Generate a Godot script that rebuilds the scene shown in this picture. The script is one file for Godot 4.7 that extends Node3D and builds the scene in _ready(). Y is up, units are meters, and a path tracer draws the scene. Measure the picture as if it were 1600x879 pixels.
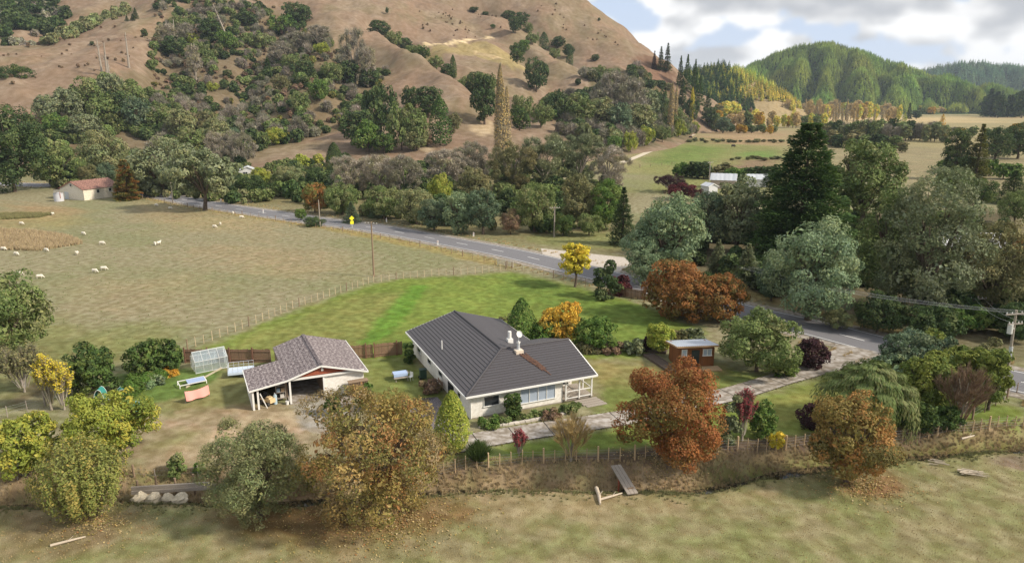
extends Node3D
# A farmhouse on a valley floor below a dry hill, seen from about 29 m up. Units are metres, y up.

# ---------------------------------------------------------------- mesh builders
class MB:
	var v := PackedVector3Array()
	var n := PackedVector3Array()
	var c := PackedColorArray()
	var col := Color(1, 1, 1)
	func tri(a: Vector3, b: Vector3, d: Vector3) -> void:
		var nn := (b - a).cross(d - a).normalized()
		v.append(a); v.append(d); v.append(b)
		n.append(nn); n.append(nn); n.append(nn)
		c.append(col); c.append(col); c.append(col)
	func quad(a: Vector3, b: Vector3, d: Vector3, e: Vector3) -> void:
		tri(a, b, d)
		tri(a, d, e)
	func smooth_tri(a: Vector3, b: Vector3, d: Vector3, na: Vector3, nb: Vector3, nd: Vector3) -> void:
		v.append(a); v.append(d); v.append(b)
		n.append(na); n.append(nd); n.append(nb)
		c.append(col); c.append(col); c.append(col)
	func box(ct: Vector3, s: Vector3, bs := Basis()) -> void:
		var x := bs.x * s.x * 0.5
		var y := bs.y * s.y * 0.5
		var z := bs.z * s.z * 0.5
		quad(ct - x - y + z, ct + x - y + z, ct + x + y + z, ct - x + y + z)
		quad(ct + x - y - z, ct - x - y - z, ct - x + y - z, ct + x + y - z)
		quad(ct + x - y + z, ct + x - y - z, ct + x + y - z, ct + x + y + z)
		quad(ct - x - y - z, ct - x - y + z, ct - x + y + z, ct - x + y - z)
		quad(ct - x + y + z, ct + x + y + z, ct + x + y - z, ct - x + y - z)
		quad(ct - x - y - z, ct + x - y - z, ct + x - y + z, ct - x - y + z)
	func beam(p: Vector3, q: Vector3, w: float, h: float) -> void:
		var d := q - p
		var l := d.length()
		d /= l
		var up := Vector3.UP if absf(d.y) < 0.95 else Vector3.RIGHT
		var side := d.cross(up).normalized()
		box((p + q) * 0.5, Vector3(w, h, l), Basis(side, side.cross(d).normalized(), -d))
	func tube(p: Vector3, q: Vector3, r0: float, r1: float, sides := 6, cap := true) -> void:
		var d := (q - p).normalized()
		var up := Vector3.UP if absf(d.y) < 0.9 else Vector3.RIGHT
		var a := d.cross(up).normalized()
		var b := a.cross(d).normalized()
		for k in sides:
			var t0 := TAU * k / sides
			var t1 := TAU * (k + 1) / sides
			var n0 := a * cos(t0) - b * sin(t0)
			var n1 := a * cos(t1) - b * sin(t1)
			smooth_tri(p + n0 * r0, q + n1 * r1, q + n0 * r1, n0, n1, n0)
			smooth_tri(p + n0 * r0, p + n1 * r0, q + n1 * r1, n0, n1, n1)
			if cap:
				tri(q + n0 * r1, q + n1 * r1, q)
				tri(p + n1 * r0, p + n0 * r0, p)
	func slab(pts: Array, y0: float, y1: float) -> void:  # a prism on a polygon seen from above, counter-clockwise
		var k := pts.size()
		for i in k:
			var p: Vector2 = pts[i]
			var q: Vector2 = pts[(i + 1) % k]
			quad(Vector3(p.x, y0, p.y), Vector3(q.x, y0, q.y), Vector3(q.x, y1, q.y), Vector3(p.x, y1, p.y))
			if i > 0 and i < k - 1:
				var o: Vector2 = pts[0]
				tri(Vector3(o.x, y1, o.y), Vector3(p.x, y1, p.y), Vector3(q.x, y1, q.y))
	func mesh() -> ArrayMesh:
		var a := []
		a.resize(Mesh.ARRAY_MAX)
		a[Mesh.ARRAY_VERTEX] = v
		a[Mesh.ARRAY_NORMAL] = n
		a[Mesh.ARRAY_COLOR] = c
		var m := ArrayMesh.new()
		m.add_surface_from_arrays(Mesh.PRIMITIVE_TRIANGLES, a)
		return m

class Leafy:  # many small folded leaves
	var v := PackedVector3Array()
	var c := PackedColorArray()
	var ix := PackedInt32Array()
	var r: RandomNumberGenerator
	func _init(s: int) -> void:
		r = RandomNumberGenerator.new()
		r.seed = s
	func ball() -> Vector3:
		var z := r.randf_range(-1, 1)
		var t := r.randf() * TAU
		var q := sqrt(1.0 - z * z)
		return Vector3(q * cos(t), z, q * sin(t))
	func leaf(p: Vector3, along: Vector3, nrm: Vector3, l: float, w: float, col: Color) -> void:
		var side := along.cross(nrm).normalized() * w * 0.5
		var f := nrm.normalized() * w * 0.22
		var k := v.size()
		v.append(p - along * l * 0.5)
		v.append(p + side + f)
		v.append(p + along * l * 0.5)
		v.append(p - side + f)
		c.append(col); c.append(col); c.append(col); c.append(col)
		ix.append_array(PackedInt32Array([k, k + 1, k + 2, k, k + 2, k + 3]))
	func sprig(p: Vector3, out: Vector3, s: float, col: Color) -> void:
		var nrm := (out.normalized() + ball() * 0.6).normalized()
		var along := nrm.cross(ball()).normalized()
		leaf(p, along, nrm, s * r.randf_range(0.6, 1.7), s * r.randf_range(0.45, 1.0), col)
	func twig(p: Vector3, q: Vector3, w: float, col: Color) -> void:  # a thin three-sided sliver
		var d := (q - p).normalized()
		var a := d.cross(ball()).normalized() * w
		var b := d.cross(a).normalized() * w
		var k := v.size()
		v.append(p + a); v.append(p - a * 0.5 + b * 0.87); v.append(p - a * 0.5 - b * 0.87); v.append(q)
		c.append(col); c.append(col); c.append(col); c.append(col)
		ix.append_array(PackedInt32Array([k, k + 1, k + 3, k + 1, k + 2, k + 3, k + 2, k, k + 3]))
	func mesh() -> ArrayMesh:
		var a := []
		a.resize(Mesh.ARRAY_MAX)
		a[Mesh.ARRAY_VERTEX] = v
		a[Mesh.ARRAY_COLOR] = c
		a[Mesh.ARRAY_INDEX] = ix
		var m := ArrayMesh.new()
		m.add_surface_from_arrays(Mesh.PRIMITIVE_TRIANGLES, a)
		return m

# ---------------------------------------------------------------- naming
func obj(called: String, mesh: Mesh, m: Material, parent: Node = self, at := Vector3.ZERO) -> MeshInstance3D:
	var o := MeshInstance3D.new()
	o.name = called
	o.mesh = mesh
	o.material_override = m
	o.position = at
	parent.add_child(o, true)
	return o

func tag(o: Node, label: String, category: String, group := "") -> Node:
	o.set_meta("label", label)
	o.set_meta("category", category)
	if group != "":
		o.set_meta("group", group)
	return o

func thing(called: String, label: String, category: String, at := Vector3.ZERO, turn := 0.0, group := "") -> Node3D:
	var o := Node3D.new()
	o.name = called
	o.position = at
	o.rotation.y = turn
	add_child(o, true)
	tag(o, label, category, group)
	return o

func struct(called: String, mesh: Mesh, m: Material, label := "") -> MeshInstance3D:
	var o := obj(called, mesh, m)
	o.set_meta("kind", "structure")
	if label != "":
		o.set_meta("label", label)
	return o

func stuff(o: Node, label := "", category := "") -> Node:
	o.set_meta("kind", "stuff")
	if label != "":
		tag(o, label, category)
	return o

func many(called: String, mesh: Mesh, m: Material, where: Array, tints: Array) -> MultiMeshInstance3D:
	var mm := MultiMesh.new()
	mm.transform_format = MultiMesh.TRANSFORM_3D
	mm.use_colors = true
	mm.mesh = mesh
	mm.instance_count = where.size()
	for i in where.size():
		mm.set_instance_transform(i, where[i])
		mm.set_instance_color(i, tints[i])
	var o := MultiMeshInstance3D.new()
	o.name = called
	o.multimesh = mm
	o.material_override = m
	add_child(o, true)
	return o

# ---------------------------------------------------------------- materials
func noise_tex(freq: float, lo: Color, hi: Color, oct := 4, kind := FastNoiseLite.TYPE_SIMPLEX_SMOOTH, size := 512, s := 1) -> NoiseTexture2D:
	var f := FastNoiseLite.new()
	f.noise_type = kind
	f.seed = s
	f.frequency = freq
	f.fractal_octaves = oct
	var t := NoiseTexture2D.new()
	t.width = size
	t.height = size
	t.seamless = true
	t.noise = f
	var g := Gradient.new()
	g.set_color(0, lo)
	g.set_color(1, hi)
	g.set_offset(0, 0.2)
	g.set_offset(1, 0.8)
	t.color_ramp = g
	return t

func lin(r: float, g: float, b: float) -> Color:
	return Color(r, g, b).linear_to_srgb()

func mat(color: Color, rough := 0.85, tex: Texture2D = null, period := 1.0, metal := 0.0) -> StandardMaterial3D:
	var m := StandardMaterial3D.new()
	m.albedo_color = color.linear_to_srgb()
	m.roughness = rough
	m.metallic = metal
	m.vertex_color_use_as_albedo = true
	if tex:
		m.albedo_texture = tex
		m.uv1_triplanar = true
		m.uv1_world_triplanar = true
		m.uv1_scale = Vector3.ONE / period
	return m

var M := {}
var T := {}

func materials() -> void:
	T.fine = noise_tex(0.045, Color(0.80, 0.80, 0.78), Color(1, 1, 1), 5, FastNoiseLite.TYPE_SIMPLEX_SMOOTH, 1024, 3)
	T.mottle = noise_tex(0.02, Color(0.84, 0.82, 0.78), Color(1, 1, 1), 5, FastNoiseLite.TYPE_SIMPLEX_SMOOTH, 1024, 8)
	T.wood = noise_tex(0.03, Color(0.70, 0.66, 0.62), Color(1, 1, 1), 4, FastNoiseLite.TYPE_SIMPLEX_SMOOTH, 512, 11)
	T.lichen = noise_tex(0.010, Color(0.44, 0.40, 0.42), Color(1, 1, 1), 5, FastNoiseLite.TYPE_SIMPLEX_SMOOTH, 1024, 17)
	T.speck = noise_tex(0.12, Color(0.72, 0.72, 0.72), Color(1, 1, 1), 3, FastNoiseLite.TYPE_SIMPLEX_SMOOTH, 512, 21)
	T.faint = noise_tex(0.02, Color(0.90, 0.89, 0.87), Color(1, 1, 1), 5, FastNoiseLite.TYPE_SIMPLEX_SMOOTH, 512, 33)
	T.stain = noise_tex(0.008, Color(0.74, 0.71, 0.66), Color(1, 1, 1), 5, FastNoiseLite.TYPE_SIMPLEX_SMOOTH, 512, 53)
	var gm := mat(Color(1.17, 1.17, 1.17), 1.0, T.fine, 5.0)
	gm.detail_enabled = true
	gm.detail_albedo = T.mottle
	gm.detail_blend_mode = BaseMaterial3D.BLEND_MODE_MUL
	gm.detail_uv_layer = BaseMaterial3D.DETAIL_UV_2
	gm.uv2_triplanar = true
	gm.uv2_world_triplanar = true
	gm.uv2_scale = Vector3.ONE / 31.0
	gm.metallic_specular = 0.2
	gm.heightmap_enabled = true
	gm.heightmap_texture = T.fine
	gm.heightmap_scale = 7.0
	M.ground = gm
	var hm := mat(Color(1.17, 1.17, 1.17), 1.0, T.fine, 26.0)
	hm.detail_enabled = true
	hm.detail_albedo = T.mottle
	hm.detail_blend_mode = BaseMaterial3D.BLEND_MODE_MUL
	hm.detail_uv_layer = BaseMaterial3D.DETAIL_UV_2
	hm.uv2_triplanar = true
	hm.uv2_world_triplanar = true
	hm.uv2_scale = Vector3.ONE / 120.0
	hm.metallic_specular = 0.2
	hm.uv1_scale = Vector3(1.0 / 26.0, 1.0 / 3.2, 1.0 / 26.0)
	M.hill = hm
	M.asphalt = mat(Color(0.21, 0.205, 0.215), 0.9, T.speck, 3.0)
	M.concrete = mat(Color(0.42, 0.385, 0.35), 0.9, T.stain, 4.0)
	M.white = mat(Color(0.74, 0.73, 0.69), 0.55)
	M.cream = mat(Color(0.85, 0.825, 0.775), 0.75, T.faint, 4.0)
	M.roof = mat(Color(0.088, 0.080, 0.084), 0.55, T.speck, 1.2)
	M.old_roof = mat(Color(0.40, 0.35, 0.335), 0.9, T.lichen, 3.4)
	M.timber = mat(Color(0.34, 0.25, 0.17), 0.9, T.wood, 0.8)
	M.grey_wood = mat(Color(0.42, 0.38, 0.33), 0.9, T.wood, 0.8)
	M.new_wood = mat(Color(0.70, 0.53, 0.33), 0.85, T.wood, 0.8)
	M.paling = mat(Color(0.30, 0.19, 0.125), 0.9, T.wood, 0.9)
	M.cedar = mat(Color(0.30, 0.115, 0.035), 0.7, T.wood, 0.8)
	M.wire = mat(Color(0.33, 0.33, 0.33), 0.5, null, 1.0, 0.6)
	M.dark = mat(Color(0.03, 0.03, 0.03), 0.7)
	M.glass_dark = mat(Color(0.03, 0.035, 0.04), 0.08)
	M.glass_pale = mat(Color(0.36, 0.42, 0.50), 0.12)
	M.brick_red = mat(Color(0.40, 0.11, 0.055), 0.85, T.wood, 1.0)
	M.zinc = mat(Color(0.62, 0.66, 0.72), 0.4, T.mottle, 3.0, 0.15)
	M.rust_roof = mat(Color(0.45, 0.24, 0.175), 0.8, T.lichen, 4.0)
	M.stone = mat(Color(0.60, 0.53, 0.41), 0.95, T.mottle, 1.4)
	M.bark = mat(Color(0.15, 0.115, 0.085), 0.95, T.wood, 0.9)
	M.pale_bark = mat(Color(0.42, 0.38, 0.32), 0.95, T.wood, 0.9)
	M.wool = mat(Color(0.64, 0.59, 0.49), 1.0)
	M.cow = mat(Color(0.03, 0.022, 0.018), 0.9)
	M.paint = mat(Color(0.75, 0.75, 0.72), 0.7)
	M.plain = mat(Color(1, 1, 1), 0.7)
	var lf := mat(Color(1, 1, 1), 0.75)
	lf.metallic_specular = 0.3
	lf.backlight_enabled = true
	lf.backlight = Color(0.42, 0.42, 0.42).linear_to_srgb()
	M.leaf = lf
	M.grass = mat(Color(1, 1, 1), 0.95)
	M.grass.metallic_specular = 0.2
	var pane := StandardMaterial3D.new()
	pane.albedo_color = Color(0.75, 0.82, 0.85, 0.28)
	pane.transparency = BaseMaterial3D.TRANSPARENCY_ALPHA
	pane.roughness = 0.08
	M.pane = pane

# ---------------------------------------------------------------- terrain
var nz := FastNoiseLite.new()
var nz2 := FastNoiseLite.new()

var LIP := [Vector2(-95, -47), Vector2(-38.45, -47.45), Vector2(-28.8, -48.33), Vector2(-19.31, -47.71), Vector2(-4.01, -49.89), Vector2(5.02, -49.89), Vector2(13.73, -49.61), Vector2(20.86, -52.14), Vector2(32.73, -54.9), Vector2(44.84, -56.62), Vector2(75, -64)]

func lip(x: float) -> float:
	for i in LIP.size() - 1:
		var p: Vector2 = LIP[i]
		var q: Vector2 = LIP[i + 1]
		if x <= q.x:
			return lerpf(p.y, q.y, clampf((x - p.x) / (q.x - p.x), 0, 1))
	return LIP[-1].y

func ground_h(x: float, z: float) -> float:  # garden and paddocks at 0, a ditch, and the near field a little lower
	if z < -70 or x < -110 or x > 90:
		return 0.0
	var s := z - lip(x) + nz.get_noise_2d(x * 2.2, z * 2.2) * 0.9 * smoothstep(-4.4, -2.5, z - lip(x))
	if s > 0.3:
		return -0.7 + nz.get_noise_2d(x * 0.7, z * 0.7) * 0.06 * smoothstep(0.3, 3.0, s)
	if s > -0.6:
		return -0.7 - smoothstep(0.3, -0.6, s)
	if s > -1.4:
		return -1.7
	if s > -4.2:
		return -1.7 + 1.7 * smoothstep(-1.4, -4.2, s)
	return 0.0

# measured heights on the hill: a smooth plate is bent through them
var HP := [Vector3(-248, 15.5, -351), Vector3(-236, 20.85, -383), Vector3(-297, 37.98, -427), Vector3(-264, 50.64, -471), Vector3(-367, 69.9, -536), Vector3(-343, 88.86, -610), Vector3(-302, 112.48, -675), Vector3(-533, 114.91, -786), Vector3(-519, 138.69, -855), Vector3(-188, 14.14, -387), Vector3(-215, 43.55, -496), Vector3(-229, 80.85, -597), Vector3(-230, 115.48, -682), Vector3(-111, 13.84, -395), Vector3(-110, 39.25, -488), Vector3(-122, 58.61, -546), Vector3(-168, 96.79, -659), Vector3(-147, 120.94, -725), Vector3(-96, 64.97, -562), Vector3(-62, 49.73, -516), Vector3(-33, 36.11, -469), Vector3(-17, 24.99, -430), Vector3(10, 11.67, -390), Vector3(-76, 30.83, -433), Vector3(-56, 20.58, -396), Vector3(-81, 14.34, -382), Vector3(-37, 6.57, -348), Vector3(-39, 49.12, -559), Vector3(-53, 61.46, -618), Vector3(-9, 31.2, -520), Vector3(21, 23.03, -470), Vector3(38, 12.54, -428), Vector3(-47, 76.87, -678), Vector3(0, 57.49, -620), Vector3(30, 41.18, -579), Vector3(70, 41.95, -616), Vector3(-120, 129.27, -791), Vector3(-36, 136.66, -849), Vector3(-83, 225, -997), Vector3(15, 178.32, -900), Vector3(57, 135.84, -848), Vector3(111, 99.51, -812), Vector3(160, 67.1, -774), Vector3(177, 43.3, -739), Vector3(185, 22.93, -717), Vector3(92, 61.81, -714), Vector3(116, 43.08, -670), Vector3(68, 18.04, -516), Vector3(97, 12.56, -552), Vector3(137, 10.36, -625), Vector3(141, 31.85, -675), Vector3(-269, 169.03, -806), Vector3(-403, 162.5, -805), Vector3(-229, 210.32, -922), Vector3(-420, 0, -330), Vector3(-300, 0, -330), Vector3(-200, 0, -325), Vector3(-120, 0, -312), Vector3(-50, 0, -312), Vector3(10, 0, -320), Vector3(62, 0, -390), Vector3(112, 0, -480), Vector3(165, 0, -640), Vector3(215, 0, -760), Vector3(300, 0, -900), Vector3(-300, -6, -240), Vector3(-100, -6, -230), Vector3(50, -8, -240), Vector3(130, -8, -380), Vector3(230, -10, -560), Vector3(330, -10, -760), Vector3(-600, 0, -320), Vector3(-900, 60, -560), Vector3(-700, 22, -440), Vector3(430, -8, -1000), Vector3(300, 2, -1100), Vector3(200, 15, -1200), Vector3(0, 60, -1300), Vector3(-300, 150, -1300), Vector3(-700, 180, -1200), Vector3(-950, 140, -900)]
var hw := []
var hgrid := PackedFloat32Array()
const HX0 := -960.0
const HZ0 := -1310.0
const HS := 10.0
const HNX := 142
const HNZ := 106

func plate(r2: float) -> float:
	return r2 * log(r2) if r2 > 1e-9 else 0.0

func solve_hill() -> void:
	var k: int = HP.size()
	var a := []
	for i in k + 3:
		var row := PackedFloat64Array()
		row.resize(k + 4)
		a.append(row)
	for i in k:
		var p: Vector3 = HP[i] / Vector3(100, 1, 100)
		for j in k:
			var q: Vector3 = HP[j] / Vector3(100, 1, 100)
			a[i][j] = plate((p.x - q.x) ** 2 + (p.z - q.z) ** 2) + (0.02 if i == j else 0.0)
		a[i][k] = 1.0; a[i][k + 1] = p.x; a[i][k + 2] = p.z
		a[k][i] = 1.0; a[k + 1][i] = p.x; a[k + 2][i] = p.z
		a[i][k + 3] = p.y
	var m := k + 3
	for i in m:
		var best := i
		for j in range(i + 1, m):
			if absf(a[j][i]) > absf(a[best][i]):
				best = j
		var tmp = a[i]
		a[i] = a[best]
		a[best] = tmp
		var pr: PackedFloat64Array = a[i]
		for j in range(i + 1, m):
			var rj: PackedFloat64Array = a[j]
			var f: float = rj[i] / pr[i]
			if f != 0.0:
				for l in range(i, m + 1):
					rj[l] -= f * pr[l]
				a[j] = rj
	hw.resize(m)
	for i in range(m - 1, -1, -1):
		var s: float = a[i][m]
		for j in range(i + 1, m):
			s -= a[i][j] * hw[j]
		hw[i] = s / a[i][i]
	hgrid.resize(HNX * HNZ)
	var px := PackedFloat32Array()
	var pz := PackedFloat32Array()
	for p in HP:
		px.append(p.x / 100.0)
		pz.append(p.z / 100.0)
	for iz in HNZ:
		for ixx in HNX:
			var x := (HX0 + ixx * HS) / 100.0
			var z := (HZ0 + iz * HS) / 100.0
			var s: float = hw[k] + hw[k + 1] * x + hw[k + 2] * z
			for i in k:
				var dx := x - px[i]
				var dz := z - pz[i]
				var r2 := dx * dx + dz * dz
				if r2 > 1e-9:
					s += hw[i] * r2 * log(r2)
			hgrid[iz * HNX + ixx] = s

func hill_h(x: float, z: float) -> float:
	var fx := (x - HX0) / HS
	var fz := (z - HZ0) / HS
	if fx < 0 or fz < 0 or fx >= HNX - 1 or fz >= HNZ - 1:
		return -10.0
	var i := int(fx)
	var j := int(fz)
	fx -= i
	fz -= j
	var k := j * HNX + i
	var h := lerpf(lerpf(hgrid[k], hgrid[k + 1], fx), lerpf(hgrid[k + HNX], hgrid[k + HNX + 1], fx), fz)
	var amp := smoothstep(3.0, 30.0, h)
	var at := Vector2(x, z)
	for c in CREASES:
		if c[3].has_point(at):
			var pts: PackedVector2Array = c[0]
			var d := 1e9
			for s in pts.size() - 1:
				d = minf(d, at.distance_to(Geometry2D.get_closest_point_to_segment(at, pts[s], pts[s + 1])))
			var w: float = c[2]
			if d < w:
				h += amp * float(c[1]) * (1.0 - d / w) * (1.0 - 0.4 * d / w)
	return h + amp * (nz.get_noise_2d(x * 0.22, z * 0.22) * 7.0 + nz2.get_noise_2d(x * 0.8, z * 0.8) * 1.6)

# gullies (negative) and sharp spur crests (positive): line, metres, half width
var CREASES := []

func creases() -> void:
	for c in [[[Vector2(-112.89, -661.76), Vector2(-86.52, -630.76), Vector2(-51.3, -539.86), Vector2(-29.4, -520.88), Vector2(-9.75, -446.62), Vector2(5.23, -395.82)], -13.0, 26.0], [[Vector2(-112.56, -611.47), Vector2(-85.89, -555.16), Vector2(-62.83, -519.71), Vector2(-34.7, -469.69), Vector2(-16.07, -426.97), Vector2(0, -392.14), Vector2(13.19, -372.27)], 7.0, 24.0], [[Vector2(-28.33, -837.44), Vector2(0, -815.15), Vector2(32.41, -758.78), Vector2(55.54, -718.07), Vector2(79.17, -653.2), Vector2(97.66, -622.36)], -11.0, 30.0], [[Vector2(-19.84, -776.64), Vector2(0, -733.7), Vector2(28.39, -659), Vector2(52.17, -601.33), Vector2(77.72, -594.36)], 6.0, 26.0], [[Vector2(3.07, -715.46), Vector2(23.81, -612.18), Vector2(38.55, -552.7), Vector2(46.56, -460.42)], -10.0, 28.0], [[Vector2(-207.26, -681.14), Vector2(-187.94, -594.02), Vector2(-184.55, -520.8), Vector2(-175.33, -445.98), Vector2(-170, -393.68)], -12.0, 34.0], [[Vector2(-161.12, -678.68), Vector2(-137.91, -585.23), Vector2(-131.53, -506.19), Vector2(-124.74, -431.72), Vector2(-122.4, -384.95)], 7.0, 30.0], [[Vector2(-112.13, -542.9), Vector2(-95.04, -487.16), Vector2(-93.34, -418.08), Vector2(-99.88, -383.75)], -8.0, 26.0], [[Vector2(-378.31, -553.26), Vector2(-360.78, -571.38), Vector2(-363.47, -639.28), Vector2(-346.55, -684.07)], -14.0, 40.0], [[Vector2(-306.27, -664.18), Vector2(-263.84, -544.96), Vector2(-240.07, -461.96), Vector2(-227.84, -407.04)], 6.0, 34.0], [[Vector2(-272.82, -604.55), Vector2(-242.37, -521.55), Vector2(-225.88, -460.59), Vector2(-208.41, -406.46)], -9.0, 28.0], [[Vector2(104.13, -814.41), Vector2(122.96, -753.61), Vector2(144.28, -725.82), Vector2(160.22, -708.41)], 4.0, 30.0]]:
		var q := PackedVector2Array(c[0])
		var r := Rect2(q[0], Vector2.ZERO)
		for p in q:
			r = r.expand(p)
		CREASES.append([q, c[1], c[2], r.grow(c[2])])

func gy(x: float, z: float) -> float:
	var y := ground_h(x, z)
	if z < -285:
		y = maxf(y, hill_h(x, z))
	return y

func in_poly(p: Vector2, q: PackedVector2Array) -> bool:
	return Geometry2D.is_point_in_polygon(p, q)

# ---------------------------------------------------------------- plants
# a palette is a list of leaf colours (sunny, tan, pine raised to imitate sunlight); each lobe of a crown leans to one of them
var P := {
	"olive": [Color(0.154, 0.202, 0.0651), Color(0.2, 0.249, 0.0869), Color(0.114, 0.161, 0.0508), Color(0.229, 0.242, 0.101)],
	"dark": [Color(0.063, 0.0993, 0.0361), Color(0.0901, 0.136, 0.0451), Color(0.0451, 0.0721, 0.03), Color(0.112, 0.144, 0.0526)],
	"green": [Color(0.102, 0.179, 0.0378), Color(0.144, 0.225, 0.0504), Color(0.0718, 0.132, 0.0315), Color(0.18, 0.238, 0.063)],
	"deep": [Color(0.0625, 0.106, 0.0312), Color(0.0938, 0.15, 0.0375), Color(0.05, 0.0813, 0.025), Color(0.125, 0.163, 0.0438)],
	"conifer": [Color(0.0578, 0.11, 0.03), Color(0.0788, 0.14, 0.036), Color(0.105, 0.157, 0.04), Color(0.0473, 0.0896, 0.028)],
	"blue": [Color(0.108, 0.159, 0.0905), Color(0.14, 0.192, 0.108), Color(0.0822, 0.125, 0.0725), Color(0.164, 0.198, 0.108)],
	"silver": [Color(0.205, 0.279, 0.152), Color(0.246, 0.321, 0.18), Color(0.154, 0.219, 0.113), Color(0.277, 0.332, 0.169)],
	"sage": [Color(0.195, 0.229, 0.118), Color(0.238, 0.264, 0.153), Color(0.151, 0.18, 0.0902), Color(0.263, 0.278, 0.139)],
	"khaki": [Color(0.184, 0.185, 0.0851), Color(0.227, 0.22, 0.102), Color(0.14, 0.143, 0.0624), Color(0.259, 0.226, 0.102)],
	"grey": [Color(0.40, 0.35, 0.27), Color(0.46, 0.41, 0.33), Color(0.31, 0.27, 0.20), Color(0.36, 0.33, 0.19)],
	"ash": [Color(0.30, 0.27, 0.21), Color(0.35, 0.315, 0.25), Color(0.23, 0.205, 0.155), Color(0.25, 0.24, 0.15)],
	"lime": [Color(0.287, 0.333, 0.0527), Color(0.354, 0.383, 0.0702), Color(0.188, 0.247, 0.041), Color(0.398, 0.395, 0.0819)],
	"fig": [Color(0.295, 0.325, 0.059), Color(0.224, 0.266, 0.0472), Color(0.425, 0.389, 0.0708), Color(0.171, 0.218, 0.0413)],
	"moss": [Color(0.18, 0.215, 0.045), Color(0.23, 0.255, 0.055), Color(0.135, 0.17, 0.035), Color(0.15, 0.20, 0.05)],
	"hazel": [Color(0.193, 0.212, 0.0553), Color(0.254, 0.262, 0.0774), Color(0.132, 0.157, 0.0387), Color(0.335, 0.28, 0.0774)],
	"yellow": [Color(0.652, 0.532, 0.054), Color(0.562, 0.479, 0.06), Color(0.45, 0.412, 0.06), Color(0.698, 0.532, 0.072)],
	"gold": [Color(0.569, 0.319, 0.044), Color(0.497, 0.296, 0.055), Color(0.352, 0.274, 0.055), Color(0.6, 0.388, 0.055)],
	"rust": [Color(0.30, 0.135, 0.045), Color(0.25, 0.125, 0.04), Color(0.20, 0.13, 0.045), Color(0.34, 0.15, 0.05), Color(0.16, 0.125, 0.04)],
	"maple": [Color(0.32, 0.125, 0.043), Color(0.26, 0.105, 0.039), Color(0.235, 0.13, 0.043), Color(0.35, 0.145, 0.048), Color(0.17, 0.13, 0.04)],
	"autumn": [Color(0.31, 0.235, 0.075), Color(0.245, 0.21, 0.065), Color(0.36, 0.19, 0.075), Color(0.20, 0.185, 0.06), Color(0.38, 0.27, 0.10), Color(0.28, 0.215, 0.11)],
	"russet": [Color(0.299, 0.218, 0.069), Color(0.23, 0.184, 0.0575), Color(0.38, 0.207, 0.069), Color(0.172, 0.149, 0.0517)],
	"drab": [Color(0.233, 0.239, 0.105), Color(0.285, 0.274, 0.129), Color(0.18, 0.196, 0.0887), Color(0.224, 0.264, 0.12)],
	"maroon": [Color(0.102, 0.0264, 0.0312), Color(0.144, 0.0336, 0.036), Color(0.072, 0.0264, 0.0288)],
	"plum": [Color(0.06, 0.03, 0.034), Color(0.085, 0.04, 0.042), Color(0.05, 0.03, 0.03)],
	"red": [Color(0.255, 0.039, 0.048), Color(0.315, 0.091, 0.096), Color(0.188, 0.039, 0.042)],
	"bracken": [Color(0.27, 0.175, 0.115), Color(0.33, 0.225, 0.15), Color(0.21, 0.14, 0.10), Color(0.24, 0.19, 0.10)],
	"tan": [Color(0.52, 0.403, 0.208), Color(0.442, 0.338, 0.169), Color(0.585, 0.442, 0.195)],
	"poplar": [Color(0.475, 0.356, 0.158), Color(0.383, 0.304, 0.158), Color(0.554, 0.383, 0.132), Color(0.317, 0.264, 0.145)],
	"sunny": [Color(0.531, 0.543, 0.127), Color(0.695, 0.607, 0.127), Color(0.38, 0.468, 0.127), Color(0.784, 0.632, 0.152)],  # far valley sunlight is put into these leaf colours
	"pine": [Color(0.285, 0.384, 0.0997), Color(0.343, 0.453, 0.12), Color(0.235, 0.316, 0.0901), Color(0.402, 0.486, 0.129)],  # greens raised so the far slope looks sunlit
	"farpine": [Color(0.188, 0.275, 0.145), Color(0.231, 0.332, 0.159), Color(0.159, 0.231, 0.13)],
	"marram": [Color(0.40, 0.31, 0.185), Color(0.48, 0.385, 0.235), Color(0.33, 0.245, 0.145), Color(0.43, 0.35, 0.20)],
	"cypress": [Color(0.375, 0.163, 0.0562), Color(0.3, 0.175, 0.05), Color(0.188, 0.188, 0.05), Color(0.138, 0.163, 0.0438)],
	"conegold": [Color(0.14, 0.145, 0.03), Color(0.19, 0.18, 0.035), Color(0.10, 0.115, 0.03)],
}

func hue(pal: Array, t: float, r: RandomNumberGenerator) -> Color:
	var i := clampi(int(t * pal.size()), 0, pal.size() - 1)
	var c: Color = pal[i] if r.randf() < 0.78 else pal[r.randi() % pal.size()]
	var k := r.randf_range(0.86, 1.14)
	return Color(c.r * k * r.randf_range(0.94, 1.06), c.g * k, c.b * k * r.randf_range(0.85, 1.15))

func lobes_of(r: RandomNumberGenerator, w: float, base: float, h: float, count: int, flat: float, spread: float) -> Array:
	var out := []
	var rx := w * 0.5
	var ry := (h - base) * 0.5
	var cy := (h + base) * 0.5
	var k := minf(rx, ry)
	for i in count:
		var y := 1.0 - 2.0 * (i + 0.5) / count
		var t := i * 2.39996 + r.randf() * 0.9
		var q := sqrt(1.0 - y * y)
		var lr := lerpf(k, rx, 0.25) * r.randf_range(0.30, 0.52) * (1.25 if count < 9 else 1.0)
		var s := spread * r.randf_range(0.70, 1.06)
		out.append([Vector3(cos(t) * q * maxf(rx - lr * 0.75, 0.1) * s, cy + y * maxf(ry - lr * 0.7 * flat, 0.1) * s, sin(t) * q * maxf(rx - lr * 0.75, 0.1) * s), lr, r.randf()])
	out.append([Vector3(0, cy, 0), k * 0.62, r.randf()])
	return out

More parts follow.
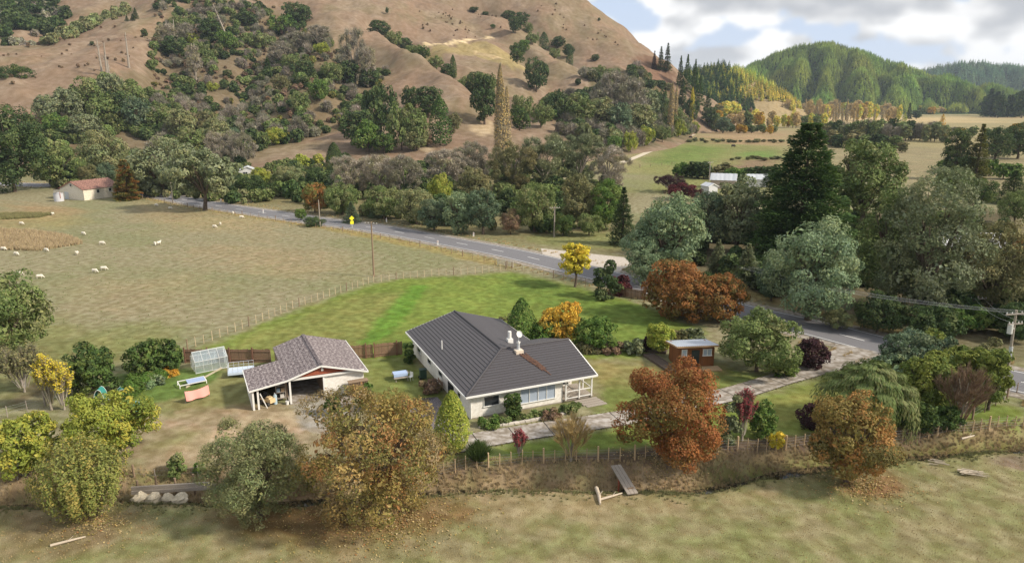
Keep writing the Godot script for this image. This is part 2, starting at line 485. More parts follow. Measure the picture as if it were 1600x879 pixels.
func blob(seed_: int, w: float, h: float, base: float, count: int, n: int, ls: float, pal: Array, flat := 0.85, spread := 1.0, up := 0.25, twigs := 0.0) -> ArrayMesh:
	var L := Leafy.new(seed_)
	var r := L.r
	var lobes := lobes_of(r, w, base, h, count, flat, spread)
	var gap := FastNoiseLite.new()
	gap.seed = seed_
	gap.frequency = 2.6 / maxf(w, 0.5)
	gap.fractal_octaves = 2
	# boughs: small rounded sprays of leaves over the outside of every lobe
	var tufts := []
	var total := 0.0
	for l in lobes:
		var k := int(clampf(60.0 / sqrt(lobes.size()), 7, 22))
		for i in k:
			var d := L.ball()
			if d.y < -0.45 and r.randf() < 0.7:
				d.y = -d.y
			var lr: float = l[1] * r.randf_range(0.26, 0.46)
			var c: Vector3 = l[0] + Vector3(d.x, d.y * flat, d.z) * (l[1] - lr * 0.55) * r.randf_range(0.85, 1.08)
			var deep := false
			for o in lobes:
				if o != l:
					var q: Vector3 = c - o[0]
					q.y /= flat
					if q.length_squared() < o[1] * o[1] * 0.55:
						deep = true
						break
			if deep or gap.get_noise_3dv(c) < -0.30:
				continue
			tufts.append([c, lr, clampf(l[2] + r.randf_range(-0.3, 0.3), 0, 0.999), d])
			total += lr * lr
	for l in lobes:  # sparse inner leaves, larger, that close the crown
		for i in int(n * 0.10 / lobes.size()) + 4:
			var d := L.ball()
			var p: Vector3 = l[0] + Vector3(d.x, d.y * flat, d.z) * l[1] * r.randf_range(0.45, 0.72)
			if p.y > 0.02 and twigs < 0.5:
				L.sprig(p, d, ls * 2.0, hue(pal, l[2], r))
	for t in tufts:
		var lr: float = t[1]
		for i in int(n * 0.9 * lr * lr / total) + 3:
			var d := L.ball()
			if d.dot(t[3]) < -0.3:
				d = -d
			var p: Vector3 = t[0] + Vector3(d.x, d.y * 0.85, d.z) * lr * (r.randf_range(0.80, 1.10) if r.randf() < 0.74 else r.randf_range(0.3, 1.4))
			if p.y < 0.03:
				p.y = r.randf() * 0.25
			if r.randf() < twigs:
				var e := (d + Vector3.UP * 0.7 + L.ball() * 0.5).normalized() * ls
				L.twig(p - e * 1.6, p + e * 1.4, ls * 0.085, hue(pal, t[2], r))
				continue
			L.sprig(p, d + Vector3(t[3]) * 0.5 + Vector3.UP * up, ls, hue(pal, t[2], r))
	return L.mesh()

func limbs(seed_: int, w: float, h: float, base: float, count: int, r0: float, lean := 0.0) -> ArrayMesh:
	var r := RandomNumberGenerator.new()
	r.seed = seed_
	var b := MB.new()
	var p := Vector3(0, -0.3, 0)
	var fork := maxf(base * 0.75, h * 0.18)
	var mid := Vector3(lean * fork * 0.4, fork * 0.5, r.randf_range(-0.1, 0.1) * fork)
	var top := Vector3(lean * fork * 0.5, fork, 0)
	b.tube(p, mid, r0 * 1.2, r0 * 0.95, 7)
	b.tube(mid, top, r0 * 0.95, r0 * 0.8, 7)
	for i in count:
		var t := TAU * (i + r.randf() * 0.6) / count
		var e := Vector3(cos(t) * w * r.randf_range(0.2, 0.36), lerpf(fork, h, r.randf_range(0.45, 0.85)), sin(t) * w * r.randf_range(0.2, 0.36))
		var k := top.lerp(e, 0.5) + Vector3(0, (h - fork) * 0.06, 0)
		b.tube(top, k, r0 * 0.6, r0 * 0.4, 5)
		b.tube(k, e, r0 * 0.4, r0 * 0.12, 5)
		for j in 2:
			var e2 := k.lerp(e, 0.4) + Vector3(r.randf_range(-1, 1) * w * 0.14, r.randf() * (h - fork) * 0.2, r.randf_range(-1, 1) * w * 0.14)
			b.tube(k, e2, r0 * 0.26, r0 * 0.08, 4)
	return b.mesh()

func fir(seed_: int, w: float, h: float, n: int, ls: float, pal: Array, power := 0.85, base := 0.04, droop := 0.18) -> ArrayMesh:
	var L := Leafy.new(seed_)
	var r := L.r
	var whorls := int(clampf(h * 1.5, 9, 24))
	var per := maxi(3, n / (whorls * 8))
	for i in whorls:
		var t := (i + r.randf() * 0.5) / whorls
		var y := lerpf(h * base, h * 0.985, t)
		var reach := w * 0.5 * pow(1.0 - t, power) + w * 0.02
		var arms := 8 if t < 0.7 else 6
		for a in arms:
			var an := TAU * a / arms + i * 0.7 + r.randf() * 0.5
			var l := reach * r.randf_range(0.68, 1.15)
			var d := Vector3(cos(an), 0, sin(an))
			var tone := r.randf()
			for j in int(per * (1.35 - t)) + 2:
				var f := sqrt(r.randf())
				var side := Vector3(-d.z, 0, d.x) * r.randf_range(-1, 1) * l * 0.30 * f
				var p := Vector3(0, y, 0) + d * l * f + side + Vector3.UP * (l * droop * (0.5 - f) + r.randf_range(-1, 1) * h * 0.026)
				L.leaf(p, (d + side.normalized() * 0.5 + L.ball() * 0.35 + Vector3.UP * 0.15).normalized(), (d * 0.5 + Vector3.UP + L.ball() * 0.4).normalized(), ls * 1.7, ls * 0.8, hue(pal, clampf(tone + r.randf_range(-0.2, 0.2), 0, 0.999), r))
	return L.mesh()

func column(seed_: int, w: float, h: float, n: int, ls: float, pal: Array, base := 0.04, twiggy := 0.0) -> ArrayMesh:  # poplar, cypress, clipped cones
	var L := Leafy.new(seed_)
	var r := L.r
	var bumps := []
	for i in 14:
		bumps.append([r.randf(), r.randf() * TAU, r.randf_range(0.72, 1.12), r.randf()])
	for i in n:
		var t := r.randf()
		var an := r.randf() * TAU
		var bump := 0.9
		var tone := 0.5
		for b in bumps:
			if absf(b[0] - t) < 0.11 and absf(angle_difference(b[1], an)) < 0.75:
				bump = b[2]
				tone = b[3]
		var prof: float = pow(sin(PI * pow(lerpf(0.10, 1.0, t), 0.62)), 0.62) if t < 0.985 else 0.12
		var rad := w * 0.5 * prof * bump * (r.randf_range(0.85, 1.05) if r.randf() < 0.75 else r.randf_range(0.3, 0.9))
		var d := Vector3(cos(an), 0.0, sin(an))
		var p := d * rad + Vector3.UP * lerpf(h * base, h, t)
		if r.randf() < twiggy:
			L.twig(p - d * rad * 0.3 - Vector3.UP * ls * 2.5, p + d * ls * 0.25 + Vector3.UP * ls * 2.0, ls * 0.12, hue(P.grey, tone, r))
		else:
			L.sprig(p, d + Vector3.UP * 0.55, ls, hue(pal, clampf(tone + r.randf_range(-0.3, 0.3), 0, 0.999), r))
	return L.mesh()

func bare(seed_: int, w: float, h: float, n: int, tw: float, pal: Array, leaves := 0.0, lpal := [], ls := 0.3) -> ArrayMesh:  # leafless: rods that rise and fan out
	var L := Leafy.new(seed_)
	var r := L.r
	var arms := 16
	var per := n / (arms * 5)
	for a in arms:
		var an := a * 2.4 + r.randf() * 0.5
		var f := sqrt((a + 0.5) / arms)
		var foot := Vector3(cos(an) * w * 0.10 * f, h * 0.12, sin(an) * w * 0.10 * f)
		var tip := Vector3(cos(an) * w * 0.46 * f, h * (1.0 - 0.28 * f * f) * r.randf_range(0.86, 1.0), sin(an) * w * 0.46 * f)
		L.twig(foot, tip, tw * 1.6, hue(pal, 0.3, r))
		for b in 5:
			var s := foot.lerp(tip, 0.3 + 0.13 * b)
			var e := s + (tip - s) * r.randf_range(0.6, 0.95) + L.ball() * w * 0.13
			L.twig(s, e, tw, hue(pal, 0.5, r))
			for k in per:
				var q := s.lerp(e, r.randf_range(0.15, 1.0))
				var out := (q - Vector3(0, h * 0.25, 0)).normalized()
				var e2 := q + (out + L.ball() * 0.75 + Vector3.UP * 0.5) * w * r.randf_range(0.04, 0.11)
				L.twig(q, e2, tw * 0.55, hue(pal, r.randf(), r))
				if r.randf() < leaves:
					L.sprig(e2, out, ls, hue(lpal, r.randf(), r))
	return L.mesh()

func weeper(seed_: int, w: float, h: float, n: int, ls: float, pal: Array) -> ArrayMesh:
	var L := Leafy.new(seed_)
	var r := L.r
	var heads := 26
	for a in heads:
		var f := sqrt((a + 0.5) / heads)
		var an := a * 2.39996
		var top := Vector3(cos(an) * w * 0.36 * f, h * (1.0 - 0.42 * f * f), sin(an) * w * 0.36 * f)
		var out := Vector3(cos(an), 0, sin(an))
		var tone := r.randf()
		var l := minf(h * r.randf_range(0.4, 0.65), top.y - 0.1)
		for k in n / heads:
			var t := r.randf()
			var jig := L.ball()
			var p := top + out * w * 0.15 * sin(t * 1.7) * f + Vector3(jig.x, 0, jig.z) * w * 0.075 + Vector3.UP * (w * 0.05 * sin(t * 3.1) - l * t * t)
			L.leaf(p, (Vector3.DOWN * (0.3 + t) + out * (0.8 - t) + jig * 0.25).normalized(), (out + jig * 0.6 + Vector3.UP * 0.3).normalized(), ls * 1.9, ls * 0.45, hue(pal, clampf(tone + r.randf_range(-0.25, 0.25), 0, 0.999), r))
	return L.mesh()

func upright(seed_: int, w: float, h: float, n: int, ls: float, pal: Array) -> ArrayMesh:  # a bush of many stems that rise from one foot
	var L := Leafy.new(seed_)
	var r := L.r
	var stems := 46
	for a in stems:
		var f := sqrt((a + 0.5) / stems)
		var an := a * 2.39996
		var foot := Vector3(cos(an) * w * 0.14 * f, 0, sin(an) * w * 0.14 * f)
		var tip := Vector3(cos(an) * w * 0.47 * f, h * (1.0 - 0.36 * f * f * f) * r.randf_range(0.88, 1.02), sin(an) * w * 0.47 * f)
		var tone := r.randf()
		L.twig(foot, tip, 0.03, Color(0.17, 0.13, 0.08))
		for k in n / stems:
			var t := pow(r.randf(), 0.6)
			var belly := sin(t * PI) * 0.12
			var p := foot.lerp(tip, t) + Vector3(cos(an), 0, sin(an)) * w * belly * f + L.ball() * w * 0.055
			if p.y < h * 0.12 and r.randf() < 0.7:
				continue
			L.sprig(p, (p - Vector3(0, h * 0.35, 0)).normalized() + Vector3.UP * 0.2, ls, hue(pal, clampf(tone + r.randf_range(-0.3, 0.3), 0, 0.999), r))
	return L.mesh()

func tuft(seed_: int, w: float, h: float, n: int, bw: float, pal: Array) -> ArrayMesh:
	var L := Leafy.new(seed_)
	var r := L.r
	for i in n:
		var an := r.randf() * TAU
		var f := r.randf()
		var foot := Vector3(cos(an), 0, sin(an)) * w * 0.15 * f
		var tip := Vector3(cos(an) * w * 0.5 * f * r.randf_range(0.6, 1.1), h * r.randf_range(0.6, 1.0) * (1.0 - 0.3 * f), sin(an) * w * 0.5 * f)
		L.twig(foot, tip, bw, hue(pal, r.randf(), r))
	return L.mesh()

# the ways a plant can grow, by name: [trunk mesh or null, crown mesh]
func grow(kind: String, pal: Array, s: int, w: float, h: float, n: int, ls: float) -> Array:
	var rad := clampf(0.022 * h + 0.012 * w, 0.04, 0.6)
	match kind:
		"tree": return [limbs(s, w, h, h * 0.30, 7, rad), blob(s, w, h, h * 0.26, 15, n, ls, pal, 0.75, 1.0)]
		"airy": return [limbs(s, w, h, h * 0.34, 9, rad * 0.9, 0.25), blob(s, w, h, h * 0.25, 24, n, ls, pal, 0.5, 1.05)]
		"spread": return [limbs(s, w, h, h * 0.16, 10, rad), blob(s, w, h, h * 0.05, 26, n, ls, pal, 0.62, 1.05)]
		"round": return [limbs(s, w, h, h * 0.10, 6, rad * 0.8), blob(s, w, h, h * 0.03, 15, n, ls, pal, 0.85, 0.98)]
		"haze": return [limbs(s, w, h, h * 0.14, 9, rad * 0.8), blob(s, w, h, h * 0.06, 18, int(n * 1.5), ls, pal, 0.95, 1.0, 0.25, 0.9)]
		"lacy": return [limbs(s, w, h, h * 0.14, 11, rad * 0.8), blob(s, w, h, h * 0.02, 30, int(n * 1.15), ls * 0.85, pal, 0.72, 1.08, 0.25, 0.42)]
		"dome": return [limbs(s, w, h, h * 0.10, 5, rad * 0.7), blob(s, w, h, -h * 0.10, 22, n, ls, pal, 0.9, 0.92)]
		"shrub": return [null, blob(s, w, h, -h * 0.25, 9, n, ls, pal, 0.85, 1.0)]
		"fir": return [fir_trunk(h, rad), fir(s, w, h, n, ls, pal)]
		"spruce": return [fir_trunk(h, rad), fir(s, w, h, int(n * 2.4), ls, pal, 0.5, 0.02, 0.12)]
		"column": return [fir_trunk(h * 0.9, rad * 0.6), column(s, w, h, n, ls, pal)]
		"poplar": return [fir_trunk(h * 0.95, rad * 0.6), column(s, w, h, n, ls, pal, 0.10, 0.45)]
		"bare": return [limbs(s, w, h, h * 0.16, 7, rad * 0.8), bare(s, w, h, n, maxf(ls * 0.17, 0.02), pal)]
		"thinleaf": return [limbs(s, w, h, h * 0.16, 7, rad * 0.7), bare(s, w, h, n, maxf(ls * 0.15, 0.02), P.grey, 0.7, pal, ls)]
		"weep": return [limbs(s, w, h, h * 0.3, 6, rad * 0.8), weeper(s, w, h, n, ls, pal)]
		"upright": return [null, upright(s, w, h, n, ls, pal)]
		"tuft": return [null, tuft(s, w, h, n, ls * 0.25, pal)]
	return [null, null]

func fir_trunk(h: float, rad: float) -> ArrayMesh:
	var b := MB.new()
	b.tube(Vector3(0, -0.3, 0), Vector3(0, h * 0.97, 0), rad, rad * 0.12, 7)
	return b.mesh()

var protos := {}
var plants := 0

# one plant. Near ones are grown for their own size; far ones are copies, stretched, of one of three of their kind
func T_(kind: String, pal: String, x: float, z: float, h: float, w: float, detail: int, called: String, label: String, category: String, group := "") -> Node3D:
	plants += 1
	var dist := Vector2(x, z).length()
	var at := Vector3(x, gy(x, z) - 0.05, z)
	var o: Node3D
	var low := kind in ["shrub", "upright", "tuft"]
	if detail == 0:
		var ls := clampf(dist * 0.0030, 0.13, 0.6) * (0.8 if kind == "thinleaf" else 1.0)
		var area := PI * w * (h + w * 0.3)
		ls = maxf(ls, sqrt(area * 2.1 / 28000.0))
		var n := int(clampf(area / (ls * ls) * 2.1, 300, 28000))
		var g := grow(kind, P[pal], plants * 7 + 1, w, h, n, ls)
		o = thing(called, label, category, at, 0.0, group)
		dress(o, g, low, kind in ["bare", "haze", "thinleaf"])
		return o
	var key := "%s %s %d %d" % [kind, pal, detail, plants % (3 if detail == 1 else 2)]
	if not protos.has(key):
		var nh := 12.0
		var nw := 12.0 * clampf(w / h, 0.2, 1.6)
		var n := 8000 if detail == 1 else (1900 if detail == 2 else 320)
		var ls: float = [0.0, 0.36, 0.66, 1.35][detail] * clampf(pow(nw / 12.0, 0.5), 0.5, 1.2)
		protos[key] = [grow(kind, P[pal], plants * 7 + 1, nw, nh, n, ls), nw, nh]
	var pr: Array = protos[key]
	if pr.size() == 3:
		o = thing(called, label, category, at, 0.0, group)
		dress(o, pr[0], low, kind in ["bare", "haze"])
		pr.append(o)
	else:
		o = pr[3].duplicate()
		o.name = called
		add_child(o, true)
		o.position = at
		o.remove_meta("group")
		tag(o, label, category, group)
	o.rotation.y = fmod(plants * 2.39996, TAU)
	o.scale = Vector3(w / pr[1], h / pr[2], w / pr[1])
	return o

func dress(o: Node3D, g: Array, low: bool, pale := false) -> void:
	if g[0]:
		obj("trunk", g[0], M.pale_bark if pale else M.bark, o)
	var c := obj("foliage" if low else "crown", g[1], M.leaf, o)
	c.set_meta("kind", "stuff")

# ---------------------------------------------------------------- the scene
func _ready() -> void:
	# camera
	var cam := Camera3D.new()
	cam.name = "camera"
	cam.fov = 43.20
	cam.position = Vector3(0, 29, 0)
	cam.rotation_degrees = Vector3(-14.3758, 0, 0)
	cam.near = 0.5
	cam.far = 9000
	add_child(cam)
	# sky and exposure
	var env := Environment.new()
	env.background_mode = Environment.BG_SKY
	env.tonemap_mode = Environment.TONE_MAPPER_LINEAR
	env.tonemap_exposure = 1.52
	env.background_energy_multiplier = 1.0
	env.sdfgi_enabled = true
	env.ssao_enabled = true
	env.ssil_enabled = true
	env.fog_enabled = true
	env.fog_density = 0.00007
	env.fog_light_color = Color(0.80, 0.86, 0.92)
	var sky := Sky.new()
	var pan := PanoramaSkyMaterial.new()
	pan.panorama = sky_picture()
	sky.sky_material = pan
	env.sky = sky
	var we := WorldEnvironment.new()
	we.name = "world"
	we.environment = env
	add_child(we)
	# a soft sun behind thin cloud, from the east side of the picture
	var sun := DirectionalLight3D.new()
	sun.name = "sun"
	sun.light_energy = 1.15
	sun.light_color = Color(1.0, 0.955, 0.89)
	sun.light_angular_distance = 6.0
	sun.shadow_enabled = true
	add_child(sun)
	sun.look_at_from_position(Vector3(0.80, 0.62, 0.22) * 100.0, Vector3.ZERO)

	nz.seed = 5
	nz.frequency = 0.06
	nz.fractal_octaves = 3
	nz2.seed = 9
	nz2.frequency = 0.06
	nz2.fractal_octaves = 4
	materials()
	solve_hill()
	creases()
	build_ground()
	build_hill()
	build_far_hills()
	build_road()
	build_house()
	build_carport()
	build_garden_things()
	build_fences()
	build_far_buildings()
	build_poles()
	build_animals()
	plant_near()
	plant_middle()
	plant_hill()
	plant_far()
	small_growth()

func sky_picture() -> ImageTexture:
	var w := 1536
	var h := 768
	var im := Image.create(w, h, false, Image.FORMAT_RGBF)
	var a := FastNoiseLite.new()
	a.seed = 12
	a.frequency = 0.8
	a.fractal_octaves = 6
	var b := FastNoiseLite.new()
	b.seed = 31
	b.frequency = 1.5
	b.fractal_octaves = 5
	for j in h:
		var el := (0.5 - (j + 0.5) / h) * PI
		var y := sin(el)
		if y < -0.03:
			im.fill_rect(Rect2i(0, j, w, h - j), Color(0.16, 0.15, 0.11))
			break
		var q := cos(el)
		var yy := maxf(y, 0.0)
		var clear := Color(0.60, 0.70, 0.86).lerp(Color(0.33, 0.47, 0.72), clampf(yy * 1.6, 0, 1))
		for i in w:
			var az := ((i + 0.5) / w - 0.5) * TAU
			var k := 1.0 / (yy + 0.38)
			var p := Vector3(sin(az) * q * k * 3.4, yy * 5.0, -cos(az) * q * k * 3.4)
			var n := a.get_noise_3dv(p * 1.25)
			var m := b.get_noise_3dv(p * Vector3(0.7, 1.0, 0.7) + Vector3(7, 1, 3))
			var cover := smoothstep(-0.16, -0.03, n + 0.11 + m * 0.12)
			var shade := clampf(0.84 - n * 0.45 + m * 1.15, 0.44, 1.0)
			var cloud := Color(0.76, 0.755, 0.75) * shade
			cloud = cloud.lerp(Color(0.40, 0.43, 0.49), (1.0 - shade) * 0.8)
			var c := (clear * 0.74).lerp(cloud, cover)
			c = c.lerp(Color(0.66, 0.66, 0.67), 0.45 * exp(-yy * 18.0))
			im.set_pixel(i, j, c)
	return ImageTexture.create_from_image(im)

# ---------------------------------------------------------------- ground
var ZONES := []

func zone(color: Color, pts: Array, soft := 0.8, mix := 1.0) -> void:
	var q := PackedVector2Array(pts)
	var lo := q[0]
	var hi := q[0]
	for p in q:
		lo = lo.min(p)
		hi = hi.max(p)
	ZONES.append([color * 1.05, q, soft, mix, Rect2(lo - Vector2.ONE * soft * 3.0, hi - lo + Vector2.ONE * soft * 6.0)])

func zones() -> void:
	# dry paddock with pinkish worn ground, then the farther fields
	zone(Color(0.32, 0.235, 0.13), [Vector2(-217.73, -304.43), Vector2(-152.55, -211.07), Vector2(-116.33, -188.59), Vector2(-116.6, -173.12), Vector2(-122.82, -168.49)], 6.0, 0.8)
	zone(Color(0.28, 0.245, 0.115), [Vector2(-136.86, -188.59), Vector2(-111.66, -178), Vector2(-101.82, -166.7), Vector2(-115.7, -158.29)], 4.0, 0.7)
	zone(Color(0.33, 0.27, 0.155), [Vector2(-117.4, -216.78), Vector2(-58.3, -173.12), Vector2(-52.42, -150.65), Vector2(-87.51, -168.49)], 6.0, 0.7)
	zone(Color(0.34, 0.27, 0.16), [Vector2(-61.18, -141.72), Vector2(-29.33, -132.59), Vector2(-32.66, -117.31), Vector2(-56.49, -122.02)], 7.0, 0.55)
	zone(Color(0.31, 0.26, 0.155), [Vector2(-74.58, -112.93), Vector2(-51.17, -117.31), Vector2(-46.47, -94.97), Vector2(-62.64, -98.12)], 6.0, 0.5)
	zone(Color(0.20, 0.215, 0.08), [Vector2(-64.21, -92), Vector2(-42.41, -87.86), Vector2(-40.68, -80.53), Vector2(-46.89, -75.23), Vector2(-48.69, -67.96), Vector2(-50.62, -63.3), Vector2(-67.26, -86.55)], 3.0, 0.75)
	zone(Color(0.31, 0.26, 0.10), [Vector2(-114.47, -216.78), Vector2(-80.4, -188.59), Vector2(-44.46, -162.39), Vector2(-20.83, -141.72), Vector2(0, -121.05), Vector2(0, -126.05), Vector2(-21.67, -147.79), Vector2(-46.29, -169.4), Vector2(-84.76, -199.22), Vector2(-119.95, -227.53)], 1.2, 0.8)
	# verge beyond the road, and rough ground under the trees behind it
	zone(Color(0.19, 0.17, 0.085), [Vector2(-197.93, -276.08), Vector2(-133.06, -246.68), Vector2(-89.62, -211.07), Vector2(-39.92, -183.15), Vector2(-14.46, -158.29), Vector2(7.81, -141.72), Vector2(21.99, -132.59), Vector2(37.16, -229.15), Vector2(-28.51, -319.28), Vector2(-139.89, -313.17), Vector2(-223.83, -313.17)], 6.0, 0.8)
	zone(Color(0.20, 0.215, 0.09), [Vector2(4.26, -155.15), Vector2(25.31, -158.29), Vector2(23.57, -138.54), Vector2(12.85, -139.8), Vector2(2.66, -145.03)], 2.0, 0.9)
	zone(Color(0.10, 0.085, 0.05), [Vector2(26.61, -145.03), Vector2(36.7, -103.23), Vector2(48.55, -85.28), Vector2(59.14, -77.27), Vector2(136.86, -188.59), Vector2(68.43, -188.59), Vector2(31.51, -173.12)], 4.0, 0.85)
	zone(Color(0.27, 0.225, 0.10), [Vector2(35.48, -103.95), Vector2(40.04, -96.84), Vector2(45.08, -90.02), Vector2(49.76, -84.54), Vector2(50.85, -86.55), Vector2(46.53, -93.17), Vector2(41.42, -100.44), Vector2(37.3, -108.07)], 0.8, 0.9)
	# valley floor in the distance
	zone(Color(0.21, 0.225, 0.085), [Vector2(53.89, -335.61), Vector2(141.94, -584.03), Vector2(187.67, -504.58), Vector2(88.78, -229.15), Vector2(37.16, -229.15)], 14.0, 0.9)
	zone(Color(0.145, 0.215, 0.055), [Vector2(67.9, -346.22), Vector2(109.63, -475.73), Vector2(132.19, -438.08), Vector2(94.54, -353.67), Vector2(69.95, -313.17)], 8.0, 0.8)
	zone(Color(0.15, 0.235, 0.065), [Vector2(126.24, -405.88), Vector2(157.27, -426.8), Vector2(138.17, -369.54), Vector2(117.15, -365.44)], 6.0, 0.9)
	zone(Color(0.24, 0.17, 0.115), [Vector2(110.3, -353.67), Vector2(133.76, -357.51), Vector2(115.9, -307.29), Vector2(93.38, -307.29)], 6.0, 0.9)
	zone(Color(0.35, 0.25, 0.15), [Vector2(170.23, -665.21), Vector2(268.19, -707.25), Vector2(178.39, -462.49), Vector2(134.5, -489.74)], 14.0, 0.8)
	zone(Color(0.27, 0.24, 0.145), [Vector2(186.62, -438.08), Vector2(256.61, -482.63), Vector2(272.16, -382.39), Vector2(154.52, -213.89), Vector2(137.49, -246.68), Vector2(137.1, -313.17)], 12.0, 0.95)
	zone(Color(0.52, 0.41, 0.23), [Vector2(219.05, -829.27), Vector2(684.28, -972.7), Vector2(887.03, -1263.11), Vector2(320.76, -1217.73)], 40.0, 0.8)  # sunlit band below the forest, painted as paler ground
	# the house block
	zone(Color(0.165, 0.225, 0.048), [Vector2(-37.9, -79.41), Vector2(-31.11, -95.89), Vector2(-22.56, -111.68), Vector2(-17.17, -115.52), Vector2(-4.39, -118.23), Vector2(0, -119.62), Vector2(10.22, -109.65), Vector2(18.71, -99.77), Vector2(22.56, -92), Vector2(25.43, -86.55), Vector2(14.78, -77.27), Vector2(5.88, -76.85), Vector2(-11.77, -76.85), Vector2(-27.61, -75.83), Vector2(-34, -77.27)], 0.9, 0.95)
	zone(Color(0.235, 0.23, 0.085), [Vector2(-36.08, -80.53), Vector2(-30.29, -93.17), Vector2(-21.65, -106.92), Vector2(-15.97, -106.92), Vector2(-17.36, -92), Vector2(-18.66, -81.67), Vector2(-27.35, -77.27)], 2.5, 0.55)
	zone(Color(0.10, 0.24, 0.03), [Vector2(-16.46, -110.45), Vector2(-13.58, -110.45), Vector2(-14.3, -94.97), Vector2(-16.05, -84.54), Vector2(-18.66, -81.67), Vector2(-18.39, -90.58), Vector2(-17.31, -99.77)], 0.6, 0.65)
	zone(Color(0.12, 0.185, 0.04), [Vector2(0, -118.23), Vector2(10.15, -108.85), Vector2(18.59, -99.1), Vector2(22.43, -91.43), Vector2(15.55, -81.67), Vector2(11.28, -92), Vector2(4.61, -98.12), Vector2(-4.06, -108.85)], 3.0, 0.7)
	zone(Color(0.165, 0.20, 0.06), [Vector2(-17.8, -76.85), Vector2(-11.89, -77.69), Vector2(-3.85, -60.5), Vector2(-8.98, -61.18), Vector2(-14.64, -67.14)], 0.7, 0.95)
	zone(Color(0.235, 0.215, 0.085), [Vector2(5.15, -76.85), Vector2(14.57, -76.03), Vector2(24.77, -76.03), Vector2(22.85, -68.46), Vector2(17.65, -64.79), Vector2(9.58, -61.18), Vector2(8.95, -71.43)], 1.0, 0.95)
	zone(Color(0.16, 0.21, 0.055), [Vector2(8.83, -70.36), Vector2(15.79, -67.96), Vector2(24.24, -74.24), Vector2(28.22, -71.43), Vector2(22.6, -67.63), Vector2(12.35, -63.3), Vector2(8.47, -61.87)], 1.2, 0.8)
	zone(Color(0.165, 0.225, 0.05), [Vector2(-5.84, -53.33), Vector2(-3.02, -55.51), Vector2(9.34, -59.44), Vector2(22.15, -65.09), Vector2(35.59, -72.53), Vector2(41.71, -69.66), Vector2(49.38, -63.3), Vector2(47.62, -60.68), Vector2(34.52, -58.37), Vector2(16.63, -56.09), Vector2(8.71, -54.94), Vector2(1.6, -53.68)], 0.8, 0.95)
	zone(Color(0.225, 0.225, 0.075), [Vector2(21.97, -64.48), Vector2(35.26, -71.79), Vector2(37.5, -67.96), Vector2(29.03, -61.87), Vector2(21.67, -57.91)], 1.0, 0.7)
	zone(Color(0.105, 0.075, 0.06), [Vector2(-5.81, -53.04), Vector2(1.6, -53.81), Vector2(8.72, -55.05), Vector2(16.79, -56.69), Vector2(28.84, -58.66), Vector2(45.5, -61.18), Vector2(37.45, -58.36), Vector2(22.07, -55.68), Vector2(10.11, -53.49), Vector2(1.59, -53.1), Vector2(-5.26, -52.59)], 0.5, 0.9)
	zone(Color(0.20, 0.20, 0.085), [Vector2(-39.36, -69.66), Vector2(-34.81, -72.35), Vector2(-30.31, -77.27), Vector2(-24.69, -63.3), Vector2(-27.86, -60.5), Vector2(-34.47, -61.87)], 0.8, 0.95)
	zone(Color(0.10, 0.17, 0.04), [Vector2(-43.17, -72.35), Vector2(-36.35, -74.24), Vector2(-31.7, -73.28), Vector2(-32.83, -66.34), Vector2(-38.27, -63.3)], 0.6, 0.85)
	zone(Color(0.34, 0.265, 0.18), [Vector2(-33.79, -60.5), Vector2(-25.1, -64.48), Vector2(-20.37, -63.3), Vector2(-16.6, -60.5), Vector2(-16.96, -53.28), Vector2(-23.68, -51.49), Vector2(-30.27, -51.19), Vector2(-32.41, -55.51)], 1.6, 0.8)
	zone(Color(0.22, 0.225, 0.09), [Vector2(-32.46, -56.69), Vector2(-29.18, -59.44), Vector2(-27.22, -58.92), Vector2(-28.01, -55.51), Vector2(-30.47, -53.83)], 1.4, 0.6)
	zone(Color(0.22, 0.21, 0.09), [Vector2(-25.13, -53.83), Vector2(-20.7, -56.69), Vector2(-18.13, -55.51), Vector2(-20.83, -52.23)], 1.4, 0.5)
	zone(Color(0.46, 0.37, 0.25), [Vector2(-27.98, -56.69), Vector2(-25.05, -62.58), Vector2(-20.45, -63.59), Vector2(-18.14, -61.87), Vector2(-20.14, -56.69), Vector2(-25.27, -55.51)], 0.9, 0.6)
	zone(Color(0.36, 0.34, 0.31), [Vector2(-21.46, -64.48), Vector2(-16.49, -66.66), Vector2(-14.81, -63.3), Vector2(-15.97, -57.91), Vector2(-19.18, -59.18)], 0.3, 0.9)
	zone(Color(0.17, 0.185, 0.06), [Vector2(-29.06, -51.99), Vector2(-23.81, -51.85), Vector2(-24.03, -50.97), Vector2(-30.48, -51.07)], 0.4, 0.6)
	zone(Color(0.15, 0.115, 0.085), [Vector2(-49.38, -63.3), Vector2(-46.06, -67.96), Vector2(-49.53, -77.27), Vector2(-50.93, -71.43), Vector2(-50.21, -64.48)], 0.8, 0.6)
	zone(Color(0.21, 0.165, 0.125), [Vector2(40.45, -54.35), Vector2(42.38, -55.46), Vector2(46.57, -55.92), Vector2(44.02, -52.44), Vector2(41.91, -53.17)], 0.5, 0.85)
	# leaf fall and worn ground in the near field
	zone(Color(0.23, 0.135, 0.06), [Vector2(-22.34, -46.86), Vector2(-16.75, -50.43), Vector2(-3.92, -48.6), Vector2(-1.9, -46.86), Vector2(-6.22, -43.3), Vector2(-13.82, -41.87), Vector2(-19.08, -44.44)], 1.5, 0.75)
	zone(Color(0.25, 0.14, 0.07), [Vector2(26.37, -51.63), Vector2(31.45, -52.96), Vector2(31.16, -49.98), Vector2(27.74, -48.15), Vector2(25.71, -49.05)], 0.9, 0.75)
	zone(Color(0.33, 0.26, 0.16), [Vector2(-5.14, -50.99), Vector2(6.72, -51.36), Vector2(13.74, -48.6), Vector2(23.19, -51.43), Vector2(23.01, -49.7), Vector2(12.36, -46.86), Vector2(-0.93, -45.86)], 1.3, 0.6)
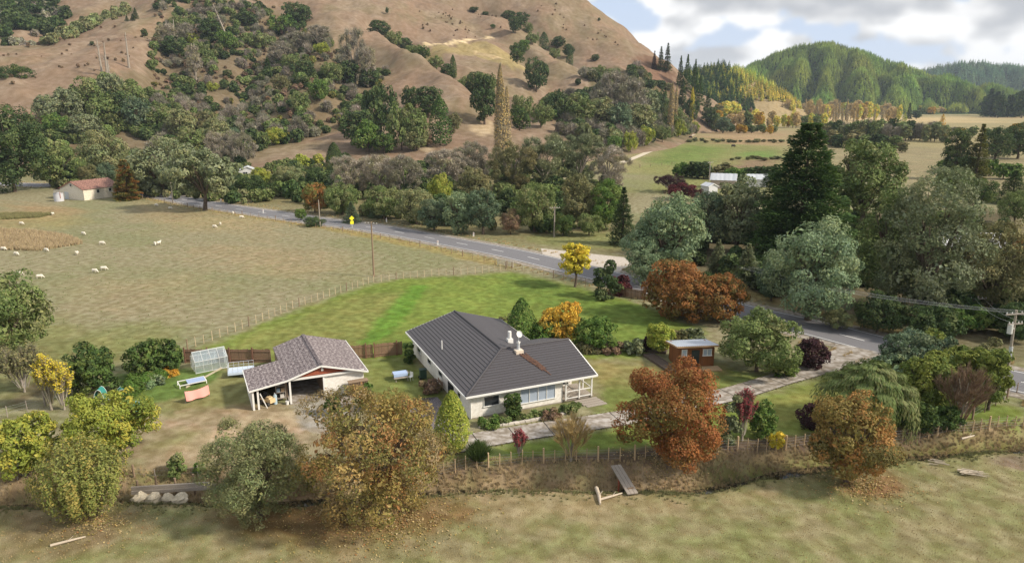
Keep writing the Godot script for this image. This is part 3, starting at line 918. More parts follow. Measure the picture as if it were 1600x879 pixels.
	zone(Color(0.20, 0.145, 0.085), [Vector2(-38.03, -46.86), Vector2(-29.7, -47.28), Vector2(-25.63, -44.82), Vector2(-29.57, -42.22), Vector2(-34.3, -41.52)], 1.0, 0.6)

func ground_color(x: float, z: float) -> Color:
	var d := nz.get_noise_2d(x * 0.35 + 40, z * 0.35)
	var e := nz2.get_noise_2d(x * 1.6, z * 1.6)
	var c: Color
	var s := z - lip(x)
	if s > -4.6 and z > -75 and x > -100 and x < 90:
		# near field
		c = Color(0.265, 0.242, 0.13).lerp(Color(0.205, 0.222, 0.09), smoothstep(-0.35, 0.25, d + e * 0.5))
		c = c.lerp(Color(0.34, 0.28, 0.18), smoothstep(0.12, 0.45, e * 0.6 + d * 0.6) * 0.6)
		if s < 0.6:
			var bank := Color(0.37, 0.275, 0.17).lerp(Color(0.27, 0.20, 0.13), smoothstep(-0.3, 0.3, e))
			if x > 13.0:
				bank = bank.lerp(Color(0.16, 0.165, 0.05), smoothstep(13.0, 20.0, x) * smoothstep(-3.6, -1.5, s))
			c = c.lerp(bank, smoothstep(0.6, 0.1, s) * smoothstep(-4.6, -3.9, s) if s > -4.0 else smoothstep(-4.6, -3.9, s))
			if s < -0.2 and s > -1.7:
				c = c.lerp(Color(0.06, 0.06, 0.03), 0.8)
	else:
		c = Color(0.292, 0.268, 0.172).lerp(Color(0.25, 0.25, 0.142), smoothstep(-0.2, 0.35, d + e * 0.3))
		if z < -290:
			c = Color(0.33, 0.29, 0.16)
	if z > -150 and x > -110 and x < 100:
		var e2 := nz2.get_noise_2d(x * 8.0, z * 8.0)
		var e3 := nz.get_noise_2d(x * 5.0 + 300, z * 5.0)
		var near := smoothstep(-90.0, -58.0, z) * 0.6 + 0.4
		c = c.lerp(Color(0.20, 0.225, 0.085), smoothstep(0.02, 0.35, e3) * 0.45 * near)
		c = c.lerp(Color(0.36, 0.30, 0.20), smoothstep(0.05, 0.4, -e3) * 0.35 * near)
		c = c * (1.0 + 0.30 * e2 * near)
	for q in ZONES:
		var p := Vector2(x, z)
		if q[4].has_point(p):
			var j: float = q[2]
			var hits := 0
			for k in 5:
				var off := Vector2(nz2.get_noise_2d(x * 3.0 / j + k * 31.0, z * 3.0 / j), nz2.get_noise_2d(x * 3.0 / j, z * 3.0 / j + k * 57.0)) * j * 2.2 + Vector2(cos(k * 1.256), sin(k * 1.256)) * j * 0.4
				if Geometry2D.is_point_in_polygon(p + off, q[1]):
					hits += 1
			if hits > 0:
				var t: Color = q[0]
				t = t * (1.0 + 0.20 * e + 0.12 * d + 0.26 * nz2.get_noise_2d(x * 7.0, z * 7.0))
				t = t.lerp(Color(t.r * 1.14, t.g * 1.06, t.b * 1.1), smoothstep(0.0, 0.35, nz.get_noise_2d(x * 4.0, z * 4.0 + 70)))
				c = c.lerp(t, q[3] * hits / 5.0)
	return c

func spaced(a: float, b: float, first: float, last: float) -> Array:  # numbers from a to b whose steps grow
	var out := []
	var p := a
	var n := 0
	var total := absf(b - a)
	while absf(p - a) < total:
		out.append(p)
		var t := absf(p - a) / total
		p += signf(b - a) * lerpf(first, last, t)
		n += 1
	out.append(b)
	return out

func sheet(xs: Array, zs: Array, height: Callable, color: Callable, drop_below := -99.0) -> ArrayMesh:
	var v := PackedVector3Array()
	var c := PackedColorArray()
	var n := PackedVector3Array()
	var ix := PackedInt32Array()
	var w := xs.size()
	var hs := PackedFloat32Array()
	for z in zs:
		for x in xs:
			var y: float = height.call(x, z)
			hs.append(y)
			v.append(Vector3(x, y, z))
			c.append(color.call(x, z))
	for j in zs.size():
		for i in w:
			var i0 := maxi(i - 1, 0)
			var i1 := mini(i + 1, w - 1)
			var j0 := maxi(j - 1, 0)
			var j1 := mini(j + 1, zs.size() - 1)
			var gx: float = (hs[j * w + i1] - hs[j * w + i0]) / (xs[i1] - xs[i0])
			var gz: float = (hs[j1 * w + i] - hs[j0 * w + i]) / (zs[j1] - zs[j0])
			n.append(Vector3(-gx, 1, -gz).normalized())
	var turned: bool = (xs[1] - xs[0]) * (zs[1] - zs[0]) > 0
	for j in zs.size() - 1:
		for i in w - 1:
			var k := j * w + i
			if hs[k] < drop_below and hs[k + 1] < drop_below and hs[k + w] < drop_below and hs[k + w + 1] < drop_below:
				continue
			if turned:
				ix.append_array(PackedInt32Array([k, k + 1, k + w, k + 1, k + w + 1, k + w]))
			else:
				ix.append_array(PackedInt32Array([k, k + w, k + 1, k + 1, k + w, k + w + 1]))
	var a := []
	a.resize(Mesh.ARRAY_MAX)
	a[Mesh.ARRAY_VERTEX] = v
	a[Mesh.ARRAY_NORMAL] = n
	a[Mesh.ARRAY_COLOR] = c
	a[Mesh.ARRAY_INDEX] = ix
	var m := ArrayMesh.new()
	m.add_surface_from_arrays(Mesh.PRIMITIVE_TRIANGLES, a)
	return m

func build_ground() -> void:
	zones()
	var xs := spaced(-4200, -420, 500, 60) + spaced(-420, -56, 6.0, 0.7).slice(1) + spaced(-56, 56, 0.42, 0.42).slice(1) + spaced(56, 420, 0.7, 6.0).slice(1) + spaced(420, 4200, 60, 500).slice(1)
	var zs := spaced(90, -34, 12, 0.5) + spaced(-34, -100, 0.34, 0.42).slice(1) + spaced(-100, -300, 0.6, 2.6).slice(1) + spaced(-300, -1000, 3.0, 22.0).slice(1) + spaced(-1000, -5200, 25, 500).slice(1)
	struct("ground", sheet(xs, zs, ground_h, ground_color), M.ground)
	var b := MB.new()  # the little stream in the ditch
	var w := StandardMaterial3D.new()
	w.albedo_color = Color(0.12, 0.12, 0.09)
	w.roughness = 0.08
	for i in 130:
		var x := -94.0 + i * 1.28
		var p := Vector3(x, -1.62, lip(x) - 1.9)
		var q := Vector3(x + 1.28, -1.62, lip(x + 1.28) - 1.9)
		b.quad(p + Vector3(0, 0, 1.9), q + Vector3(0, 0, 1.9), q, p)
	struct("stream_water", b.mesh(), w)

func hill_color(x: float, z: float) -> Color:
	var h := hill_h(x, z)
	var d := nz.get_noise_2d(x * 0.12, z * 0.12)
	var e := nz2.get_noise_2d(x * 0.5, z * 0.5 + h * 1.5)
	var c := Color(0.262, 0.19, 0.138).lerp(Color(0.24, 0.19, 0.122), smoothstep(-0.1, 0.4, d))
	c = c.lerp(Color(0.30, 0.205, 0.145), smoothstep(0.0, 0.4, e) * 0.6)
	c = c.lerp(Color(0.34, 0.265, 0.20), smoothstep(0.1, 0.45, -e) * 0.6)
	# sheep tracks run along the contours
	var band := nz2.get_noise_2d(h * 3.2 + d * 6.0, x * 0.12)
	c = c * (1.0 + band * 0.16)
	for q in HZONES:
		var p := Vector2(x, z) + Vector2(e, nz2.get_noise_2d(x * 0.5 + 90, z * 0.5)) * float(q[2])
		if Geometry2D.is_point_in_polygon(p, q[1]):
			var t: Color = q[0]
			c = c.lerp(t * (1.0 + e * 0.3), q[3])
	return c

var HZONES := []

func build_hill() -> void:
	# farm tracks, slips of pale clay, bracken
	HZONES = [
		[Color(0.70, 0.56, 0.36), PackedVector2Array([Vector2(-84.62, -650.24), Vector2(-58.23, -680.27), Vector2(-34.39, -732.13), Vector2(-17.78, -743.71), Vector2(-38.96, -700.45), Vector2(-62.59, -664.03), Vector2(-82.28, -639.98)]), 1.6, 1.0],
		[Color(0.38, 0.31, 0.14), PackedVector2Array([Vector2(-81.36, -632.44), Vector2(-35.84, -697.71), Vector2(-5.89, -686.33), Vector2(32.33, -623.78), Vector2(0, -610.95), Vector2(-32.58, -630.67), Vector2(-64.63, -626.61)]), 8.0, 0.7],
		[Color(0.52, 0.40, 0.24), PackedVector2Array([Vector2(-34.34, -666.79), Vector2(0, -645.24), Vector2(27.05, -626.7), Vector2(30.97, -617.85), Vector2(0, -626.04), Vector2(-33.59, -651.41)]), 1.6, 0.9],
		[Color(0.50, 0.39, 0.26), PackedVector2Array([Vector2(-22.15, -387.13), Vector2(-10.59, -401.47), Vector2(-7.41, -381.71), Vector2(-17.97, -369.72)]), 3.0, 0.9],
		[Color(0.50, 0.40, 0.28), PackedVector2Array([Vector2(-44.45, -345.44), Vector2(-38.88, -353.88), Vector2(-37.45, -345.85), Vector2(-41.71, -334.99)]), 2.0, 0.9],
		[Color(0.20, 0.12, 0.085), PackedVector2Array([Vector2(116.19, -729.02), Vector2(158.16, -747.73), Vector2(157.39, -694.39), Vector2(121.15, -663.23)]), 10.0, 0.8],
		[Color(0.13, 0.115, 0.06), PackedVector2Array([Vector2(-231.38, -354.41), Vector2(-245.37, -441.71), Vector2(-241.73, -491.22), Vector2(-291.85, -663.32), Vector2(-187.05, -691.73), Vector2(-169.15, -599.43), Vector2(-112.13, -542.9), Vector2(-87.64, -507.04), Vector2(-82.87, -392.67), Vector2(-120.79, -358.33), Vector2(-152.47, -342.6), Vector2(-216.38, -328.52)]), 12.0, 0.5],
		[Color(0.12, 0.11, 0.055), PackedVector2Array([Vector2(26.69, -508.59), Vector2(95.45, -690.25), Vector2(157.39, -694.39), Vector2(144.7, -564.31), Vector2(54.62, -384), Vector2(27.92, -394.69)]), 10.0, 0.7],
		[Color(0.42, 0.32, 0.22), PackedVector2Array([Vector2(-156.19, -452.8), Vector2(-135.19, -486.2), Vector2(-137, -434.65), Vector2(-164.82, -407.47)]), 6.0, 0.6],
	]
	var xs := spaced(-950, -420, 14, 5) + spaced(-420, 330, 4.0, 4.0).slice(1) + spaced(330, 440, 6, 12).slice(1)
	var zs := spaced(-286, -800, 3.4, 4.6) + spaced(-800, -1290, 5, 16).slice(1)
	struct("hill", sheet(xs, zs, hill_h, hill_color, -4.0), M.hill)

# ---------------------------------------------------------------- hills beyond
func ridge(x: float, z: float, pts: Array, zr: float, front: float, back: float, spurs: float, s: float) -> float:
	var top := 0.0
	for i in pts.size() - 1:
		var p: Vector2 = pts[i]
		var q: Vector2 = pts[i + 1]
		if x >= p.x and x <= q.x:
			var t := (x - p.x) / (q.x - p.x)
			top = lerpf(p.y, q.y, t * t * (3.0 - 2.0 * t) * 0.4 + t * 0.6)
	var t := (z - zr) / (front if z > zr else back)
	if absf(t) >= 1.0 or top <= 0.0:
		return -12.0
	var fall := 1.0 - absf(t)
	fall = fall * fall * (3.0 - 2.0 * fall) * 0.55 + fall * 0.45
	var k := sin(PI * clampf(absf(t), 0, 1))
	var g := absf(nz.get_noise_2d(x * s * 0.09 + z * s * 0.035, z * s * 0.022)) * 2.2
	return top * fall - spurs * k * clampf(top / 120.0, 0.0, 1.0) * (0.6 - g) + nz2.get_noise_2d(x * 0.08, z * 0.08) * 5.0 - 4.0

var RA := [Vector2(469.22, 4.33), Vector2(559.85, 86.63), Vector2(613.2, 117.2), Vector2(659.01, 138.45), Vector2(720.69, 156.56), Vector2(791.3, 162.57), Vector2(856.42, 147.51), Vector2(923, 123.28), Vector2(989.4, 103.48), Vector2(1056.86, 78.94), Vector2(1125.02, 52.69), Vector2(1194.46, 21.56), Vector2(1256.94, 1)]
var RB := [Vector2(1386.08, 29.67), Vector2(1560.36, 95.09), Vector2(1685.32, 130.02), Vector2(1772.64, 152.37), Vector2(1887.48, 162.27), Vector2(1993.03, 149.89), Vector2(2073.35, 135), Vector2(2230.76, 125.05), Vector2(2479.11, 54.92), Vector2(2893.05, 1)]
var RC := [Vector2(2557.4, 70.09), Vector2(2832.55, 168.26), Vector2(2972.7, 196.1), Vector2(3258.53, 216.91), Vector2(3629.91, 175.23), Vector2(4780.44, 1)]
var RD := [Vector2(239.21, 35.8), Vector2(296.96, 69.16), Vector2(323.68, 73.3), Vector2(350.21, 79.5), Vector2(377.31, 77.43), Vector2(399.38, 71.23), Vector2(427.65, 56.71), Vector2(468.56, 25.28), Vector2(514.6, 1.97)]
const ZA := -1850.0
const ZB := -3000.0
const ZC := -4200.0
const ZD := -1250.0

func far_a(x: float, z: float) -> float:
	return ridge(x, z, RA, ZA, 420, 500, 74, 0.9)
func far_b(x: float, z: float) -> float:
	return ridge(x, z, RB, ZB, 620, 700, 45, 0.7)
func far_c(x: float, z: float) -> float:
	return ridge(x, z, RC, ZC, 800, 700, 40, 0.6)
func far_d(x: float, z: float) -> float:
	return ridge(x, z, RD, ZD, 210, 320, 10, 1.6)
func forest_floor(_x: float, _z: float) -> Color:
	return Color(0.075, 0.105, 0.04)
func pasture(x: float, z: float) -> Color:
	return Color(0.40, 0.31, 0.18).lerp(Color(0.24, 0.24, 0.10), smoothstep(-0.1, 0.3, nz.get_noise_2d(x * 0.1, z * 0.1)))

func build_far_hills() -> void:
	struct("forest_hill", sheet(spaced(RA[0].x, RA[-1].x, 12, 12), spaced(ZA - 500, ZA + 420, 16, 12), far_a, forest_floor, -9.0), M.hill)
	struct("distant_hill", sheet(spaced(RB[0].x, RB[-1].x, 30, 30), spaced(ZB - 700, ZB + 620, 30, 26), far_b, forest_floor, -9.0), M.hill)
	struct("farthest_hill", sheet(spaced(RC[0].x, RC[-1].x, 50, 50), spaced(ZC - 700, ZC + 800, 50, 40), far_c, forest_floor, -9.0), M.hill)
	struct("wooded_knoll", sheet(spaced(RD[0].x, RD[-1].x, 7, 7), spaced(ZD - 320, ZD + 210, 10, 6), far_d, pasture, -9.0), M.hill)

# ---------------------------------------------------------------- road and drive
func ribbon(pts: Array, off0: float, off1: float, y: float, b: MB, t0 := 0.0, t1 := 1e9) -> void:  # a strip beside a curve, between two distances along it
	var at := 0.0
	for i in pts.size() - 1:
		var p: Vector2 = pts[i]
		var q: Vector2 = pts[i + 1]
		var l := p.distance_to(q)
		var a0 := maxf(t0 - at, 0.0)
		var a1 := minf(t1 - at, l)
		if a1 > a0 + 0.001:
			var np: Vector2 = ((q - pts[maxi(i - 1, 0)]).normalized()).orthogonal()
			var nq: Vector2 = ((pts[mini(i + 2, pts.size() - 1)] - p).normalized()).orthogonal()
			var s := p.lerp(q, a0 / l)
			var e := p.lerp(q, a1 / l)
			var ns := np.lerp(nq, a0 / l)
			var ne := np.lerp(nq, a1 / l)
			b.quad(Vector3(s.x + ns.x * off0, y, s.y + ns.y * off0), Vector3(s.x + ns.x * off1, y, s.y + ns.y * off1), Vector3(e.x + ne.x * off1, y, e.y + ne.y * off1), Vector3(e.x + ne.x * off0, y, e.y + ne.y * off0))
		at += l

func curve(pts: Array, step: float) -> Array:
	var c := Curve2D.new()
	for i in pts.size():
		var t: Vector2 = (pts[mini(i + 1, pts.size() - 1)] - pts[maxi(i - 1, 0)]) * 0.17
		c.add_point(pts[i], -t, t)
	var out := []
	var l := c.get_baked_length()
	for i in int(l / step) + 1:
		out.append(c.sample_baked(i * step))
	return out

var ROAD := []

func build_road() -> void:
	ROAD = curve([Vector2(-420, -330), Vector2(-181.44, -252.45), Vector2(-156.49, -252.45), Vector2(-121.62, -230.79), Vector2(-85.28, -200.47), Vector2(-61.54, -183.15), Vector2(-47.27, -173.12), Vector2(-32.17, -163.24), Vector2(-13.49, -147.09), Vector2(0, -134.91), Vector2(11.3, -122.02), Vector2(23.95, -106.92), Vector2(32.81, -95.58), Vector2(38.59, -89.75), Vector2(42.65, -84.78), Vector2(46.87, -79.2), Vector2(50.49, -74.05), Vector2(53.85, -70.18), Vector2(78, -52), Vector2(110, -20)], 2.0)
	var b := MB.new()
	var wear := [0.92, 1.0, 1.10, 0.98, 1.12, 1.02, 0.96, 1.10, 0.98, 1.12, 1.0, 0.92]
	for i in 12:
		b.col = Color(wear[i], wear[i], wear[i])
		ribbon(ROAD, 3.7 - i * 0.6167, 3.7 - (i + 1) * 0.6167, 0.05, b)
	struct("road", b.mesh(), M.asphalt)
	var g := MB.new()
	ribbon(ROAD, 5.2, -5.2, 0.03, g)
	struct("road_shoulder", g.mesh(), mat(Color(0.34, 0.305, 0.26), 0.95, T.stain, 4.0))
	for s in [-3.25, 3.25]:
		var e := MB.new()
		ribbon(ROAD, s + 0.06, s - 0.06, 0.056, e)
		struct("road_edge_line", e.mesh(), M.paint)
	var l := 0.0
	for i in 75:
		var e := MB.new()
		ribbon(ROAD, 0.07, -0.07, 0.056, e, l, l + 3.2)
		l += 10.0
		if e.v.size():
			struct("road_centre_line", e.mesh(), M.paint)
	var pull := MB.new()
	pull.slab([Vector2(5.78, -139.8), Vector2(21.21, -131.45), Vector2(22.13, -126.05), Vector2(17.55, -118.23), Vector2(11.3, -122.02), Vector2(6.04, -130.89)], -0.2, 0.036)
	struct("gravel_pull_off_path", pull.mesh(), mat(Color(0.50, 0.45, 0.39), 0.95, T.faint, 6.0))
	# the drive is cast in bays, with a gap between one and the next
	var drive := curve([Vector2(42.05, -79.86), Vector2(35.09, -74.64), Vector2(28.77, -71.07), Vector2(23.63, -67.8), Vector2(17.65, -64.79), Vector2(12.14, -62.15), Vector2(7.1, -60.36), Vector2(2.9, -59.05), Vector2(-3.36, -56.81), Vector2(-6.56, -55.17)], 1.0)
	var root := MB.new()
	ribbon(drive, 1.5, -1.5, 0.03, root)
	var d := struct("driveway", root.mesh(), mat(Color(0.20, 0.18, 0.14), 0.95, T.lichen, 2.0), "pale concrete driveway curving from the road past the house")
	var r := RandomNumberGenerator.new()
	r.seed = 4
	for i in 18:
		var e := MB.new()
		var k := r.randf_range(0.82, 1.12)
		e.col = Color(k, k * 0.99, k * 0.97)
		var lanes := [1.42, 0.98, 0.42, -0.42, -0.98, -1.42]
		for j in 5:
			var kk: float = k * [1.08, 0.84, 1.0, 0.84, 1.05][j]
			e.col = Color(kk, kk * 0.985, kk * 0.96)
			ribbon(drive, lanes[j], lanes[j + 1], 0.07, e, i * 3.4, i * 3.4 + 3.3)
		if e.v.size():
			obj("concrete_slab", e.mesh(), M.concrete, d)
	var mouth := MB.new()
	mouth.slab([Vector2(39.66, -82.37), Vector2(44.79, -78.11), Vector2(41.96, -76.03), Vector2(38.34, -74.83), Vector2(34.19, -72.53), Vector2(33.28, -74.05), Vector2(36.04, -76.85)], -0.2, 0.078)
	struct("driveway_mouth_path", mouth.mesh(), mat(Color(0.36, 0.33, 0.295), 0.95, T.stain, 5.0))
	var tr := MB.new()
	ribbon(curve([Vector2(52.01, -339.08), Vector2(68.04, -382.39), Vector2(96.37, -462.49), Vector2(128.44, -545.87), Vector2(155.13, -616.29)], 4.0), 1.8, -1.8, 0.08, tr)
	struct("farm_track_path", tr.mesh(), mat(Color(0.52, 0.45, 0.34), 0.95))

# ---------------------------------------------------------------- the house
# local frame: x along the front eave, z towards the garden front, origin under the front corner of the eaves
func roof_rows(parent: Node, called: String, m: Material, rows: int, low: Callable, high_y: float, low_y: float, step: float, r: RandomNumberGenerator) -> void:
	for i in rows:
		var t0 := float(i) / rows
		var t1 := float(i + 1) / rows
		var p: Array = low.call(t0)
		var q: Array = low.call(t1)
		var y0 := lerpf(low_y, high_y, t0)
		var y1 := lerpf(low_y, high_y, t1)
		var a := Vector3(p[0].x, y0 + step, p[0].y)
		var b := Vector3(p[1].x, y0 + step, p[1].y)
		var c := Vector3(q[1].x, y1 + 0.006, q[1].y)
		var d := Vector3(q[0].x, y1 + 0.006, q[0].y)
		var dn := Vector3(0, -step - 0.01, 0)
		var e := MB.new()
		var k := r.randf_range(0.90, 1.10)
		e.col = Color(k, k, k)
		e.quad(a, b, c, d)
		e.quad(a + dn, b + dn, b, a)
		e.quad(b + dn, c + dn, c, b)
		e.quad(d + dn, a + dn, a, d)
		obj(called, e.mesh(), m, parent)

func window(parent: Node, ct: Vector3, w: float, h: float, yaw: float, panes: int, glass: Material) -> Node3D:
	var o := Node3D.new()
	o.name = "window"
	parent.add_child(o, true)
	o.position = ct
	o.rotation.y = yaw
	var f := MB.new()
	f.box(Vector3(0, h * 0.5, 0.03), Vector3(w + 0.1, 0.07, 0.10))
	f.box(Vector3(0, -h * 0.5, 0.04), Vector3(w + 0.16, 0.07, 0.14))
	for i in panes + 1:
		f.box(Vector3(-w * 0.5 + w * i / panes, 0, 0.028), Vector3(0.06, h - 0.071, 0.09))
	obj("frame", f.mesh(), M.white, o)
	for i in panes:
		var g := MB.new()
		g.box(Vector3(-w * 0.5 + w * (i + 0.5) / panes, 0, 0.004), Vector3(w / panes - 0.062, h - 0.072, 0.03))
		obj("pane", g.mesh(), glass, o)
	return o

func build_house() -> void:
	var r := RandomNumberGenerator.new()
	r.seed = 77
	var at := Vector3(-4.2167, 0, -60.35)
	var o := thing("house", "cream single storey house with dark tiled roof in an L shape", "house", at, 0.4097)
	var hi := 4.42
	var lo := 2.62
	# walls
	for wbox in [[Vector3(5.45, 1.26, -0.72), Vector3(9.7, 2.5, 0.2)], [Vector3(0.72, 1.26, -10.3), Vector3(0.2, 2.5, 18.94)], [Vector3(6.0, 1.26, -19.92), Vector3(10.8, 2.5, 0.2)], [Vector3(11.28, 1.26, -15.8), Vector3(0.2, 2.5, 8.0)], [Vector3(12.2, 1.26, -11.28), Vector3(1.9, 2.5, 0.2)], [Vector3(13.0, 1.26, -7.6), Vector3(0.2, 2.5, 7.1)], [Vector3(11.72, 1.26, -4.0), Vector3(2.7, 2.5, 0.2)], [Vector3(10.28, 1.26, -2.36), Vector3(0.2, 2.5, 3.04)]]:
		var b := MB.new()
		b.box(wbox[0], wbox[1])
		obj("wall", b.mesh(), M.cream, o)
	for gbl in [[Vector3(0.62, 2.5, -19.96), Vector3(11.38, 2.5, -19.96), Vector3(6, 4.2, -19.96)], [Vector3(13.06, 2.5, -11.3), Vector3(13.06, 2.5, -0.7), Vector3(13.06, 4.2, -6)]]:
		var b := MB.new()
		b.tri(gbl[0], gbl[1], gbl[2])
		b.tri(gbl[0] + Vector3(-0.1, 0, 0.1), gbl[2] + Vector3(-0.1, 0, 0.1), gbl[1] + Vector3(-0.1, 0, 0.1))
		obj("gable", b.mesh(), M.cream, o)
	var plinth := MB.new()
	plinth.box(Vector3(6.0, -0.02, -10.3), Vector3(10.75, 0.3, 19.4))
	obj("plinth", plinth.mesh(), M.concrete, o)
	# roof: a deck with a course of pressed tiles on every batten
	var roof := Node3D.new()
	roof.name = "roof"
	o.add_child(roof, true)
	var k := MB.new()
	var A := Vector3(0, lo, 0)
	var B := Vector3(13.72, lo, 0)
	var C := Vector3(0, lo, -20.6)
	var D := Vector3(12, lo, -20.6)
	var E := Vector3(12, lo, -12)
	var F := Vector3(13.72, lo, -12)
	var R1 := Vector3(6, hi, -20.6)
	var R2 := Vector3(6, hi, -6)
	var Q2 := Vector3(13.72, hi, -6)
	for q in [[A, R2, R1, C], [A, B, Q2, R2], [D, R1, R2, E], [E, R2, Q2, F]]:
		k.quad(q[0], q[1], q[2], q[3])
		var dn := Vector3(0, -0.14, 0)
		k.quad(q[0] + dn, q[3] + dn, q[2] + dn, q[1] + dn)
	k.quad(A, C, C - Vector3(0, 0.14, 0), A - Vector3(0, 0.14, 0))
	obj("deck", k.mesh(), M.roof, roof)
	roof_rows(roof, "tile_course", M.roof, 16, func(t): return [Vector2(6 * t, -20.62), Vector2(6 * t, -6 * t)], hi, lo, 0.055, r)
	roof_rows(roof, "tile_course", M.roof, 16, func(t): return [Vector2(6 * t, -6 * t), Vector2(13.74, -6 * t)], hi, lo, 0.055, r)
	roof_rows(roof, "tile_course", M.roof, 16, func(t): return [Vector2(12 - 6 * t, -12 + 6 * t), Vector2(12 - 6 * t, -20.62)], hi, lo, 0.055, r)
	roof_rows(roof, "tile_course", M.roof, 16, func(t): return [Vector2(13.74, -12 + 6 * t), Vector2(12 - 6 * t, -12 + 6 * t)], hi, lo, 0.055, r)
	for rc in [[R1, R2], [R2, Q2], [A, R2]]:
		var b := MB.new()
		b.col = Color(0.72, 0.72, 0.74)
		b.tube(rc[0] + Vector3(0, 0.03, 0), rc[1] + Vector3(0, 0.03, 0), 0.12, 0.12, 8)
		obj("ridge_cap", b.mesh(), M.roof, roof)
	# rust washed down from the flue
	var rust := MB.new()
	var slope := func(t): return lerpf(lo, hi, t) + 0.075
	for i in 60:
		var top := 0.80 - r.randf() * 0.42 * (1.0 if i > 14 else 0.2)
		var len := r.randf_range(0.06, 0.24)
		var end := maxf(top - len, 0.05)
		var x := 7.40 + (0.80 - top) * 2.6 + r.randf_range(-0.05, 0.55) * (0.5 + top)
		var w := r.randf_range(0.05, 0.16)
		var kk := r.randf_range(0.7, 1.2)
		var up := 0.001 * (i % 12)
		rust.col = Color(kk, kk, kk)
		var sh := (top - end) * 2.0
		rust.quad(Vector3(x + sh, slope.call(end) + up, -6 * end), Vector3(x + sh + w, slope.call(end) + up, -6 * end), Vector3(x + w, slope.call(top) + up, -6 * top), Vector3(x, slope.call(top) + up, -6 * top))
	var rm := mat(Color(0.19, 0.095, 0.055), 0.9, T.lichen, 1.1)
	obj("rust_stain", rust.mesh(), rm, roof)
	for ft in [[Vector3(-0.05, 2.53, 0.06), Vector3(13.78, 2.53, 0.06)], [Vector3(-0.06, 2.53, 0.0), Vector3(-0.06, 2.53, -20.6)], [Vector3(13.80, 2.53, 0.1), Vector3(13.80, 4.33, -6.0)], [Vector3(13.80, 4.33, -6.0), Vector3(13.80, 2.53, -12.0)], [Vector3(12.05, 2.53, -12.1), Vector3(12.05, 2.53, -20.6)], [Vector3(0, 2.53, -20.68), Vector3(6, 4.33, -20.68)], [Vector3(6, 4.33, -20.68), Vector3(12, 2.53, -20.68)]]:
		var b := MB.new()
		b.beam(ft[0], ft[1], 0.11, 0.17)
		obj("fascia", b.mesh(), M.white, o)
	for st in [[Vector3(5.2, 2.44, -0.34), Vector3(10.2, 0.04, 0.6)], [Vector3(0.36, 2.44, -10.3), Vector3(0.54, 0.04, 19.6)], [Vector3(12.0, 2.44, -2.1), Vector3(3.3, 0.04, 4.0)]]:
		var b := MB.new()
		b.box(st[0], st[1])
		obj("soffit", b.mesh(), M.white, o)
	# openings
	window(o, Vector3(2.75, 1.55, -0.615), 1.55, 1.0, 0.0, 1, M.glass_dark)
	window(o, Vector3(7.6, 1.42, -0.615), 3.7, 1.5, 0.0, 4, M.glass_pale)
	for z in [-3.6, -9.5, -13.4, -17.4]:
		window(o, Vector3(0.615, 1.5, z), 1.3 if z < -4 else 0.9, 1.0, -PI / 2, 1, M.glass_dark)
	var door := MB.new()
	door.box(Vector3(0.6, 1.05, -6.2), Vector3(0.06, 2.05, 1.7))
	obj("door", door.mesh(), M.glass_dark, o)
	window(o, Vector3(11.7, 1.3, -3.895), 1.9, 2.0, 0.0, 2, M.glass_dark)
	# porch: floor, posts, a rail and steps
	var deck := MB.new()
	deck.box(Vector3(12.05, 0.18, -2.2), Vector3(3.3, 0.14, 3.4))
	obj("porch_floor", deck.mesh(), M.grey_wood, o)
	for p in [[10.55, -0.42], [12.05, -0.42], [13.45, -0.42], [13.45, -2.2]]:
		var b := MB.new()
		b.box(Vector3(p[0], 1.36, p[1]), Vector3(0.12, 2.2, 0.12))
		obj("porch_post", b.mesh(), M.white, o)
	for p in [[Vector3(10.62, 1.15, -0.42), Vector3(12.0, 1.15, -0.42)], [Vector3(12.1, 1.15, -0.42), Vector3(13.4, 1.15, -0.42)], [Vector3(13.45, 1.15, -0.48), Vector3(13.45, 1.15, -2.14)], [Vector3(13.45, 1.15, -2.26), Vector3(13.45, 1.15, -3.9)], [Vector3(10.62, 0.42, -0.42), Vector3(13.4, 0.42, -0.422)]]:
		var b := MB.new()
		b.beam(p[0], p[1], 0.07, 0.08)
		obj("rail", b.mesh(), M.white, o)
	for i in 5:
		var b := MB.new()
		b.box(Vector3(10.78, 1.36, -0.42 + 0.001 * i), Vector3(0.03, 2.15, 0.03))
		b.v.clear(); b.n.clear(); b.c.clear()
		b.beam(Vector3(10.6, 0.5 + i * 0.4, -0.42), Vector3(11.0, 0.7 + i * 0.4, -0.421), 0.03, 0.03)
		obj("trellis_bar", b.mesh(), M.white, o)
	for i in 4:
		var b := MB.new()
		b.box(Vector3(12.6 + i * 0.16, 0.13 - i * 0.045, 0.0 + i * 0.42), Vector3(2.5 - i * 0.1, 0.12, 0.40))
		obj("step", b.mesh(), M.grey_wood, o)
	# on the roof: flue, vent, dish
	var flue := Node3D.new()
	flue.name = "flue"
	o.add_child(flue, true)
	flue.position = Vector3(7.55, 4.05, -5.2)
	var fb := MB.new()
	fb.box(Vector3(0, 0.12, 0.1), Vector3(0.8, 0.5, 0.7))
	obj("flashing", fb.mesh(), mat(Color(0.66, 0.56, 0.44), 0.7), flue)
	var fp := MB.new()
	fp.tube(Vector3(0, 0.35, 0), Vector3(0, 0.95, 0), 0.17, 0.15, 12)
	obj("pipe", fp.mesh(), M.zinc, flue)
	var fcap := MB.new()
	fcap.tube(Vector3(0, 1.02, 0), Vector3(0, 1.18, 0), 0.19, 0.19, 12)
	fcap.tube(Vector3(0, 1.18, 0), Vector3(0, 1.27, 0), 0.23, 0.05, 12)
	obj("cowl", fcap.mesh(), M.white, flue)
	var dish := Node3D.new()
	dish.name = "satellite_dish"
	o.add_child(dish, true)
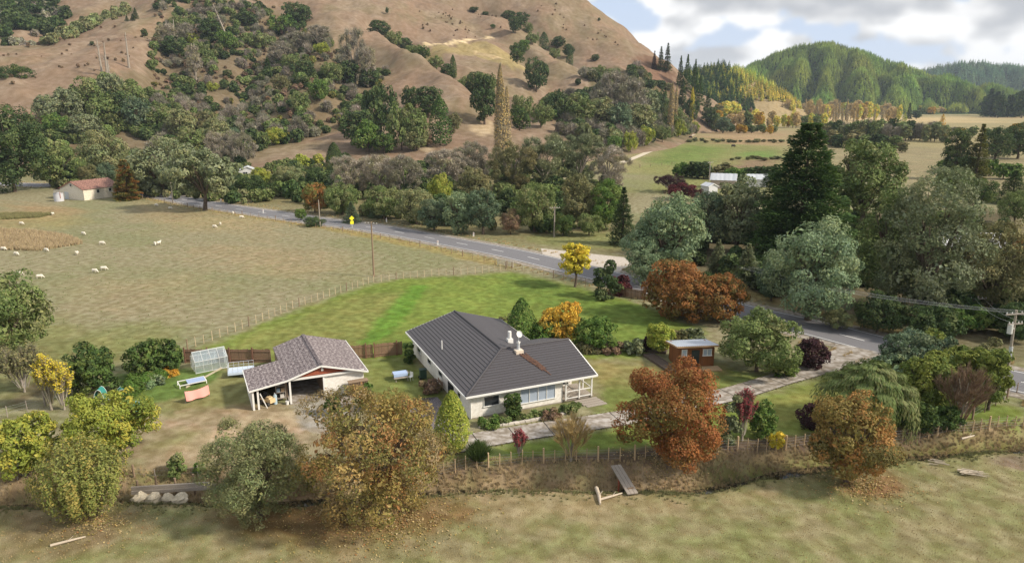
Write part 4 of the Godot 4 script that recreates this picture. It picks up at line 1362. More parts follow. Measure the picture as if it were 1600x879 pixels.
	dish.position = Vector3(8.2, 4.5, -6.6)
	var dm := MB.new()
	dm.tube(Vector3(0, -0.3, 0), Vector3(0, 1.15, 0), 0.035, 0.035, 6)
	dm.tube(Vector3(0, 0.8, 0.05), Vector3(0.0, 1.0, 0.6), 0.02, 0.02, 5)
	obj("mast", dm.mesh(), M.zinc, dish)
	var db := MB.new()
	for i in 4:
		var f0 := i / 4.0
		var f1 := (i + 1) / 4.0
		for j in 20:
			var t0 := TAU * j / 20
			var t1 := TAU * (j + 1) / 20
			var pt := func(f, t): return Vector3(cos(t) * f * 0.31, 1.12 + sin(t) * f * 0.32, 0.12 + f * f * 0.12 - 0.15 * sin(t) * f)
			db.quad(pt.call(f0, t0), pt.call(f1, t0), pt.call(f1, t1), pt.call(f0, t1))
	obj("reflector", db.mesh(), M.white, dish)
	var vent := MB.new()
	vent.box(Vector3(8.4, 3.85, -9.4), Vector3(0.6, 0.6, 0.6))
	vent.tube(Vector3(8.4, 4.25, -9.4), Vector3(8.4, 4.95, -9.4), 0.2, 0.19, 12)
	obj("white_vent", vent.mesh(), M.white, o)
	var pipe := MB.new()
	pipe.tube(Vector3(1.55, 3.0, -11.8), Vector3(1.55, 4.1, -11.8), 0.06, 0.06, 8)
	obj("vent_pipe", pipe.mesh(), M.white, o)
	var down := MB.new()
	down.tube(Vector3(0.66, 0.1, -0.55), Vector3(0.66, 2.45, -0.55), 0.05, 0.05, 6)
	obj("downpipe", down.mesh(), M.white, o)

# ---------------------------------------------------------------- the carport and shed under one long roof
func build_carport() -> void:
	var r := RandomNumberGenerator.new()
	r.seed = 21
	var at := Vector3(-25.01, 0, -62.84)
	var yaw := 0.4416
	var o := thing("carport_shed", "weathered grey roofed carport and shed with brick red gable", "shed", at, yaw)
	var roof := Node3D.new()
	roof.name = "roof"
	o.add_child(roof, true)
	# profile across the front: lean-to eave, break of slope, ridge, far eave
	var X := [0.0, 3.5, 6.8, 11.4]
	var Y := [2.12, 2.62, 3.62, 2.28]
	var back := -10.4
	var lean := -6.0
	var dk := MB.new()
	for i in 3:
		var zb: float = lean if i == 0 else back
		var a := Vector3(X[i], Y[i], 0)
		var b := Vector3(X[i + 1], Y[i + 1], 0)
		var bk := Vector3(0, 0, zb)
		dk.quad(a, b, b + bk, a + bk)
		dk.quad(a - Vector3(0, 0.1, 0), a + bk - Vector3(0, 0.1, 0), b + bk - Vector3(0, 0.1, 0), b - Vector3(0, 0.1, 0))
	obj("deck", dk.mesh(), M.old_roof, roof)
	roof_rows(roof, "shingle_course", M.old_roof, 10, func(t): return [Vector2(3.5 * t, lean), Vector2(3.5 * t, 0.04)], Y[1], Y[0], 0.03, r)
	roof_rows(roof, "shingle_course", M.old_roof, 10, func(t): return [Vector2(3.5 + 3.3 * t, back), Vector2(3.5 + 3.3 * t, 0.04)], Y[2], Y[1], 0.03, r)
	roof_rows(roof, "shingle_course", M.old_roof, 13, func(t): return [Vector2(11.4 - 4.6 * t, 0.04), Vector2(11.4 - 4.6 * t, back)], Y[2], Y[3], 0.03, r)
	var cap := MB.new()
	cap.col = Color(0.55, 0.55, 0.58)
	cap.beam(Vector3(6.8, 3.65, 0.06), Vector3(6.8, 3.65, back - 0.05), 0.34, 0.06)
	obj("ridge_cap", cap.mesh(), M.old_roof, roof)
	for f in [[Vector3(-0.05, 2.06, 0.08), Vector3(3.5, 2.56, 0.08)], [Vector3(3.5, 2.56, 0.08), Vector3(6.8, 3.56, 0.08)], [Vector3(6.8, 3.56, 0.08), Vector3(11.45, 2.21, 0.08)], [Vector3(-0.06, 2.06, 0.04), Vector3(-0.06, 2.06, lean)], [Vector3(11.46, 2.21, 0.04), Vector3(11.46, 2.21, back)]]:
		var b := MB.new()
		b.beam(f[0], f[1], 0.07, 0.16)
		obj("barge_board", b.mesh(), M.white, o)
	for p in [[0.3, -0.25, 2.05], [0.75, -0.25, 2.1], [3.75, -0.2, 2.5], [7.05, -0.35, 2.5]]:
		var b := MB.new()
		b.box(Vector3(p[0], p[2] * 0.5, p[1]), Vector3(0.17, p[2], 0.17))
		obj("post", b.mesh(), M.white, o)
	var brace := MB.new()
	brace.beam(Vector3(0.95, 1.6, -0.28), Vector3(1.5, 0.05, -0.1), 0.12, 0.05)
	obj("brace", brace.mesh(), M.white, o)
	var g := MB.new()
	g.tri(Vector3(4.2, 2.62, -0.3), Vector3(10.3, 2.52, -0.3), Vector3(6.8, 3.5, -0.3))
	g.tri(Vector3(4.2, 2.62, -0.36), Vector3(6.8, 3.5, -0.36), Vector3(10.3, 2.52, -0.36))
	obj("gable", g.mesh(), M.brick_red, o)
	var lampb := MB.new()
	lampb.box(Vector3(6.95, 3.12, -0.22), Vector3(0.22, 0.3, 0.12))
	obj("light_fitting", lampb.mesh(), M.white, o)
	var bm := MB.new()
	bm.beam(Vector3(3.7, 2.5, -0.22), Vector3(11.1, 2.36, -0.22), 0.1, 0.2)
	obj("beam", bm.mesh(), M.white, o)
	for w in [[Vector3(9.1, 1.15, -0.5), Vector3(3.9, 2.3, 0.12), M.cream], [Vector3(11.05, 1.1, -5.3), Vector3(0.12, 2.2, 9.4), M.cream], [Vector3(7.3, 1.15, back + 0.3), Vector3(7.4, 2.3, 0.12), M.timber], [Vector3(7.1, 1.2, -5.4), Vector3(0.1, 2.4, 9.6), M.timber], [Vector3(3.66, 1.25, -6.0), Vector3(0.1, 2.4, 8.0), M.timber], [Vector3(1.9, 1.05, lean + 0.2), Vector3(3.5, 2.1, 0.1), M.timber], [Vector3(0.2, 1.0, -3.2), Vector3(0.08, 2.0, 5.6), M.white]]:
		var b := MB.new()
		b.box(w[0], w[1])
		obj("wall", b.mesh(), w[2], o)
	var fl := MB.new()
	fl.box(Vector3(5.4, 0.0, -4.9), Vector3(3.5, 0.16, 9.8))
	obj("floor_slab", fl.mesh(), M.concrete, o)
	# what stands in and before it
	var xf := o.transform
	var pl := func(x, y, z): return xf * Vector3(x, y, z)
	var mw := thing("ride_on_mower", "cream ride-on mower parked under the lean-to roof", "mower", pl.call(1.75, 0, -1.2), yaw + 0.5)
	var b1 := MB.new()
	b1.box(Vector3(0, 0.52, 0.35), Vector3(0.6, 0.42, 0.75))
	b1.box(Vector3(0, 0.78, 0.25), Vector3(0.5, 0.1, 0.5))
	obj("bonnet", b1.mesh(), mat(Color(0.66, 0.50, 0.28), 0.5), mw)
	var b2 := MB.new()
	b2.box(Vector3(0, 0.42, -0.35), Vector3(0.9, 0.3, 0.8))
	obj("body", b2.mesh(), mat(Color(0.66, 0.50, 0.28), 0.5), mw)
	var b3 := MB.new()
	b3.box(Vector3(0, 0.66, -0.3), Vector3(0.44, 0.12, 0.4))
	b3.box(Vector3(0, 0.92, -0.52), Vector3(0.44, 0.42, 0.1))
	obj("seat", b3.mesh(), M.dark, mw)
	for w in [[-0.42, 0.5, 0.19], [0.42, 0.5, 0.19], [-0.45, -0.5, 0.25], [0.45, -0.5, 0.25]]:
		var b := MB.new()
		b.tube(Vector3(w[0] - 0.09, w[2], w[1]), Vector3(w[0] + 0.09, w[2], w[1]), w[2], w[2], 12)
		obj("wheel", b.mesh(), M.dark, mw)
	var sw := MB.new()
	sw.tube(Vector3(0, 0.6, 0.05), Vector3(0, 0.98, -0.08), 0.025, 0.025, 5)
	sw.tube(Vector3(0, 0.98, -0.08), Vector3(0, 1.0, -0.09), 0.19, 0.19, 10)
	obj("steering_wheel", sw.mesh(), M.dark, mw)
	var sh := thing("storage_shelf", "cluttered timber shelf standing inside the lean-to", "shelf", pl.call(3.0, 0, -1.6), yaw)
	for y in [0.3, 0.95, 1.6]:
		var b := MB.new()
		b.box(Vector3(0, y, 0), Vector3(0.95, 0.05, 0.6))
		obj("shelf_board", b.mesh(), M.grey_wood, sh)
	for p in [[-0.45, -0.28], [0.45, -0.28], [-0.45, 0.28], [0.45, 0.28]]:
		var b := MB.new()
		b.box(Vector3(p[0], 0.95, p[1]), Vector3(0.06, 1.9, 0.06))
		obj("leg", b.mesh(), M.grey_wood, sh)
	var i := 0
	for q in [["grey plastic tub on the top board of the lean-to shelf", Color(0.35, 0.37, 0.4), -0.2, 1.63], ["brown cardboard box on the middle board of the lean-to shelf", Color(0.36, 0.25, 0.15), 0.2, 0.98], ["pale blue crate on the middle board of the lean-to shelf", Color(0.30, 0.42, 0.52), -0.25, 0.98], ["dull white carton on the bottom board of the lean-to shelf", Color(0.58, 0.55, 0.5), 0.1, 0.33]]:
		var bx := thing("storage_box", q[0], "box", pl.call(3.0 + q[2], q[3], -1.55), yaw)
		var b := MB.new()
		b.box(Vector3(0, 0.16, 0), Vector3(0.36, 0.30, 0.34))
		obj("body", b.mesh(), mat(q[1], 0.7), bx)
		var c := MB.new()
		c.box(Vector3(0, 0.33, 0), Vector3(0.39, 0.035, 0.37))
		obj("lid", c.mesh(), mat(q[1] * 0.8, 0.7), bx)
		i += 1
	var gb := thing("gas_bottle", "pale blue gas bottle standing by the lean-to shelf", "gas bottle", pl.call(2.35, 0, -0.9), yaw)
	var b4 := MB.new()
	b4.tube(Vector3(0, 0.02, 0), Vector3(0, 0.9, 0), 0.19, 0.19, 14)
	b4.tube(Vector3(0, 0.9, 0), Vector3(0, 1.06, 0), 0.19, 0.07, 14)
	obj("cylinder_body", b4.mesh(), mat(Color(0.42, 0.55, 0.62), 0.4), gb)
	var b5 := MB.new()
	b5.tube(Vector3(0, 1.06, 0), Vector3(0, 1.18, 0), 0.05, 0.05, 8)
	obj("valve", b5.mesh(), M.zinc, gb)
	var bk := thing("white_bucket", "white bucket beside the carport centre post", "bucket", pl.call(3.4, 0, -0.3), yaw)
	var b6 := MB.new()
	b6.tube(Vector3(0, 0.0, 0), Vector3(0, 0.36, 0), 0.14, 0.18, 14)
	obj("pail", b6.mesh(), M.white, bk)
	var b7 := MB.new()
	for j in 8:
		var t0 := PI * j / 8
		var t1 := PI * (j + 1) / 8
		b7.tube(Vector3(cos(t0) * 0.18, 0.36 + sin(t0) * 0.12, 0), Vector3(cos(t1) * 0.18, 0.36 + sin(t1) * 0.12, 0), 0.008, 0.008, 4)
	obj("handle", b7.mesh(), M.wire, bk)
	var wp := thing("woodpile", "brown firewood stack in a timber frame before the cream shed wall", "woodpile", pl.call(10.3, 0, 0.35), yaw)
	var fr := MB.new()
	for x in [-0.9, 0.9]:
		fr.box(Vector3(x, 0.75, 0), Vector3(0.08, 1.5, 0.6))
	fr.box(Vector3(0, 1.53, 0), Vector3(2.0, 0.06, 0.8))
	obj("frame", fr.mesh(), M.timber, wp)
	for row in 8:
		for cidx in 9:
			var b := MB.new()
			var kk := r.randf_range(0.7, 1.2)
			b.col = Color(kk, kk * 0.95, kk * 0.9)
			b.tube(Vector3(-0.76 + cidx * 0.19, 0.1 + row * 0.175, -0.27), Vector3(-0.76 + cidx * 0.19, 0.1 + row * 0.175, 0.27 + r.randf() * 0.06), 0.085, 0.085, 6)
			obj("log", b.mesh(), M.timber, wp)

# ---------------------------------------------------------------- garden things
func build_garden_things() -> void:
	var r := RandomNumberGenerator.new()
	r.seed = 8
	# greenhouse: ridge runs to its door end
	var gh := thing("greenhouse", "small clear paned greenhouse with white frame beside the timber fence", "greenhouse", Vector3(-35.14, 0, -73.45), 0.6155)
	var L := 3.4
	var W := 2.3
	var eave := 1.35
	var top := 2.15
	var fr := MB.new()
	for i in 5:
		var x := L * i / 4.0
		for s in [-1, 1]:
			fr.beam(Vector3(x, 0.06, s * W * 0.5), Vector3(x, eave, s * W * 0.5 * 1.001), 0.032, 0.032)
			fr.beam(Vector3(x, eave, s * W * 0.5), Vector3(x, top, 0.02 * s), 0.032, 0.032)
	for y in [[0.06, W * 0.5], [eave, W * 0.5]]:
		for s in [-1, 1]:
			fr.beam(Vector3(-0.03, y[0], y[1] * s), Vector3(L + 0.03, y[0], y[1] * s), 0.05, 0.05)
	fr.beam(Vector3(-0.03, top, 0), Vector3(L + 0.03, top, 0), 0.06, 0.06)
	for z in [-0.35, 0.35]:
		fr.beam(Vector3(L, 0.06, z), Vector3(L, 1.85, z), 0.05, 0.05)
		fr.beam(Vector3(0, 0.06, z), Vector3(0, 1.85, z), 0.05, 0.05)
	fr.beam(Vector3(L, eave, -W * 0.5), Vector3(L, eave, W * 0.5), 0.045, 0.045)
	obj("frame", fr.mesh(), mat(Color(0.62, 0.64, 0.63), 0.5), gh)
	for i in 4:
		for s in [-1, 1]:
			var x0 := L * i / 4.0 + 0.03
			var x1 := L * (i + 1) / 4.0 - 0.03
			var a := MB.new()
			a.quad(Vector3(x0, 0.1, s * W * 0.5), Vector3(x1, 0.1, s * W * 0.5), Vector3(x1, eave - 0.03, s * W * 0.5), Vector3(x0, eave - 0.03, s * W * 0.5))
			obj("pane", a.mesh(), M.pane, gh)
			var b := MB.new()
			b.quad(Vector3(x0, eave + 0.03, s * W * 0.48), Vector3(x1, eave + 0.03, s * W * 0.48), Vector3(x1, top - 0.02, s * 0.05), Vector3(x0, top - 0.02, s * 0.05))
			obj("roof_pane", b.mesh(), M.pane, gh)
	for x in [0.0, L]:
		for z in [[-W * 0.5, -0.37], [-0.33, 0.33], [0.37, W * 0.5]]:
			var a := MB.new()
			a.quad(Vector3(x, 0.1, z[0]), Vector3(x, 0.1, z[1]), Vector3(x, eave - 0.03, z[1]), Vector3(x, eave - 0.03, z[0]))
			obj("pane", a.mesh(), M.pane, gh)
	# trailer
	var tr := thing("farm_trailer", "pale grey flat trailer with mesh sides parked by the carport", "trailer", Vector3(-29.39, 0, -72.21), 0.3000)
	var td := MB.new()
	td.box(Vector3(0, 0.62, 0), Vector3(2.6, 0.08, 1.7))
	td.box(Vector3(0, 0.50, 0.83), Vector3(2.6, 0.2, 0.05))
	td.box(Vector3(0, 0.50, -0.83), Vector3(2.6, 0.2, 0.05))
	obj("deck", td.mesh(), mat(Color(0.52, 0.60, 0.70), 0.5), tr)
	for s in [-0.83, 0.83]:
		var b := MB.new()
		for i in 6:
			b.beam(Vector3(-1.28 + i * 0.51, 0.62, s), Vector3(-1.28 + i * 0.51, 1.28, s * 1.001), 0.03, 0.03)
		b.beam(Vector3(-1.3, 1.28, s), Vector3(1.3, 1.28, s), 0.035, 0.035)
		b.beam(Vector3(-1.3, 0.95, s), Vector3(1.3, 0.95, s), 0.025, 0.025)
		obj("side_frame", b.mesh(), M.zinc, tr)
	var tb := MB.new()
	for i in 4:
		tb.beam(Vector3(-1.3, 0.62, -0.8 + i * 0.53), Vector3(-1.301, 1.28, -0.8 + i * 0.53), 0.03, 0.03)
	tb.beam(Vector3(-1.3, 1.28, -0.8), Vector3(-1.3, 1.28, 0.8), 0.035, 0.035)
	obj("head_frame", tb.mesh(), M.zinc, tr)
	for s in [-0.72, 0.72]:
		var b := MB.new()
		b.tube(Vector3(0.2, 0.3, s - 0.09), Vector3(0.2, 0.3, s + 0.09), 0.3, 0.3, 14)
		obj("wheel", b.mesh(), M.dark, tr)
	var dr := MB.new()
	dr.beam(Vector3(1.3, 0.5, 0.5), Vector3(2.3, 0.42, 0), 0.07, 0.07)
	dr.beam(Vector3(1.3, 0.5, -0.5), Vector3(2.3, 0.42, 0), 0.07, 0.07)
	dr.beam(Vector3(2.2, 0.42, 0), Vector3(2.2, 0.0, 0.01), 0.05, 0.05)
	obj("drawbar", dr.mesh(), M.zinc, tr)
	# pink sheet on a low line
	var p0 := Vector3(-32.14, 0, -64.79)
	var p1 := Vector3(-30.52, 0, -66.50)
	var ps := thing("pink_sheet", "pale pink cloth stretched between two stakes on the lawn", "cloth", p0)
	var sh := MB.new()
	var dv := p1 - p0
	for i in 16:
		for j in 5:
			var q := func(a, b):
				var u: float = a / 16.0
				var v: float = b / 5.0
				return dv * u + Vector3(0, 1.25 - 0.95 * v - 0.16 * sin(u * PI) * (1.0 - v * 0.6), 0) + Vector3(-dv.z, 0, dv.x).normalized() * (0.10 * sin(u * 11.0) * v + 0.22 * v)
			sh.quad(q.call(i, j), q.call(i, j + 1), q.call(i + 1, j + 1), q.call(i + 1, j))
	obj("cloth", sh.mesh(), mat(Color(0.80, 0.33, 0.28), 0.85), ps)
	for d in [Vector3.ZERO, dv]:
		var b := MB.new()
		b.tube(d + Vector3(0, -0.2, 0), d + Vector3(0, 1.32, 0), 0.03, 0.03, 6)
		obj("stake", b.mesh(), M.grey_wood, ps)
	# table with a blue cover
	var tbl := thing("picnic_table", "timber picnic table with a blue tarpaulin over its top on the back lawn", "table", Vector3(-11.9202, 0, -71.07), 0.35)
	var tt := MB.new()
	tt.box(Vector3(0, 0.72, 0), Vector3(1.7, 0.06, 0.8))
	obj("table_top", tt.mesh(), M.grey_wood, tbl)
	var cv := MB.new()
	cv.box(Vector3(-0.05, 0.77, 0), Vector3(1.5, 0.03, 0.95))
	cv.quad(Vector3(-0.8, 0.47, 0.5), Vector3(0.7, 0.5, 0.5), Vector3(0.7, 0.78, 0.476), Vector3(-0.8, 0.78, 0.476))
	obj("cover", cv.mesh(), mat(Color(0.34, 0.44, 0.62), 0.5), tbl)
	for s in [-0.7, 0.7]:
		var b := MB.new()
		b.box(Vector3(0, 0.43, s), Vector3(1.7, 0.05, 0.28))
		obj("bench", b.mesh(), M.grey_wood, tbl)
		var c := MB.new()
		c.beam(Vector3(s * 0.9, 0, -0.75), Vector3(s * 0.9, 0.7, -0.25), 0.07, 0.07)
		c.beam(Vector3(s * 0.9, 0, 0.75), Vector3(s * 0.9, 0.7, 0.25), 0.07, 0.07)
		obj("leg", c.mesh(), M.grey_wood, tbl)
	var wt := thing("white_chair", "white plastic chair beside the blue covered table", "chair", Vector3(-10.8429, 0, -70.71), -0.6)
	var wc := MB.new()
	wc.box(Vector3(0, 0.43, 0), Vector3(0.46, 0.04, 0.44))
	obj("seat", wc.mesh(), M.white, wt)
	var wb := MB.new()
	wb.box(Vector3(0, 0.68, -0.22), Vector3(0.44, 0.46, 0.035))
	obj("backrest", wb.mesh(), M.white, wt)
	for q in [[-0.2, -0.19], [0.2, -0.19], [-0.2, 0.19], [0.2, 0.19]]:
		var b := MB.new()
		b.tube(Vector3(q[0], 0, q[1]), Vector3(q[0] * 0.9, 0.42, q[1] * 0.9), 0.022, 0.022, 5)
		obj("leg", b.mesh(), M.white, wt)
	var bin := thing("wheelie_bin", "dark green wheeled bin against the long white house wall", "bin", Vector3(-9.5443, 0, -71.25), 1.9)
	var bb := MB.new()
	bb.box(Vector3(0, 0.55, 0), Vector3(0.62, 0.95, 0.68))
	obj("body", bb.mesh(), mat(Color(0.025, 0.055, 0.04), 0.5), bin)
	var bl := MB.new()
	bl.box(Vector3(0, 1.06, 0.02), Vector3(0.68, 0.07, 0.78))
	obj("lid", bl.mesh(), mat(Color(0.02, 0.045, 0.035), 0.45), bin)
	for s in [-0.3, 0.3]:
		var b := MB.new()
		b.tube(Vector3(s - 0.04, 0.12, -0.36), Vector3(s + 0.04, 0.12, -0.36), 0.12, 0.12, 10)
		obj("wheel", b.mesh(), M.dark, bin)
	var cb := thing("garden_bench_seat", "brown slatted bench beside the dark door of the house", "bench", Vector3(-7.6830, 0, -68.46), -1.16)
	for i in 4:
		var b := MB.new()
		b.box(Vector3(0, 0.45, -0.18 + i * 0.13), Vector3(1.5, 0.03, 0.10))
		obj("seat_slat", b.mesh(), M.paling, cb)
	for i in 3:
		var b := MB.new()
		b.box(Vector3(0, 0.58 + i * 0.14, -0.27), Vector3(1.5, 0.10, 0.03))
		obj("back_slat", b.mesh(), M.paling, cb)
	for s in [-0.68, 0.68]:
		var b := MB.new()
		b.box(Vector3(s, 0.22, 0.2), Vector3(0.06, 0.44, 0.06))
		b.box(Vector3(s, 0.48, -0.305), Vector3(0.06, 0.95, 0.05))
		obj("leg", b.mesh(), M.paling, cb)
	var pc := MB.new()
	pc.slab([Vector2(-7.53, -66.34), Vector2(-6.17, -63.3), Vector2(-4.36, -56.69), Vector2(-6.02, -55.28), Vector2(-7.98, -61.87), Vector2(-9.58, -61.18), Vector2(-14.81, -63.3), Vector2(-15.06, -64.48), Vector2(-9.88, -63.3), Vector2(-8.35, -65.09)], -0.1, 0.03)
	struct("courtyard_paving", pc.mesh(), mat(Color(0.27, 0.25, 0.26), 0.9, T.lichen, 1.4))
	# stone edging of the bed along the house
	var edge := curve([Vector2(-3.03, -59.44), Vector2(0, -60.1), Vector2(3.61, -61.59), Vector2(6.48, -63.3)], 0.55)
	var eb := thing("bed_edging", "pale stone edging between the house flower bed and the drive", "edging", Vector3(edge[0].x, 0, edge[0].y))
	for i in edge.size() - 1:
		var b := MB.new()
		var k := r.randf_range(0.8, 1.15)
		b.col = Color(k, k, k)
		var p: Vector2 = edge[i] - edge[0]
		var q: Vector2 = edge[i + 1] - edge[0]
		b.beam(Vector3(p.x, 0.1, p.y), Vector3(p.lerp(q, 0.93).x, 0.1, p.lerp(q, 0.93).y), 0.30 * r.randf_range(0.85, 1.2), 0.2 * r.randf_range(0.8, 1.2))
		obj("stone", b.mesh(), mat(Color(0.72, 0.67, 0.61), 0.95, T.mottle, 1.0) if i == 0 else eb.get_child(0).material_override, eb)
	# cedar studio with a skillion roof
	var st := thing("garden_studio", "small cedar clad studio with pale metal roof and white windows", "shed", Vector3(20.36, 0, -76.04), 0.1200)
	for q in [[Vector3(0, 1.2, 1.5), Vector3(4.0, 2.4, 0.12)], [Vector3(0, 1.0, -1.5), Vector3(4.0, 2.0, 0.12)], [Vector3(-2.0, 1.1, 0), Vector3(0.12, 2.2, 2.88)], [Vector3(2.0, 1.1, 0), Vector3(0.12, 2.2, 2.88)]]:
		var b := MB.new()
		b.box(q[0], q[1])
		obj("wall", b.mesh(), M.cedar, st)
	for i in 20:
		var b := MB.new()
		var k := r.randf_range(0.8, 1.2)
		b.col = Color(k, k, k)
		b.box(Vector3(-1.9 + i * 0.2, 1.2, 1.572), Vector3(0.185, 2.36, 0.024))
		obj("board", b.mesh(), M.cedar, st)
	for i in 15:
		for s in [-2.072, 2.072]:
			var b := MB.new()
			var k := r.randf_range(0.8, 1.2)
			b.col = Color(k, k, k)
			b.box(Vector3(s, 1.1, -1.4 + i * 0.2), Vector3(0.024, 2.16, 0.185))
			obj("board", b.mesh(), M.cedar, st)
	var srf := MB.new()
	for i in 22:
		var x := -2.4 + i * 0.22
		var dz := Vector3(0, -0.62, -3.9)
		var o := Vector3(x, 2.66, 1.95)
		srf.quad(o, o + Vector3(0.11, 0.04, 0), o + Vector3(0.11, 0.04, 0) + dz, o + dz)
		srf.quad(o + Vector3(0.11, 0.04, 0), o + Vector3(0.22, 0, 0), o + Vector3(0.22, 0, 0) + dz, o + Vector3(0.11, 0.04, 0) + dz)
	obj("roof", srf.mesh(), mat(Color(0.58, 0.65, 0.76), 0.35, T.mottle, 2.0), st)
	for f in [[Vector3(-2.42, 2.58, 1.97), Vector3(2.45, 2.58, 1.97)], [Vector3(-2.43, 2.58, 1.95), Vector3(-2.43, 1.96, -1.95)], [Vector3(2.46, 2.58, 1.95), Vector3(2.46, 1.96, -1.95)]]:
		var b := MB.new()
		b.beam(f[0], f[1], 0.05, 0.17)
		obj("fascia", b.mesh(), mat(Color(0.55, 0.36, 0.20), 0.7, T.wood, 0.8), st)
	window(st, Vector3(-1.45, 1.75, 1.60), 0.55, 0.8, 0.0, 1, M.glass_pale)
	window(st, Vector3(1.2, 1.75, 1.60), 0.95, 0.75, 0.0, 2, M.glass_pale)
	var sd := MB.new()
	sd.box(Vector3(-0.15, 1.05, 1.60), Vector3(0.9, 2.05, 0.06))
	obj("door", sd.mesh(), M.glass_dark, st)
	var dk := MB.new()
	dk.box(Vector3(0.9, 0.08, 2.3), Vector3(3.2, 0.12, 1.3))
	obj("deck", dk.mesh(), mat(Color(0.62, 0.45, 0.26), 0.85, T.wood, 0.8), st)
	# raised beds
	for q in [["raised bed edged with dark timber on the lawn beyond the porch", Vector3(15.3, 0, -78.11), Vector3(17.21, 0, -72.72)], ["low timber edged shrub border at the top of the lawn", Vector3(10.5, 0, -81.67), Vector3(18.05, 0, -78.76)]]:
		var a: Vector3 = q[1]
		var bq: Vector3 = q[2]
		var bd := thing("raised_bed", q[0], "garden bed", a)
		var dd := bq - a
		var nn := Vector3(-dd.z, 0, dd.x).normalized() * 1.3
		var e := MB.new()
		e.beam(Vector3(0, 0.14, 0), dd + Vector3(0, 0.14, 0), 0.12, 0.28)
		e.beam(nn * -1 + Vector3(0, 0.14, 0), dd - nn + Vector3(0, 0.14, 0), 0.12, 0.28)
		e.beam(Vector3(0, 0.14, 0), nn * -1 + Vector3(0, 0.14, 0), 0.11, 0.27)
		e.beam(dd + Vector3(0, 0.14, 0), dd - nn + Vector3(0, 0.14, 0), 0.11, 0.27)
		obj("border_board", e.mesh(), mat(Color(0.13, 0.10, 0.08), 0.9, T.wood, 0.8), bd)
		var s := MB.new()
		s.box(dd * 0.5 - nn * 0.5 + Vector3(0, 0.1, 0), Vector3(dd.length() - 0.1, 0.2, nn.length() - 0.1), Basis(dd.normalized(), Vector3.UP, dd.normalized().cross(Vector3.UP)))
		obj("soil", s.mesh(), mat(Color(0.11, 0.08, 0.06), 1.0, T.fine, 2.0), bd)
	# teal netting over vegetable beds
	for q in [["upright teal netting frame among the yellow fruit leaves", -40.63, -65.09, 1.0, 1.5, 0.2], ["low teal cloche tipped by the vegetable bed", -39.40, -66.82, 1.2, 0.8, 0.5], ["teal tarpaulin heap nearest the dirt yard", -36.54, -63.30, 1.3, 0.7, -0.3]]:
		var n := thing("netting_frame", q[0], "netting", Vector3(q[1], 0, q[2]), q[5])
		var b := MB.new()
		var w: float = q[3]
		var h: float = q[4]
		for i in 8:
			var t0 := PI * i / 8
			var t1 := PI * (i + 1) / 8
			b.quad(Vector3(cos(t0) * w * 0.5, sin(t0) * h, 0.5), Vector3(cos(t1) * w * 0.5, sin(t1) * h, 0.5), Vector3(cos(t1) * w * 0.5, sin(t1) * h, -0.5), Vector3(cos(t0) * w * 0.5, sin(t0) * h, -0.5))
		obj("cloth", b.mesh(), mat(Color(0.03, 0.22, 0.19), 0.7), n)
		var f := MB.new()
		for z in [-0.52, 0.52]:
			for i in 8:
				var t0 := PI * i / 8
				var t1 := PI * (i + 1) / 8
				f.tube(Vector3(cos(t0) * w * 0.5, sin(t0) * h, z), Vector3(cos(t1) * w * 0.5, sin(t1) * h, z), 0.02, 0.02, 5)
		obj("hoop", f.mesh(), M.white, n)
	# cold frame before the greenhouse
	var cf := thing("cold_frame", "low white framed cold frame with a blue sheet in front of the greenhouse", "cold frame", Vector3(-33.64, 0, -69.66), 0.6155)
	var c1 := MB.new()
	for q in [[Vector3(-1.3, 0.4, -0.6), Vector3(1.3, 0.4, -0.6)], [Vector3(-1.3, 0.32, 0.6), Vector3(1.3, 0.32, 0.6)], [Vector3(-1.3, 0.4, -0.6), Vector3(-1.3, 0.32, 0.6)], [Vector3(1.3, 0.4, -0.6), Vector3(1.3, 0.32, 0.6)], [Vector3(-1.3, 0, -0.6), Vector3(-1.3, 0.4, -0.601)], [Vector3(1.3, 0, 0.6), Vector3(1.3, 0.32, 0.601)], [Vector3(1.3, 0, -0.6), Vector3(1.3, 0.4, -0.601)], [Vector3(-1.3, 0, 0.6), Vector3(-1.3, 0.32, 0.601)]]:
		c1.beam(q[0], q[1], 0.07, 0.07)
	obj("frame", c1.mesh(), M.white, cf)
	var c2 := MB.new()
	c2.quad(Vector3(-0.5, 0.36, 0.55), Vector3(1.25, 0.36, 0.55), Vector3(1.25, 0.43, -0.55), Vector3(-0.5, 0.43, -0.55))
	obj("sheet", c2.mesh(), mat(Color(0.30, 0.38, 0.55), 0.4), cf)
	var ed := thing("timber_edge", "long pale timber edge running out from the greenhouse door", "edging", Vector3(-33.85, 0, -68.63))
	var e2 := MB.new()
	e2.beam(Vector3(0, 0.08, 0), Vector3(1.5642, 0.08, -5.6142), 0.1, 0.16)
	obj("board", e2.mesh(), mat(Color(0.60, 0.55, 0.42), 0.9, T.wood, 0.8), ed)
	# a retaining wall of timber over boulders at the ditch
	var rw := thing("retaining_wall", "grey timber retaining wall above the ditch boulders", "wall", Vector3(-29.50, -0.9, -49.31), 0.1275)
	for i in 2:
		var b := MB.new()
		var k := 1.1 + 0.35 * i
		b.col = Color(k, k, k)
		b.box(Vector3(3.1, 0.35 + i * 0.30, -0.12 * i), Vector3(6.3, 0.28, 0.14))
		obj("board", b.mesh(), M.grey_wood, rw)
	for i in 5:
		var b := MB.new()
		b.tube(Vector3(0.3 + i * 1.4, -0.6, -0.42), Vector3(0.3 + i * 1.4, 1.15 + 0.25 * (i % 2), -0.42), 0.09, 0.09, 7)
		obj("post", b.mesh(), M.timber, rw)
	var bi := 0
